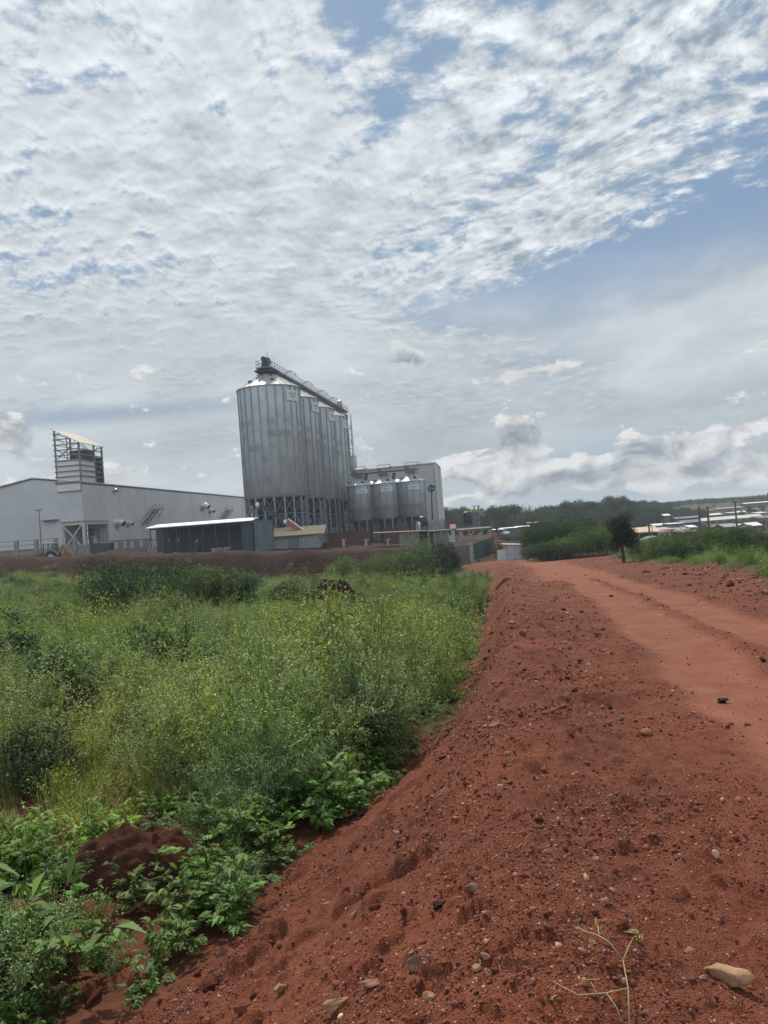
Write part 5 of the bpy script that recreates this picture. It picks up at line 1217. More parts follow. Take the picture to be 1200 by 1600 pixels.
def p_grass(seed, h=.7, col=(.125, .180, .065)):
    m = LM(seed); r = m.r; n = 46
    for k in range(n):
        d = rdir(r, r.uniform(.02, .6)); L = h * r.uniform(.4, 1.0); p = curve((r.normal() * .05, r.normal() * .05, 0), d, L, -.22, 5); a = r.uniform(0, 6.28); w = np.array([math.cos(a), math.sin(a), 0]) * .0045
        c = jit(r, col if r.random() > .15 else STRAW, 1, .2)
        for i in range(4): m.quads([[p[i] - w * (1 - i * .2), p[i] + w * (1 - i * .2), p[i + 1] + w * (.8 - i * .2), p[i + 1] - w * (.8 - i * .2)]], c)
        if k % 4 == 0: m.leaves(p[-1] + r.normal(size=(7, 3)) * .02, r.normal(size=(7, 3)) + np.array([0, 0, 1]), .02, .006, jit(r, (.24, .22, .12), 7, .2))
    return m.data()
def p_stalk(seed, h=1.15, col=(.070, .090, .036)):
    m = LM(seed); r = m.r
    for k in range(4):
        d = rdir(r, r.uniform(.02, .22)); L = h * r.uniform(.7, 1.0); p = curve((r.normal() * .06, r.normal() * .06, 0), d, L, .02, 9); m.stem(p, .005, np.array(col) * .8)
        for j in range(1, 9):
            n = 7; m.leaves(p[j] + r.normal(size=(n, 3)) * .02, r.normal(size=(n, 3)) + np.array([0, 0, .5]), r.uniform(.04, .09, n), .018, jit(r, col, n))
            if j > 5: m.leaves(p[j] + r.normal(size=(9, 3)) * .05, r.normal(size=(9, 3)), .018, .014, jit(r, (.20, .20, .11), 9, .2))
    return m.data()
PROTOS = [p_feather(1, .85, 1.1), p_feather(2, .75, 1.3, (.155, .195, .095)), p_feather(3, .95, .7, (.125, .180, .078)),
          p_broad(4, .42), p_broad(5, .50, (.088, .150, .030), 8), p_small(6, .55), p_small(7, .65, (.105, .155, .042), 13, .045), p_small(8, .45, (.165, .185, .045), 12, .028),
          p_grass(9), p_grass(10, .55, (.145, .18, .07)), p_stalk(11), p_stalk(12, 1.3, (.080, .105, .045)), p_small(13, .8, (.050, .090, .034), 16, .06), p_small(14, .7, (.14, .135, .070), 11, .03), p_small(15, 1.1, (.150, .185, .066), 30, .036), p_small(16, 1.0, (.165, .195, .070), 30, .032)]
def cover(name, label, pts, var, scl, rz, tint, protos=PROTOS, kind='stuff', material=None, smooth=False, tilt=.15):
    """ONE object: its mesh holds the plants once each plus a point for every place they grow; nodes set a plant on every point"""
    V_, F_, C_, K_ = [], [], [], []; n = 0
    for k, (v, f, c) in enumerate(protos): V_.append(v); F_.append(f + n); C_.append(c); K_.append(np.full(len(v), k)); n += len(v)
    V_.append(pts); K_.append(-1 - var); C_.append(np.ones((len(pts), 4)))
    N = n + len(pts); z3 = lambda a: np.concatenate([np.zeros((n, 3)), a])
    rot = np.stack([RNG.normal(size=len(pts)) * tilt, RNG.normal(size=len(pts)) * tilt, rz], -1)
    o = mesh_np(name, np.concatenate(V_), np.concatenate(F_), material or M_LEAFI, smooth=smooth, attrs={'Col': ('FLOAT_COLOR', np.concatenate(C_)), 'proto': ('INT', np.concatenate(K_).astype(np.int32)),
        'rot': ('FLOAT_VECTOR', z3(rot)), 'scl': ('FLOAT_VECTOR', z3(scl)), 'tint': ('FLOAT_COLOR', np.concatenate([np.ones((n, 4)), np.concatenate([tint, np.ones((len(pts), 1))], 1)]))})
    g = bpy.data.node_groups.new(name + '_nodes', 'GeometryNodeTree'); g.interface.new_socket('Geometry', in_out='INPUT', socket_type='NodeSocketGeometry'); g.interface.new_socket('Geometry', in_out='OUTPUT', socket_type='NodeSocketGeometry')
    N_ = g.nodes.new; gi, go = N_('NodeGroupInput'), N_('NodeGroupOutput'); jn = N_('GeometryNodeJoinGeometry'); L = g.links.new
    def named(nm, ty): q = N_('GeometryNodeInputNamedAttribute'); q.data_type = ty; q.inputs[0].default_value = nm; return q.outputs[0]
    pk, ra, sa_ = named('proto', 'INT'), named('rot', 'FLOAT_VECTOR'), named('scl', 'FLOAT_VECTOR'); er = N_('FunctionNodeEulerToRotation'); L(ra, er.inputs[0])
    def sel(k):
        c = N_('FunctionNodeCompare'); c.data_type = 'INT'; c.operation = 'EQUAL'; L(pk, c.inputs[2]); c.inputs[3].default_value = int(k); s_ = N_('GeometryNodeSeparateGeometry'); s_.domain = 'POINT'
        L(gi.outputs[0], s_.inputs[0]); L(c.outputs[0], s_.inputs[1]); return s_.outputs[0]
    for k in range(len(protos)):
        if not np.any(var == k): continue
        i = N_('GeometryNodeInstanceOnPoints'); L(sel(-1 - k), i.inputs['Points']); L(sel(k), i.inputs['Instance']); L(er.outputs[0], i.inputs['Rotation']); L(sa_, i.inputs['Scale']); L(i.outputs[0], jn.inputs[0])
    L(jn.outputs[0], go.inputs[0]); md = o.modifiers.new('plants', 'NODES'); md.node_group = g
    return tag(o, label, 'ground cover', None, kind)
BARE = []      # (x, y, radius) places kept free of weeds
MOUND = gnd(212, 1385); BARE.append((MOUND.x, MOUND.y, .66)); BARE.append((MOUND.x * .93, MOUND.y * .93 - .25, .50)); BARE.append((MOUND.x - .75, MOUND.y - .15, .30)); 
b2 = gnd(215, 1480); BARE.append((b2.x, b2.y, .24)); b3 = gnd(120, 1560); BARE.append((b3.x, b3.y, .14)); HEAP = gnd(520, 945); BARE.append((HEAP.x, HEAP.y, 1.3)); BARE.append((HEAP.x * .95, HEAP.y * .95, .9))
for q_ in ((210, 958), (300, 945)): g_ = gnd(*q_); BARE.append((g_.x * .96, g_.y * .96, 2.0))
def weeds():
    P_, Vv, S_, T_ = [], [], [], []
    # bands of distance: (y0, y1, per square metre)
    for y0, y1, dn in ((1.5, 7, 26), (7, 14, 19), (14, 26, 11), (26, 50, 6.0), (50, 75, 3.6), (75, 106, 2.6)):
        A = (y1 - y0); xa, xb = -.62 * y1 - 3, XT(y1) + .8; n = int(A * (xb - xa) * dn)
        x, y = RNG.uniform(xa, xb, n), RNG.uniform(y0, y1, n)
        ok = (x > -.62 * y - 3) & (soil(x, y) < .35) & (x < XT(y) + .5) & (platform(x, y) < .55)
        edge = XT(y) - x
        ok &= RNG.random(n) < np.clip(edge / .35 + .75, .10, 1)
        th = fbm(x * .45, y * .45, 3, 71); ok &= th > -.85 - .5 * (y > 20) - .6 * (y < 9)
        for bx, by, br in BARE: ok &= np.hypot(x - bx, y - by) > br * (1 + .25 * RNG.normal(size=n))
        P_.append(np.stack([x[ok], y[ok]], -1))
    # right of the road
    for y0, y1, dn in ((8, 30, 7), (30, 62, 4.2), (62, 110, 2.2), (110, 210, .5)):
        n = int((y1 - y0) * 40 * dn); y = RNG.uniform(y0, y1, n); x = XR(np.minimum(y, 96)) - .6 + RNG.uniform(0, 1, n) ** 1.3 * 42
        ok = (soil(x, y) < .4) & (x < .72 * y + 4) & (RNG.random(n) < np.clip((x - XR(np.minimum(y, 96))) / 1.2 + .15, .05, 1)) & (platform(x, y) < .3) & (spur(x, y) < .2) & ~((np.abs(x - 17) < 2.6) & (np.abs(y - 101) < 3))
        P_.append(np.stack([x[ok], y[ok]], -1))
    n = 2600; x, y = RNG.uniform(-78, 7, n), RNG.uniform(97, 128, n); ok = RNG.random(n) < np.where(y < 101, .45, .03) * (fbm(x * .2, y * .2, 3, 91) > -.2); P_.append(np.stack([x[ok], y[ok]], -1))
    n = 900; x, y = RNG.uniform(9, 24, n), RNG.uniform(104, 128, n); ok = (spur(x, y) < .2) & ~((np.abs(x - 17) < 2.6) & (np.abs(y - 101) < 3)) & (x < 20); P_.append(np.stack([x[ok], y[ok]], -1))
    n = 60; x, y = RNG.uniform(5, 9, n), RNG.uniform(66, 86, n); ok = (x < XT(y) + .5); P_.append(np.stack([x[ok], y[ok]], -1))
    xy = np.concatenate(P_); x, y = xy[:, 0], xy[:, 1]; n = len(x); z = H(x, y, False) - .03
    a = fbm(x * .22, y * .22, 3, 101); b = fbm(x * .16 + 40, y * .16, 3, 111); c = fbm(x * .7, y * .7, 2, 121); u = RNG.random(n); lat = XT(y) - x; right = x > XR(np.minimum(y, 96)) - .7
    var = np.where(u < .33, 0, np.where(u < .62, 1, 2))
    var = np.where(a + c * .4 > .28, np.where(u < .5, 5, np.where(u < .8, 7, 6)), var)
    var = np.where(b + c * .3 > .42, np.where(u < .55, 8, np.where(u < .85, 9, 7)), var)
    var = np.where(b + c * .4 < -.50, np.where(u < .5, 6, 12), var)
    var = np.where((a < -.42) & (u > .55), 13, var)
    nearb = (y < 6.9 + c * 1.2) & (lat > -1); var = np.where(nearb, np.where(u < .42, 3, np.where(u < .72, 4, np.where(u < .86, 6, 1))), var)
    edge = (lat < .55) & (lat > -1) & (y < 30); var = np.where(edge & (u < .7), np.where(u < .35, 4, 3), var)
    v3 = RNG.random(n); var = np.where((v3 < .035) & (y > 9), 10, np.where((v3 < .055) & (y > 9), 11, var))
    v4 = RNG.random(n); var = np.where((v4 < .05 + .16 * (c > .34)) & (y > 7.5), np.where(v4 < .08, 14, 15), var); var = np.where(right & (u < .55), np.where(u < .3, 9, 8), var)
    s = np.exp(RNG.normal(size=n) * .24) * np.where((var == 14) | (var == 15), 1.25, 1.0) * (.95 + .50 * fbm(x * .42, y * .42, 3, 131)).clip(.42, 1.8)
    def clump(k, sd):
        """distance from the middle of the clump a plant belongs to (0..1) and a number of the clump's own"""
        X_, Y_ = x / k, y / k; ix, iy = np.floor(X_), np.floor(Y_); bd = np.full(n, 9.0); bh = np.zeros(n)
        for i in (-1, 0, 1):
            for j in (-1, 0, 1):
                u_ = lambda q: _hash(ix + i, iy + j, sd + q) / 4294967296.0
                dd = np.hypot(X_ - ix - i - u_(1), Y_ - iy - j - u_(2)) * (.75 + .6 * u_(3)); h_ = u_(4); nr_ = dd < bd; bd = np.where(nr_, dd, bd); bh = np.where(nr_, h_, bh)
        return np.clip(bd / .8, 0, 1), bh
    d1, h1_ = clump(1.15, 501); d2, h2_ = clump(2.9, 601)
    s *= (1.45 - .85 * d1) * (1.25 - .55 * d2) * (.80 + .45 * h2_)
    var = np.where((y > 9) & (h1_ > .84) & (var < 10), 6, np.where((y > 9) & (h1_ < .10) & (var < 10), 12, np.where((y > 9) & (h1_ > .70) & (h1_ < .77), 9, var)))
    ctint = (.86 + .30 * h1_ + .14 * (h2_ - .5) - .16 * d1)[:, None] * np.stack([1 + .22 * (h2_ - .5), np.ones(n), 1 - .2 * (h1_ - .5)], -1)  # tint darkens towards clump rims, painting in the shade of the gaps
    s *= np.where((lat > -1) & (lat < 2.2) & (y > 18), .62, 1.0) * np.where((y > 74) & (x > 2) & (x < 18), .55, 1.0)
    s *= np.interp(y, [30, 55, 90], [1, .68, .42]) * np.where(nearb, .85, 1.0) * np.where(edge, .8, 1.0) * np.interp(y, [5, 12, 40, 80], [.82, .82, .92, 1.15]) * np.where(right, .62, 1.0); s = s.clip(.35, 1.7)
    for q_ in ((210, 958), (310, 945), (520, 945)):
        g_ = gnd(*q_); s = np.where(np.hypot((x - g_.x * .86) / (.10 * g_.y), (y - g_.y * .86) / (.16 * g_.y)) < 1 + .2 * c, np.minimum(s, .42), s)
    scl = np.stack([s * np.interp(y, [10, 60], [1, 1.35]), s * np.interp(y, [10, 60], [1, 1.35]), s * .92], -1)
    big = fbm(x * .09, y * .09, 3, 141)[:, None]; t = np.array([1.34, 1.38, 1.22]) + big * np.array([.22, .10, .05]) + c[:, None] * np.array([.14, .10, .02])
    t = t * (1 + RNG.normal(size=(n, 1)) * .13); t = (t * ctint).clip(.45, 2.1)
    cover('weeds', 'rank green weeds covering the field left of the red road', np.stack([x, y, z], -1), var, scl, RNG.uniform(0, 6.28, n), t)
weeds()
# ---------------------------------------------------------------- bushes and trees
def crown_mesh(name, seed, lobes, n, ls, col, dark=.75, inner=.35, flat=1.0):
    """leaf clumps spread through the volume of a few unequal lobes"""
    r = np.random.default_rng(seed); L = np.array(lobes, float); vol = np.prod(L[:, 3:6], 1) ** (2 / 3); pick = r.choice(len(L), n, p=vol / vol.sum())
    d = r.normal(size=(n, 3)); d /= np.linalg.norm(d, axis=1, keepdims=True); rad = (inner + (1 - inner) * r.random(n) ** .5)[:, None]
    ph = np.sin(d[:, :1] * 5 + pick[:, None]) * np.sin(d[:, 1:2] * 6 + 2 * pick[:, None]) * np.sin(d[:, 2:3] * 5 + 1)
    p = L[pick, :3] + d * L[pick, 3:6] * rad * (1 + .28 * ph + .10 * r.normal(size=(n, 1)))
    m = LM(seed); m.r = r; k = 4; bs = np.repeat(p, k, 0) + r.normal(size=(n * k, 3)) * ls * .55; N = n * k
    cc = jit(r, col, n, .30) * (1 + .25 * r.normal(size=(len(L), 1)))[pick].clip(.6, 1.5); c = np.repeat(cc, k, 0) * (1 + r.normal(size=(N, 1)) * .15)
    dr = np.repeat(d, k, 0) * .5 + r.normal(size=(N, 3)) * .7; dr[:, 2] *= flat
    m.leaves(bs, dr, r.uniform(.7, 1.3, N) * ls, r.uniform(.4, .6, N) * ls, c.clip(.005, .5)); return m.data()
def leaf_obj(name, data, parent=None, material=None):
    return mesh_np(name, data[0], data[1], material or M_LEAF, parent, attrs={'Col': ('FLOAT_COLOR', data[2])})
def branches(seed, base_r, h, spread, n, top=.8):
    r = np.random.default_rng(seed); m = MB(); k = [(0, 0, -.4), (r.normal() * .03 * h, r.normal() * .03 * h, h * .35), (r.normal() * .05 * h, r.normal() * .05 * h, h * .7), (r.normal() * .06 * h, r.normal() * .06 * h, h * top)]
    m.tube(k, [base_r * 1.25, base_r, base_r * .7, base_r * .25], 8)
    for i in range(n):
        a = 2 * math.pi * (i + r.random() * .6) / n; z0 = h * r.uniform(.3, .65); q = k[1] if z0 < h * .5 else k[2]; e = (math.cos(a) * spread * r.uniform(.5, 1), math.sin(a) * spread * r.uniform(.5, 1), h * r.uniform(.6, .95))
        md = ((q[0] + e[0]) / 2, (q[1] + e[1]) / 2, (z0 + e[2]) / 2 - .05 * h); m.tube([(q[0] * z0 / max(.1, q[2]), q[1] * z0 / max(.1, q[2]), z0), md, e], [base_r * .5, base_r * .3, base_r * .1], 6)
    return m
def rand_lobes(r, w, h, n, z0=.1):
    out = [(0, 0, h * .55, w * .36, w * .36, h * .42)]
    for i in range(n):
        a = 2 * math.pi * i / n + r.uniform(0, .7); q = w * r.uniform(.22, .36); s = w * r.uniform(.16, .26); out.append((math.cos(a) * q, math.sin(a) * q, h * r.uniform(.28, .72), s, s, h * r.uniform(.20, .32)))
    return out
def bush(label, px, pyt, pyb, wpx, y, seed, col, group=None, ls=.10, n=None, name='bush', cat='bush', dens=1.0):
    b = at(px, pyb, y); z = gz(b.x, y); t = at(px, pyt, y); h_ = max(.5, t.z - z); w = wpx / 1200 * y * 1.3; root = thing(name, label, cat, (b.x, y, z), 0, group); r = np.random.default_rng(seed)
    n = n or int(dens * np.clip(w * h_ * 520 * (12 / max(y, 12)) ** .5, 350, 3200)); leaf_obj('foliage', crown_mesh('foliage', seed, rand_lobes(r, w, h_, 9), n, ls, col), root)
    m = MB()
    for i in range(5): a = 6.28 * i / 5; m.tube([(.05 * math.cos(a), .05 * math.sin(a), -.2), (w * .12 * math.cos(a), w * .12 * math.sin(a), h_ * .4), (w * .25 * math.cos(a), w * .25 * math.sin(a), h_ * .75)], [.035, .025, .01], 5)
    m.build('stems', M_BARK, root, world=False); return root
DKG, MDG, LTG, BLG = (.024, .048, .018), (.075, .115, .030), (.100, .140, .038), (.034, .066, .030)
def gy(px, py): return gnd(px, py).y
bl = [('large dark bush in the field below the blue shed', 205, 868, 950, 140, gy(210, 958), 1, BLG), ('paler bush beside the large dark one in the field', 318, 878, 930, 90, gy(318, 945), 2, MDG), ('mid green bush at the right of the paler field bush', 372, 889, 940, 62, gy(372, 945), 3, BLG),
      ('small dark round bush standing alone in the field', 452, 905, 940, 46, gy(452, 945), 4, DKG), ('light green bush right of the dark earth bank', 541, 868, 895, 56, 84, 5, LTG), ('light green bush before the right red container', 590, 866, 905, 70, 80, 6, LTG),
      ('wide light green bush before the block hut', 628, 855, 908, 80, 76, 7, MDG), ('dark bush with glossy leaves before the block hut', 657, 857, 912, 74, 70, 8, DKG), ('tall scrubby bush in front of the thin mast', 672, 836, 895, 60, 88, 9, MDG), ('dark upright bush at the left end of the dark rendered wall', 700, 843, 893, 34, 84, 10, DKG),
      ('dull bush at the left edge of the field', 8, 950, 1020, 70, gy(20, 1022), 12, BLG), ('grey green bush in the middle of the weeds', 262, 1000, 1050, 60, gy(262, 1052), 13, BLG)]
for i, (px, pt, pb, w, c, lab) in enumerate([(20, 985, 1075, 90, BLG, 'dark leafy clump at the left edge of the field'), (322, 1000, 1062, 46, DKG, 'small dark shrub in the pale weeds left of the middle'), (95, 1005, 1060, 60, (.08, .085, .045), 'brownish twiggy shrub near the left edge'), (600, 950, 985, 40, MDG, 'small shrub near the middle of the field'), (150, 925, 962, 44, BLG, 'low dark shrub left of the large dark bush'), (90, 905, 930, 40, MDG, 'low shrub at the far left of the field'), (40, 900, 925, 30, BLG, 'small far shrub at the left edge of the field'), (560, 1120, 1185, 62, MDG, 'leafy clump halfway along the bank'), (408, 1105, 1150, 46, BLG, 'dark leafy gap shrub in the middle of the weeds'), (640, 905, 925, 40, MDG, 'low shrub under the wide light green bush'), (505, 905, 935, 34, BLG, 'low dark shrub beside the dark soil heap'), (250, 1090, 1170, 80, (.10, .135, .05), 'tall pale feathery clump left of the middle'), (60, 1120, 1230, 110, BLG, 'large leafy clump low at the left edge'), (720, 965, 990, 34, LTG, 'small bright clump at the edge of the bank')]):
    g_ = gnd(px, pb + 4); bush(lab, px, pt, pb, w, g_.y, 300 + i, c, 'shrubs among the weeds', .055 if g_.y < 16 else .09, dens=1.1, name='shrub', cat='shrub')
for a in bl: bush(a[0], *a[1:7], seed=a[7] if False else a[6], col=a[7], group='bushes in the field', ls=.11 if a[5] > 40 else .085) if False else bush(a[0], a[1], a[2], a[3], a[4], a[5], a[6], a[7], 'bushes in the field', .13 if a[5] > 60 else .10)
br = [('lowest left bush of the big clump behind the shack', 846, 836, 873, 44, 92, 21, MDG), ('dark left bush of the big clump by the road bend', 855, 822, 873, 66, 92, 22, DKG), ('tallest dark bush of the big clump by the road bend', 882, 809, 873, 84, 95, 23, BLG), ('light leaved bush low in the middle of the big clump', 893, 838, 873, 74, 86, 24, MDG),
      ('dark right bush of the big clump by the road bend', 922, 813, 873, 80, 93, 25, DKG), ('mid green bush between the big clump and the lone tree', 946, 826, 874, 60, 86, 26, MDG), ('low front bush at the foot of the big clump', 862, 848, 873, 66, 84, 27, BLG)]
for lab, px, t, b, w, y, sd, c in br: bush(lab, px, t - (7 if t < 830 else 2), b, w * 1.12, y, sd, c, 'bushes of the clump by the road bend', .15, dens=1.6)
rb = [('low bush touching the right side of the lone tree', 1008, 842, 874, 50, 62, 31, MDG), ('pale bush below the tan roofed house', 1038, 838, 878, 56, 58, 32, LTG), ('bright bush in front of the tan board fence', 1080, 826, 884, 74, 52, 33, MDG), ('dark bush at the foot of the right hand bushes', 1103, 848, 888, 66, 44, 34, DKG),
      ('broad bright bush below the crossarm pole', 1133, 826, 884, 90, 50, 35, MDG), ('dark hollow bush low beside the red road', 1150, 848, 884, 74, 42, 36, DKG), ('bright bush near the right edge above the grass', 1182, 829, 880, 70, 47, 37, BLG), ('grey green bush at the far right edge', 1212, 842, 888, 60, 40, 38, MDG), ('pale low bush between the lone tree and the bright bushes', 1056, 850, 882, 56, 50, 39, BLG), ('yellow green bush right of the two dark poles', 1112, 830, 870, 56, 62, 40, LTG)]
for lab, px, t, b, w, y, sd, c in rb: bush(lab, px, t - 4, b, w, y, sd, c, 'bushes right of the road', .085, dens=1.9)
def lone_tree():
    y = 58; b = at(975, 877, y); z = gz(b.x, y); h_ = at(975, 804, y).z - z; root = thing('roadside_tree', 'small lone dark tree with a rounded crown at the right edge of the road', 'tree', (b.x, y, z))
    branches(51, .11, h_, .55, 8, .85).build('trunk', M_BARK, root, world=False); r = np.random.default_rng(5); w = 2.15
    w *= 1.2; lb = [(0, 0, h_ * .62, w * .34, w * .36, h_ * .28)] + [(math.cos(a) * w * .25, math.sin(a) * w * .25, h_ * q, w * .23, w * .23, h_ * .15) for a, q in zip(np.linspace(0, 5.6, 8), (.42, .66, .48, .84, .38, .72, .90, .54))]
    leaf_obj('crown', crown_mesh('crown', 52, lb, 2300, .13, (.016, .030, .016), inner=.15), root)
lone_tree()
# trees along the valley: a few crowns, each tree its own copy
def tree_kind(kind, seed):
    r = np.random.default_rng(seed); h_ = 10.0
    if kind == 'umbrella': lb = [(math.cos(a) * q, math.sin(a) * q, 8.6 + r.normal() * .35, 1.7, 1.7, .62) for a, q in zip(np.linspace(0, 11, 9), r.uniform(.2, 3.4, 9))]; n, c, lo = 1300, (.030, .052, .026), .3
    elif kind == 'gum': lb = [(r.normal() * 1.6, r.normal() * 1.6, z, r.uniform(1.0, 1.8), r.uniform(1.0, 1.8), r.uniform(.8, 1.5)) for z in np.linspace(3.2, 9.0, 13)]; n, c, lo = 2000, (.034, .056, .030), .2
    elif kind == 'conifer': lb = [(r.normal() * .15, r.normal() * .15, z, 2.3 * (1 - z / 10.6) + .3, 2.3 * (1 - z / 10.6) + .3, .9) for z in np.linspace(1.6, 9.6, 10)]; n, c, lo = 900, (.016, .032, .022), .1
    else: lb = rand_lobes(r, 8.5, 9.6, 10); n, c, lo = 2000, (.034, .058, .025), .3
    return branches(seed, .24, h_, 2.2, 6, .9 if kind != 'umbrella' else .82), crown_mesh(kind, seed, lb, n, .36, c, inner=lo)
TREES = {}
def tree(label, kind, px, pyt, y, seed=0, group=None, zb=None, wide=1.0, hmin=3.0):
    b = at(px, 810, y); z = (gz(b.x, y) if zb is None else zb) - .2; h_ = max(hmin, at(px, pyt, y).z - z); key = (kind, seed % 3)
    if key not in TREES:
        br_, cr = tree_kind(kind, 200 + hash_kind(kind) + seed % 3); root = thing('tree', label, 'tree', (0, 0, 0)); br_.build('trunk', M_BARK, root, world=False); leaf_obj('crown', cr, root); TREES[key] = root
    else: root = copy_tree(TREES[key])
    s = h_ / 10.0; root.location = (b.x, y, z); root.scale = (s * wide, s * wide, s); root.rotation_euler = (0, 0, seed * 1.7); tag(root, label, 'tree', group)
    if 'group' in root and not group: del root['group']
    return root
def hash_kind(k): return sum(ord(c) for c in k)
# ---------------------------------------------------------------- the valley beyond: trees, wood, hillside town
prof = [(697, 797, 'g'), (706, 795, 'r'), (714, 796, 'g'), (723, 794, 'r'), (733, 796, 'r'), (741, 799, 'g'), (752, 801, 'r'), (760, 796, 'g'), (769, 797, 'r'), (778, 795, 'r'), (787, 797, 'g'), (797, 789.5, 'u'), (806, 797, 'r'), (815, 796, 'r'),
        (826, 793, 'r'), (837, 791, 'r'), (848, 791.5, 'r'), (858, 791, 'u'), (868, 796, 'r'), (880, 788, 'g'), (889, 786.5, 'u'), (899, 787, 'g'), (909, 785.5, 'u'), (918, 792, 'r'), (927, 795, 'g'), (935, 791, 'u'), (944, 795, 'r'),
        (955, 783, 'g'), (963, 780, 'g'), (972, 778.5, 'g'), (981, 780, 'g'), (990, 783, 'g'), (998, 790, 'r'), (1008, 793, 'r')]
KN = {'g': 'gum', 'r': 'round', 'u': 'umbrella'}
desc = {'g': 'tall ragged tree', 'r': 'rounded dark tree', 'u': 'flat topped tree'}
spots = {0: 'just right of the tall hall', 1: 'behind the small red roofed house', 2: 'left of the dark tank on its stand', 3: 'behind the dark tank on its stand', 4: 'between the tank and the lookout tower', 5: 'behind the lookout tower', 6: 'just right of the lookout tower', 7: 'above the brick row building', 8: 'left of the figure in dark blue', 9: 'above the figure in dark blue', 10: 'above the white car', 11: 'above the pale shack', 12: 'right of the flat topped tree above the shack', 13: 'above the white roofed sheds', 14: 'above the far white house by the bush clump', 15: 'left of the flat topped tree over the bush clump', 16: 'at the highest left part of the wood', 17: 'over the left of the bush clump', 18: 'low above the dark left clump bush', 19: 'over the middle of the bush clump', 20: 'with layered crown over the bush clump', 21: 'behind the layered flat crowns', 22: 'right of the layered crown', 23: 'low over the right part of the bush clump', 24: 'between the bush clump and the tall gums', 25: 'alone against the sky left of the tall gums', 26: 'at the foot of the tall gums', 27: 'leftmost of the tall gums behind the lone tree', 28: 'second from the left of the tall gums', 29: 'topmost of the tall gums behind the lone tree', 30: 'second from the right of the tall gums', 31: 'rightmost of the tall gums', 32: 'right of the tall gums', 33: 'where the wood ends above the tan roofed house'}
for i, (px, pt, k) in enumerate(prof):
    tree(desc[k] + ' ' + spots[i], KN[k], px, pt - (3.2 if k != 'u' else 3.0), 285 + (i * 37) % 50, i, 'trees along the valley', wide=1.0 if k != 'u' else 1.15)
def wood(name, label, x0, x1, y0, y1, n, hfun, seed, kinds):
    r = np.random.default_rng(seed); pr = []
    for k in kinds:
        v, f, c = tree_kind(k, 300 + hash_kind(k))[1]; pr.append((v, f, c))
    x, y = r.uniform(x0, x1, n), r.uniform(y0, y1, n); px = 600 + 1200 * x / y; z = H(x, y, False) - .3; hh = hfun(px, y) * r.uniform(.75, 1.12, n); s = hh / 10
    t = np.repeat(r.uniform(.75, 1.2, (n, 1)), 3, 1) * np.array([.95, 1.0, 1.05]); cover(name, label, np.stack([x, y, z], -1), r.integers(0, len(pr), n), np.stack([s * 1.15, s * 1.15, s], -1), r.uniform(0, 6.28, n), t, pr, tilt=.03)
wood('woodland', 'dark unbroken wood across the far side of the valley', 20, 145, 335, 400, 420, lambda p, y: np.interp(p, [690, 760, 840, 900, 970, 1010, 1060], [12.5, 11.5, 12.0, 11.5, 12.0, 11.5, 7.5]), 5, ['round', 'gum'])
wood('scrub', 'dull green scrub on the valley floor below the far wood', 15, 170, 215, 320, 420, lambda p, y: np.interp(p, [690, 1000], [3.2, 3.0]), 6, ['round'])
wood('distant_plantation', 'low dark line of plantation trees on the horizon', 150, 330, 560, 680, 420, lambda p, y: np.interp(p, [980, 1040, 1100, 1170], [4.2, 4.6, 4.2, 3]), 7, ['conifer', 'round'])
for i, (px, pt, y) in enumerate([(1161, 779, 520), (1166, 777.5, 528), (1172, 776, 520), (1178, 774, 532), (1184, 775, 522), (1190, 772.5, 530), (1196, 772, 522), (1203, 770, 530), (1210, 771, 524)]):
    tree(['dark conifer at the lower left end of the hilltop row', 'second conifer from the left of the hilltop row', 'third conifer from the left of the hilltop row', 'dark conifer left of centre in the hilltop row', 'conifer a little shorter than both its hilltop neighbours', 'tall conifer right of centre in the hilltop row', 'tallest conifer inside the right edge on the hilltop', 'conifer cut by the right edge on the hilltop', 'outermost conifer past the right end of the hilltop row'][i], 'conifer', px, pt, y, i, 'conifers on the hilltop', wide=1.35)
for i, (px, pt, y, k, lab) in enumerate([(1191, 787, 420, 'round', 'broad dark tree under the hilltop conifers'), (1171, 790, 400, 'gum', 'slim dark tree left of the broad one under the hilltop'), (1138, 796, 380, 'round', 'small round tree between the white roofs left of the crossarm pole'), (1117, 788.5, 470, 'umbrella', 'domed tree on the skyline right of the two dark poles'), (1129, 803, 340, 'round', 'low tree beside the long cream roof'), (1027, 811, 240, 'conifer', 'small pointed tree behind the tan roofed house'), (1160, 797, 380, 'round', 'low dark tree right of the crossarm pole'), (1052, 812, 260, 'round', 'squat tree among the grey roofs of the town'), (1088, 806, 330, 'round', 'small tree left of the two dark poles'), (1180, 793, 400, 'round', 'bushy tree between the slim and the broad hillside trees')]):
    tree(lab, k, px, pt, y, i + 1, 'trees in the town', hmin=2.5)
GW = plain('grey town wall', (.22, .205, .19), .9, var=.25, grime=.35); BW = plain('brown town wall', (.20, .15, .12), .9, var=.25, grime=.4); CW_ = plain('cream town wall', (.40, .37, .31), .9, var=.2, grime=.35); DW = plain('dark town wall', (.11, .10, .10), .9, var=.3)
RW = plain('white tin', (.66, .66, .64), .5, grime=.2); RG = plain('grey tin', (.28, .29, .30), .5, grime=.4); RB = plain('blue grey tin', (.13, .15, .18), .5, grime=.3); RC = plain('cream tin roof', (.56, .52, .44), .5, grime=.2); RR = plain('rust tin', (.22, .13, .10), .7, grime=.5)
HG = 'houses of the hillside town'
H_ = gable_house
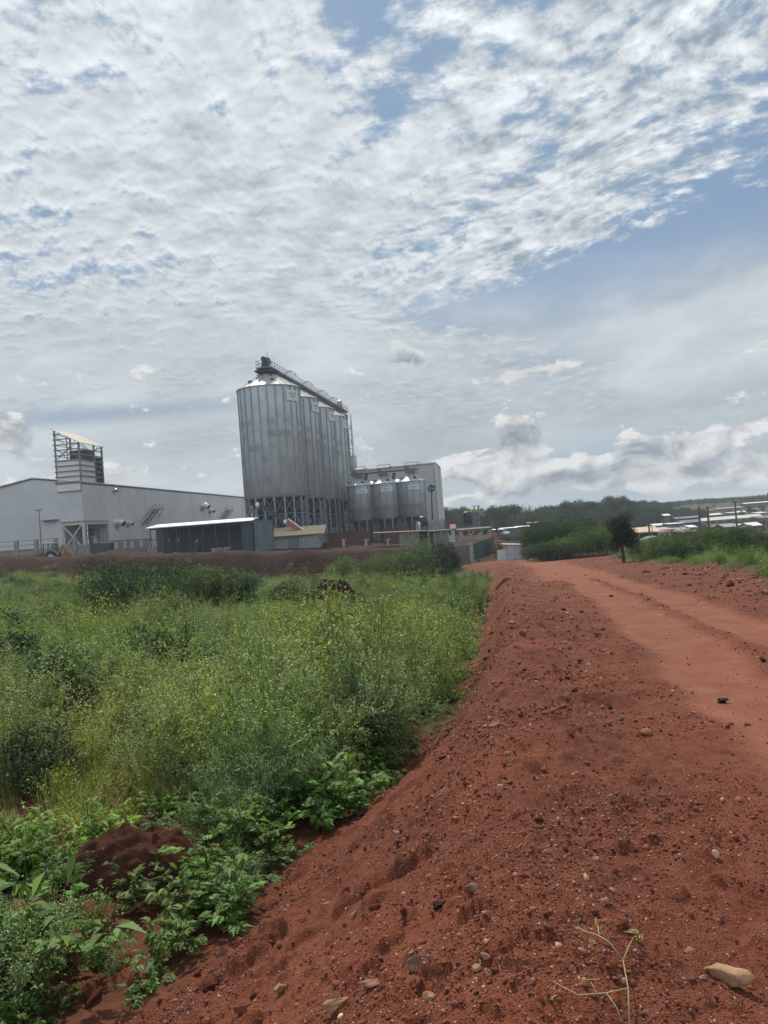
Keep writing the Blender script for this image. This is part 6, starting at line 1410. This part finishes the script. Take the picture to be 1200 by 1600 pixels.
town = [('tan roofed house with a carport right of the lone tree', 997, 1030, 843, 824, 150, BW, M_TANROOF), ('pinkish roofed house joined to the right of the tan roofed one', 1031, 1055, 842, 825, 156, CW_, plain('pinkish tin', (.40, .30, .27), .6, grime=.3)),
    ('low white building behind the tan roof', 1023, 1040, 825, 818.5, 225, CW_, RW), ('bright white roofed house high above the tan roof', 1038.5, 1047.5, 810, 803, 330, DW, RW), ('small cream house in the upper town left of the dark poles', 1058, 1071, 806, 800.5, 350, CW_, RG),
    ('long dark roofed shed left of the two dark poles', 1056, 1094, 815, 807, 290, DW, RB), ('blue grey roofed building behind the two dark poles', 1066, 1096, 823, 812.5, 250, GW, RB), ('long white roofed shed below the blue grey roof', 1047, 1069, 823, 817.5, 215, GW, RW), ('white box like hut left of the two dark poles', 1078.5, 1088, 828, 821, 190, CW_, RW), ('grey hut with a rusty roof in the lower town', 1056, 1077, 834, 825, 170, GW, RG), ('low dark hut behind the bright bushes', 1068, 1090, 838, 830, 150, DW, RR),
    ('long cream roofed block running across the hillside', 1096, 1192, 821, 806.5, 300, GW, RC), ('white roofed shed above the long cream roof', 1106, 1128, 808.5, 802.5, 350, DW, RW), ('pale roofed house just left of the crossarm pole', 1141, 1152, 806, 800.5, 370, GW, RW), ('white roofed house just right of the crossarm pole', 1153, 1166, 804, 798.5, 380, GW, RW), ('long pale roof along the crest below the conifers', 1163, 1215, 789, 784, 470, DW, RW), ('brownish block at the right edge of the town', 1190, 1215, 825, 806, 230, BW, RB),
    ('pale grey roofed house right of the board fence', 1133, 1153, 831, 818.5, 185, DW, RG), ('small white roofed house near the right edge', 1173, 1190, 829, 816.5, 195, GW, RW), ('low white roofed hut between the two pale roofs', 1160, 1170, 825, 819, 210, DW, RW), ('dark red walled hut under the long cream roof', 1112, 1124, 829, 820, 200, BW, RR), ('small grey house right under the long cream roof', 1122, 1133, 828, 820.5, 205, GW, RW), ('cream house high on the hill among the trees', 1176, 1189, 801, 795, 400, CW_, RG), ('brown walled house on the slope under the skyline', 1100, 1116, 801, 796, 420, BW, RR), ('low brown shed across the upper slope', 1120, 1160, 798, 792.5, 450, BW, RG), ('white gabled house near the right edge of the upper town', 1186, 1200, 808, 800, 320, CW_, RW)]
for k, (lab, x0, x1, b, t, y, w, r) in enumerate(town): H_('town_house', lab, 'house', x0, x1, b, t, y, w, r, HG, wins=2 if x1 - x0 < 30 else 6, doors=1 if x1 - x0 < 30 else 3, mono=k % 3 == 1, depth=6, sink=4)
def carport():
    y = 147; a = P3(1030, 844, y); b = P3(1047, 842, y); root = thing('carport', 'pale framed carport opening in front of the pinkish roofed house', 'carport', (a.x, y, a.z)); m_ = MB(); zt = P3(1038, 832, y).z
    for x_ in (a.x, b.x): m_.bar((x_, y, a.z - 1), (x_, y, zt), .28)
    m_.bar((a.x - .2, y, zt), (b.x + .2, y, zt), .3, .25); m_.build('frame', CW_, root); r = MB(); r.prism([(a.x - .3, y - .3, zt + .15), (b.x + .3, y - .3, zt + .15), (b.x + .3, y - .3, zt + .25), (a.x - .3, y - .3, zt + .25)], (0, 5, 0)); r.build('roof', plain('pinkish tin', (.40, .30, .27)), root)
carport()
def awning():
    y = 128; pts = [(1005, 847), (1009, 842.5), (1016, 839.5), (1027, 838)]; root = thing('awning', 'pale teal arched awning below the tan roofed house', 'awning', P3(1014, 850, y)); v, f = [], []
    for k, (px, py) in enumerate(pts): p = P3(px, py, y); v += [(p.x, y - .6, p.z), (p.x, y + 2.2, p.z + .1), (p.x, y - .6, p.z - .06), (p.x, y + 2.2, p.z + .04)]
    for k in range(3): i = 4 * k; f += [(i, i + 4, i + 5, i + 1), (i + 2, i + 3, i + 7, i + 6), (i, i + 2, i + 6, i + 4), (i + 1, i + 5, i + 7, i + 3)]
    m_ = MB(); m_.add(v, f); m_.build('cover', M_PANEL, root); q = MB(); a, b, c = P3(1004.5, 847, y), P3(1015, 850, y), P3(1010, 842, y); q.prism([(a.x, y - .62, a.z), (b.x, y - .62, b.z - .1), (c.x + .2, y - .62, c.z - .2)], (0, .05, 0)); q.build('side_flap', plain('teal flap', (.14, .32, .30), .5), root)
    fr = MB()
    for px in (1006, 1026): p = P3(px, 843, y); fr.bar((p.x, y, p.z - 2.2), (p.x, y, p.z), .1)
    fr.build('post', M_STEEL_DARK, root)
awning()
def board_fence():
    y = 140; a, b = P3(1088, 840, y), P3(1142, 837, y); root = thing('board_fence', 'tan upright board fence behind the bright bushes', 'fence', (a.x, y, a.z)); m_ = MB(); n = 34; r = random.Random(4); zt = P3(1115, 828.5, y).z
    for k in range(n): x_ = a.x + (b.x - a.x) * k / (n - 1); m_.box((x_, y + r.uniform(-.02, .02), (zt + a.z - 1.5) / 2 + r.uniform(-.1, .1)), ((b.x - a.x) / n * .88, .05, zt - a.z + 1.5))
    m_.build('boards', plain('weathered boards', (.30, .25, .18), .9, var=.3, scale=1.5, grime=.3), root); q = MB()
    for z in (.35, .8): q.bar((a.x, y + .08, a.z + (zt - a.z) * z), (b.x, y + .08, a.z + (zt - a.z) * z), .1)
    q.build('rails', M_WOOD, root)
board_fence()
def hut():
    y = 165; c = P3(1168, 834, y); t = P3(1167, 819.5, y).z; root = thing('thatched_shelter', 'dark grey rounded shelter left of the small white roofed house', 'shelter', (c.x, y, c.z)); h_ = t - c.z
    m_ = MB(); m_.lathe((0, 0, 0), [(1.75, h_ * .30), (1.8, h_ * .36), (1.3, h_ * .74), (.6, h_ * .96), (.02, h_)], 18); m_.build('roof', plain('dark thatch', (.075, .08, .075), .95, var=.3, scale=4, bmp=.6), root, smooth=True, world=False); w = MB(); w.lathe((0, 0, 0), [(1.45, -1.5), (1.45, h_ * .36)], 16); w.build('wall', DW, root, world=False); d = MB(); d.box((0, -1.46, h_ * .1), (.6, .1, h_ * .45)); d.build('door', M_BLACK, root, world=False)
hut()
pole('utility_pole', 'dark pole left of the pair standing by the board fence', 1095.5, 842, 1093.5, 791.5, 128, .17, M_WOOD, 'poles in the town')
pole('utility_pole', 'dark pole with a short arm, right one of the pair by the board fence', 1109, 842, 1106.5, 791, 126, .17, M_WOOD, 'poles in the town', arm=[(.25, .8)])
pole('utility_pole', 'tall pole with a wide crossarm and insulators on the hillside', 1152, 830, 1149, 783, 150, .16, M_WOOD, 'poles in the town', arm=[(.25, 1.7)])
pole('utility_pole', 'short dark pole standing in front of the tan roof', 1015, 838, 1013.5, 807, 140, .15, M_WOOD, 'poles in the town')
pole('utility_pole', 'thin grey pole right of the short dark one by the tan roof', 1019.5, 838, 1019, 821, 139, .09, M_WOODG, 'poles in the town')
pole('utility_pole', 'thin far pole in the middle of the town', 1061.5, 822, 1061, 801, 230, .13, M_WOODG, 'poles in the town')
pole('utility_pole', 'slim pole left of the thin far one in the town', 1053, 815, 1052.5, 798, 260, .13, M_WOOD, 'poles in the town')
pole('utility_pole', 'slender pole just left of the figure in dark blue', 769, 838, 768.5, 811, 170, .10, M_WOODG, 'poles in the town')
# ---------------------------------------------------------------- stones, clods and litter on the road
def stone_data(seed, flat=.6, rough=.22, sub=2, cuts=12):
    bm = bmesh.new(); bmesh.ops.create_icosphere(bm, subdivisions=sub, radius=1.0); v = np.array([q.co[:] for q in bm.verts]); f = np.array([[q.index for q in fc.verts] for fc in bm.faces]); bm.free()
    r = np.random.default_rng(seed)
    for k in range(12):                       # broken faces
        n = r.normal(size=3); n /= np.linalg.norm(n); d = v @ n; c = r.uniform(.38, .80); v = v - np.maximum(d - c, 0)[:, None] * n
    v = v * (1 + rough * pnoise(v[:, 0] * 1.6 + seed, v[:, 1] * 1.6 + v[:, 2] * 1.3, seed)[:, None]) * np.array([1.0, r.uniform(.6, .9), flat]); return v, f
def stone_mat(name, c, spots=(.30, .17, .12), var=.35):
    m, nt, b, o = mat(name); co = objco(nt); n1, n2 = noise(nt, co, 9, 6, .65), noise(nt, co, 38, 4, .6)
    col = mixc(nt, n1.ss(.35, .7), tuple(q * (1 - var) for q in c), c); col = mixc(nt, n2.ss(.52, .72) * .7, col, spots); setc(nt, b, col, .95, 0, .04); bump(nt, b, n1 * .6 + n2 * .4, .8, .012); return m
SM = {'tan': stone_mat('tan stone', (.46, .27, .155), (.22, .085, .05)), 'pink': stone_mat('pinkish stone', (.38, .205, .145), (.19, .075, .05)), 'red': stone_mat('red stone', (.22, .085, .055), (.12, .04, .028)), 'clod': stone_mat('dark clod', (.055, .028, .022), (.03, .016, .013)), 'earth': stone_mat('earth clod', (.105, .036, .022), (.055, .020, .014)), 'grey': stone_mat('grey brown stone', (.27, .175, .125), (.16, .065, .045))}
def stone(label, px, py, w, h_, k, seed, rot=0.0, name='stone', cat='stone', group='stones on the bank and road', sink=.25):
    p = gnd(px, py + h_ * .3); dist = (p - CAM).length; W_ = w / 1200 * dist; D_ = min(W_ * .9, h_ / 1200 * dist * 1.1); v, f = stone_data(seed, 1.0, .55 if k in ('earth', 'clod') else .3, 3); v = v * (1 + (.16 if k in ('earth', 'clod') else .05) * pnoise(v[:, 0] * 5 + v[:, 2] * 3, v[:, 1] * 5 - v[:, 2] * 2, seed)[:, None]) * np.array([W_ / 2, max(D_, W_ * .45) / 2, max(D_, W_ * .3) * .42])
    o = mesh_np(name, v, f, SM[k], smooth=False); o.location = (p.x, p.y, p.z + max(D_, W_ * .3) * .42 * (1 - 2 * sink)); o.rotation_euler = (.1, .1 * math.sin(seed), R(rot)); return tag(o, label, cat, group)
for i, a in enumerate([('large flat tan slab at the lower right corner', 1141, 1520, 74, 34, 'tan', -28), ('orange tan stone left of the dry weed stalk top', 988, 1475, 28, 14, 'tan', -20), ('long pale stone cut by the bottom edge', 528, 1588, 50, 20, 'tan', 12), ('rounded pale stone at the foot of the bank', 440, 1541, 24, 26, 'tan', 40),
    ('pair like brown stone right of the bottom pale stones', 582, 1552, 34, 14, 'pink', 20), ('grey brown embedded boulder on the crest', 652, 1502, 32, 24, 'grey', 10), ('squared grey stone on the crest right of the dark clod', 738, 1388, 30, 24, 'grey', 35), ('purplish stone below the crest', 655, 1538, 22, 22, 'red', 60), ('buff stone low on the right of the bank', 672, 1558, 22, 24, 'tan', -30),
    ('flat pale stone on the left slope', 505, 1418, 28, 12, 'pink', 18), ('small red stone left of the crest', 664, 1298, 14, 12, 'pink', 10), ('pinkish stone near the dark hole of the slope', 540, 1395, 20, 13, 'red', 0), ('short upright stone in the slope', 749, 1354, 12, 16, 'red', 0), ('white chip on the left slope', 555, 1437, 13, 13, 'pink', 50), ('thin buff stone at the right of the crest', 760, 1484, 12, 14, 'tan', 60), ('orange shard on the crest', 748, 1508, 18, 18, 'tan', -40),
    ('pinkish flat stone beside the shard', 762, 1500, 20, 12, 'pink', 0), ('long pink stone under the grey squared one', 720, 1421, 20, 8, 'pink', -10), ('small pink stone right of the long pink one', 757, 1428, 14, 16, 'pink', 20), ('lone pink stone mid slope', 695, 1457, 11, 14, 'pink', 0), ('pale stone below the weeds on the bank', 620, 1300, 14, 9, 'pink', 0),
    ('pale rounded stone beside a small black clod on the road', 942, 1105, 13, 9, 'tan', 0), ('flat pink stone in the middle of the road', 932, 1334, 14, 9, 'pink', 0), ('two lobed pale stone on the road left of the flat pink stone', 855, 1324, 22, 8, 'pink', 0), ('pale stone left of the weed stalk on the road', 947, 1420, 16, 10, 'pink', 0), ('pale stone above the large tan slab', 1075, 1490, 22, 12, 'pink', 0), ('small tan stone left of the large slab', 1098, 1531, 14, 7, 'pink', 0), ('pale stone at the bottom of the road', 830, 1545, 13, 11, 'pink', 0), ('pale stone on the right of the road', 1122, 1440, 14, 9, 'pink', -30),
    ('pale broken stone on the bank edge beside the weeds', 685, 1133, 18, 7, 'pink', 10), ('reddish stone on the bank under the pale broken one', 676, 1148, 12, 7, 'red', 0), ('grey stone on the crest halfway along the bank', 775, 1136, 28, 14, 'grey', 0), ('pink stone on the crest halfway along the bank', 793, 1176, 12, 12, 'pink', 0), ('white stone at the far end of the bank', 822, 968, 8, 6, 'tan', 0), ('white stone beside the one at the far end of the bank', 827, 974, 7, 6, 'tan', 0), ('pale stone above the far pair on the bank', 790, 955, 8, 6, 'tan', 0),
    ('brown rounded stone low in the dug toe of the bank', 378, 1588, 26, 16, 'red', 0), ('pale small stone at the bottom left of the bank', 285, 1582, 22, 12, 'pink', 0), ('buff stone on the toe of the bank', 345, 1489, 22, 12, 'grey', 10), ('small pinkish stone beside the toe weeds', 404, 1423, 14, 9, 'pink', 0)]):
    stone(a[0], a[1], a[2], a[3], a[4], a[5], 10 + i, a[6])
for i, a in enumerate([('largest black clod in the cluster on the road', 898, 1079, 15, 14), ('black clod above left of the largest one', 887, 1057, 12, 8), ('black clod left of the pair above the largest one', 876, 1063, 11, 8), ('peaked black clod at the left of the cluster', 867, 1045, 8, 7), ('black clod at the top of the cluster', 907, 1031, 10, 7), ('small flat black clod near the top of the cluster', 890, 1036, 7, 4), ('tiny black clod at the right of the cluster', 909, 1058, 6, 3), ('black clod beside the pale rounded stone', 953, 1104, 9, 8), ('dark clod far up the road near the bank', 881, 953, 10, 5), ('dark clod on the road left of the light wheel track', 943, 983, 8, 6), ('small dark clod below the far dark clod', 937, 1016, 5, 4), ('dark clod at the right edge of the road', 1191, 1030, 16, 9)]):
    stone(a[0], a[1], a[2], a[3], a[4], 'clod', 80 + i, i * 40, 'clod', 'clod', 'dark clods on the road', .1)
for i, a in enumerate([('dark upright clod on the crest of the bank', 685, 1408, 22, 26, 'clod'), ('dark red clod at the weed edge of the bank', 568, 1268, 24, 20, 'earth'), ('small dark clod below the upright one on the bank', 633, 1436, 16, 14, 'earth'), ('big red brown lump at the bottom left of the bank', 150, 1552, 50, 30, 'earth'), ('red brown lump right of the big bottom left lump', 215, 1540, 40, 26, 'earth'), ('dark lump low on the slope', 330, 1545, 34, 18, 'earth'), ('reddish clod at the top of the near weeds', 637, 1207, 18, 10, 'earth'), ('long dark lump of soil at the right edge of the road', 1142, 914, 40, 9, 'earth'), ('dark soil lump cut by the right edge of the photo', 1196, 926, 22, 10, 'earth'), ('soil lump along the right edge before the lone tree', 1010, 893, 14, 5, 'earth'), ('soil lump below the bright bushes', 1072, 897, 12, 4, 'earth'), ('soil lump at the foot of the pale low bush', 1040, 887, 16, 5, 'earth'), ('red lump between the two wheel tracks', 955, 928, 16, 4, 'earth')]):
    stone(a[0], a[1], a[2], a[3], a[4], a[5], 120 + i, i * 33, 'clod', 'clod', 'earth lumps of the bank', .3)
def gravel():
    pr = []
    for k in range(6):
        v, f = stone_data(400 + k, .62, .2, 1 if k < 3 else 2); c = [(.15, .050, .030), (.21, .080, .050), (.33, .175, .115), (.12, .038, .023), (.40, .25, .175), (.17, .060, .036)][k]; pr.append((v * .5, f, np.concatenate([np.repeat([c], len(v), 0), np.ones((len(v), 1))], 1)))
    P_, S_ = [], []
    for y0, y1, dn, s0 in ((1.6, 3.2, 14000, .0062), (3.2, 5, 6500, .0080), (5, 8, 2600, .0110), (8, 16, 620, .0165), (16, 34, 80, .030), (34, 75, 9, .055)):
        xa, xb = -.5 * y1 - .5, min(.56 * y1 + .5, 22); n = int((y1 - y0) * (xb - xa) * dn); x, y = RNG.uniform(xa, xb, n), RNG.uniform(y0, y1, n); bank = np.exp(-((x - (XT(y) * .45 + XC(y) * .55)) / (1.1 + .6 * (XC(y) - XT(y)))) ** 2)
        ok = (soil(x, y) > .5) & (RNG.random(n) < (.34 + .66 * bank) * (1 - .93 * tracks(x, y)) * np.clip(.55 + .9 * fbm(x * .9, y * .9, 3, 151), .08, 1)); x, y = x[ok], y[ok]; s = s0 * np.exp(RNG.normal(size=len(x)) * .62) * (1 + 1.3 * np.exp(-((x - XR(y) + .3) / 1.2) ** 2) * (y > 14)); P_.append(np.stack([x, y, H(x, y) + s * .08], -1)); S_.append(s.clip(.004, .14))
    p, s = np.concatenate(P_), np.concatenate(S_); n = len(s); big = s > np.interp(p[:, 1], [2, 8, 30], [.014, .024, .05]); u = RNG.random(n); var = np.where(u < .36, 0, np.where(u < .56, 3, np.where(u < .76, 5, np.where(u < .88, 1, np.where(u < .96, 2, 4)))))
    t = (1 + RNG.normal(size=(n, 1)) * .22).clip(.5, 1.7) * np.ones((1, 3)); m_, nt, b, o = mat('gravel stone'); c = mixc(nt, 1.0, attr(nt, 'Col', 'GEOMETRY', 'Color'), attr(nt, 'tint', 'INSTANCER', 'Color'), 'MULTIPLY'); setc(nt, b, c, .92, 0, .15)
    cover('gravel', 'loose reddish gravel scattered over the road and its bank', p, var, np.repeat(s[:, None], 3, 1) * RNG.uniform(.75, 1.3, (n, 3)), RNG.uniform(0, 6.28, n), t, pr, material=m_, tilt=.5)
gravel()
def mound(name, label, px, py, w, h_, k, seed, cat='heap'):
    p = gnd(px, py); d = (p - CAM).length; W_, Hh = w / 1200 * d / 2, h_ / 1200 * d * .58; n = 70; g = np.linspace(-1.25, 1.25, n); X, Y = np.meshgrid(g, g); r = np.hypot(X, Y * 1.0) * (1 + .15 * fbm(X * 1.3 + seed, Y * 1.3, 2, seed)); Z = Hh * np.clip(1 - (r / 1.12) ** 2, 0, 1) ** .8 * (1 + .22 * fbm(X * 2 + seed, Y * 2, 3, seed)) + Hh * (.05 * fbm(X * 5 + seed, Y * 5, 3, seed + 3, .5) + .45 * clods(X, Y, .30, seed, .6, .8) * .5 + .5 * clods(X, Y, .12, seed + 1, .6) * .4) * (1 - sstep(r, .7, 1.2)) - .06 * sstep(r, .9, 1.2)
    wx, wy = p.x + X * W_, p.y + Y * W_ * .75; gzv = H(wx, wy, False); v = np.stack([X * W_, Y * W_ * .75, gzv + Z - p.z - .03 * sstep(r, 1.0, 1.2)], -1).reshape(-1, 3); i = np.arange(n * n).reshape(n, n); f = np.stack([i[:-1, :-1], i[:-1, 1:], i[1:, 1:], i[1:, :-1]], -1).reshape(-1, 4)
    o = mesh_np(name, v, f, SM[k], smooth=True); o.location = p; return tag(o, label, cat)
SM['mound'] = stone_mat('mound soil', (.062, .025, .016), (.10, .042, .028))
mound('soil_heap', 'heap of dark brown soil among the near weeds', 212, 1372, 185, 110, 'mound', 7)
mound('soil_heap', 'low dark heap of soil in the middle of the field', 520, 945, 84, 62, 'clod', 9)
mound('soil_heap', 'small grey brown rubble heap at the left edge of the road bend', 786, 912, 26, 9, 'mound', 11)
def rag():
    p = gnd(1128, 1090); d = (p - CAM).length; v, f = stone_data(5, .5, .6, 4); v = v * np.array([.5, .36, .42]) * 24 / 1200 * d; v = v * (1 + .16 * pnoise(v[:, 0] * 60, v[:, 1] * 60 + v[:, 2] * 40, 9)[:, None]); m_, nt, b, o = mat('black plastic bag'); setc(nt, b, (.012, .013, .017), .25, 0, .6)
    q = mesh_np('plastic_bag', v, f, m_, smooth=False); q.location = (p.x, p.y, p.z + .012 * d / 8); tag(q, 'crumpled black plastic bag lying beside the light wheel track', 'bag')
rag()
def twig(name, label, pts, r, c, cat='stalk', leaves=()):
    P_ = [gnd(px, py) + Vector((0, 0, l)) for px, py, l in pts[0]]; m_ = MB(); m_.tube(P_, [r] + [r * .8] * (len(P_) - 2) + [r * .5], 6)
    for br_ in pts[1:]: Q = [gnd(px, py) + Vector((0, 0, l)) for px, py, l in br_]; m_.tube(Q, [r * .7] * (len(Q) - 1) + [r * .35], 6)
    root = m_.build(name, plain('stalk' + str(c), c, .8), None, smooth=True)
    if leaves:
        L = LM(3)
        for px, py, l, s in leaves: b = np.array(gnd(px, py)) + np.array([0, 0, l]); L.leaves(b + L.r.normal(size=(6, 3)) * .006, L.r.normal(size=(6, 3)), s, s * .4, jit(L.r, (.30, .27, .12), 6, .2))
        leaf_obj('withered_leaves', L.data(), root, M_LEAFN)
    return tag(root, label, cat)
twig('dry_weed', 'dry forked yellowish weed stalk lying at the bottom of the road', [[(984, 1612, .01), (984, 1575, .05), (976, 1532, .05)], [(976, 1532, .05), (955, 1518, .06), (935, 1502, .06), (916, 1486, .05), (904, 1468, .04)], [(976, 1532, .05), (984, 1515, .05), (993, 1498, .05)], [(940, 1506, .06), (938, 1490, .06), (936, 1480, .06)], [(984, 1575, .05), (950, 1580, .04), (905, 1577, .03), (872, 1567, .03), (862, 1572, .02)], [(950, 1580, .04), (965, 1592, .03), (972, 1605, .02)], [(940, 1560, .03), (915, 1556, .03)], [(935, 1578, .04), (925, 1566, .05)]], .0028, (.36, .29, .14), 'weed', [(904, 1470, .04, .02), (936, 1480, .06, .025), (993, 1497, .05, .02), (925, 1510, .05, .02), (866, 1575, .02, .022), (1001, 1495, .03, .02), (915, 1556, .03, .018)])
twig('stick', 'thin pale stick lying on the bank edge beside the weeds', [[(716, 1055, .05), (736, 1044, .06), (757, 1034, .05)]], .018, (.36, .28, .18), 'stick')
def marker(): p = gnd(694, 897); m_ = MB(); m_.box((p.x, p.y, p.z + .35), (.22, .22, .9)); m_.box((p.x + .04, p.y, p.z + .86), (.36, .28, .16), .3); tag(m_.build('marker_stone', plain('pale marker', (.50, .46, .40), .9, grime=.3)), 'short pale marker post in the grass below the dark upright bush', 'post')
marker()
# ---------------------------------------------------------------- the nearest plants, each its own
def near_plant(label, px, py, s, kind, seed, col, name='broadleaf_weed'):
    p = gnd(px, py); z = gz(p.x, p.y); d = {'broad': lambda: p_broad(seed, .5, col, 11, 5), 'feather': lambda: p_feather(seed, .6, .2, col), 'small': lambda: p_small(seed, .5, col, 14, .05)}[kind](); o = mesh_np(name, d[0] * s, d[1], M_LEAFN, attrs={'Col': ('FLOAT_COLOR', d[2])}); o.location = (p.x, p.y, z - .02); o.rotation_euler = (0, 0, seed); return tag(o, label, 'weed', 'broad leaved weeds at the foot of the bank')
NB = (.100, .165, .030)
for a in [('bright lobed weed overhanging the toe of the bank', 405, 1352, 1.0, 'broad', 61, NB), ('lobed weed between the dark soil heap and the bank', 338, 1395, .9, 'broad', 62, NB), ('spreading weed right of the dark soil heap', 318, 1340, .9, 'broad', 63, (.065, .125, .03)), ('low weed below the dark soil heap', 225, 1425, .75, 'broad', 64, (.09, .13, .03)), ('weed on the toe of the bank above the bare patch', 300, 1450, .75, 'broad', 65, NB), ('yellow green weed left of the bare patch', 150, 1470, .7, 'small', 66, (.12, .14, .032)), ('tall feathery weed at the lower left', 68, 1500, .95, 'feather', 67, (.08, .14, .045)), ('bright weed at the left edge below the soil heap', 10, 1390, .9, 'broad', 68, (.11, .18, .03)), ('dull low weed in the bottom left corner', 40, 1575, .7, 'small', 69, (.10, .11, .035)), ('small lobed weed on the left shoulder of the soil heap', 95, 1395, .6, 'broad', 70, (.075, .13, .035)), ('leafy weed at the edge above the overhanging one', 470, 1275, .9, 'broad', 71, (.06, .12, .03)), ('pale leaved weed on the bank edge farther up', 560, 1225, .8, 'small', 72, (.10, .15, .045)), ('small seedling growing on top of the soil heap', 245, 1345, .32, 'broad', 73, (.12, .18, .07)), ('bright weed beside the bare patch at the toe', 275, 1495, .6, 'broad', 74, NB)]: near_plant(*a)
# ---------------------------------------------------------------- the air of the valley
def haze():
    m = bpy.data.materials.new('haze air'); m.use_nodes = True; nt = m.node_tree; nt.nodes.clear(); o = nt.nodes.new('ShaderNodeOutputMaterial'); v = nt.nodes.new('ShaderNodeVolumePrincipled')
    v.inputs['Color'].default_value = (.86, .93, 1.0, 1); v.inputs['Density'].default_value = .00036; nt.links.new(v.outputs[0], o.inputs['Volume'])
    b = MB(); b.box((0, 6000, 15.0), (26000, 18000 - 400, 62.0)); h_ = b.build('haze', m); h_['kind'] = 'stuff'; h_['label'] = 'thin pale haze in the air of the valley'
haze()
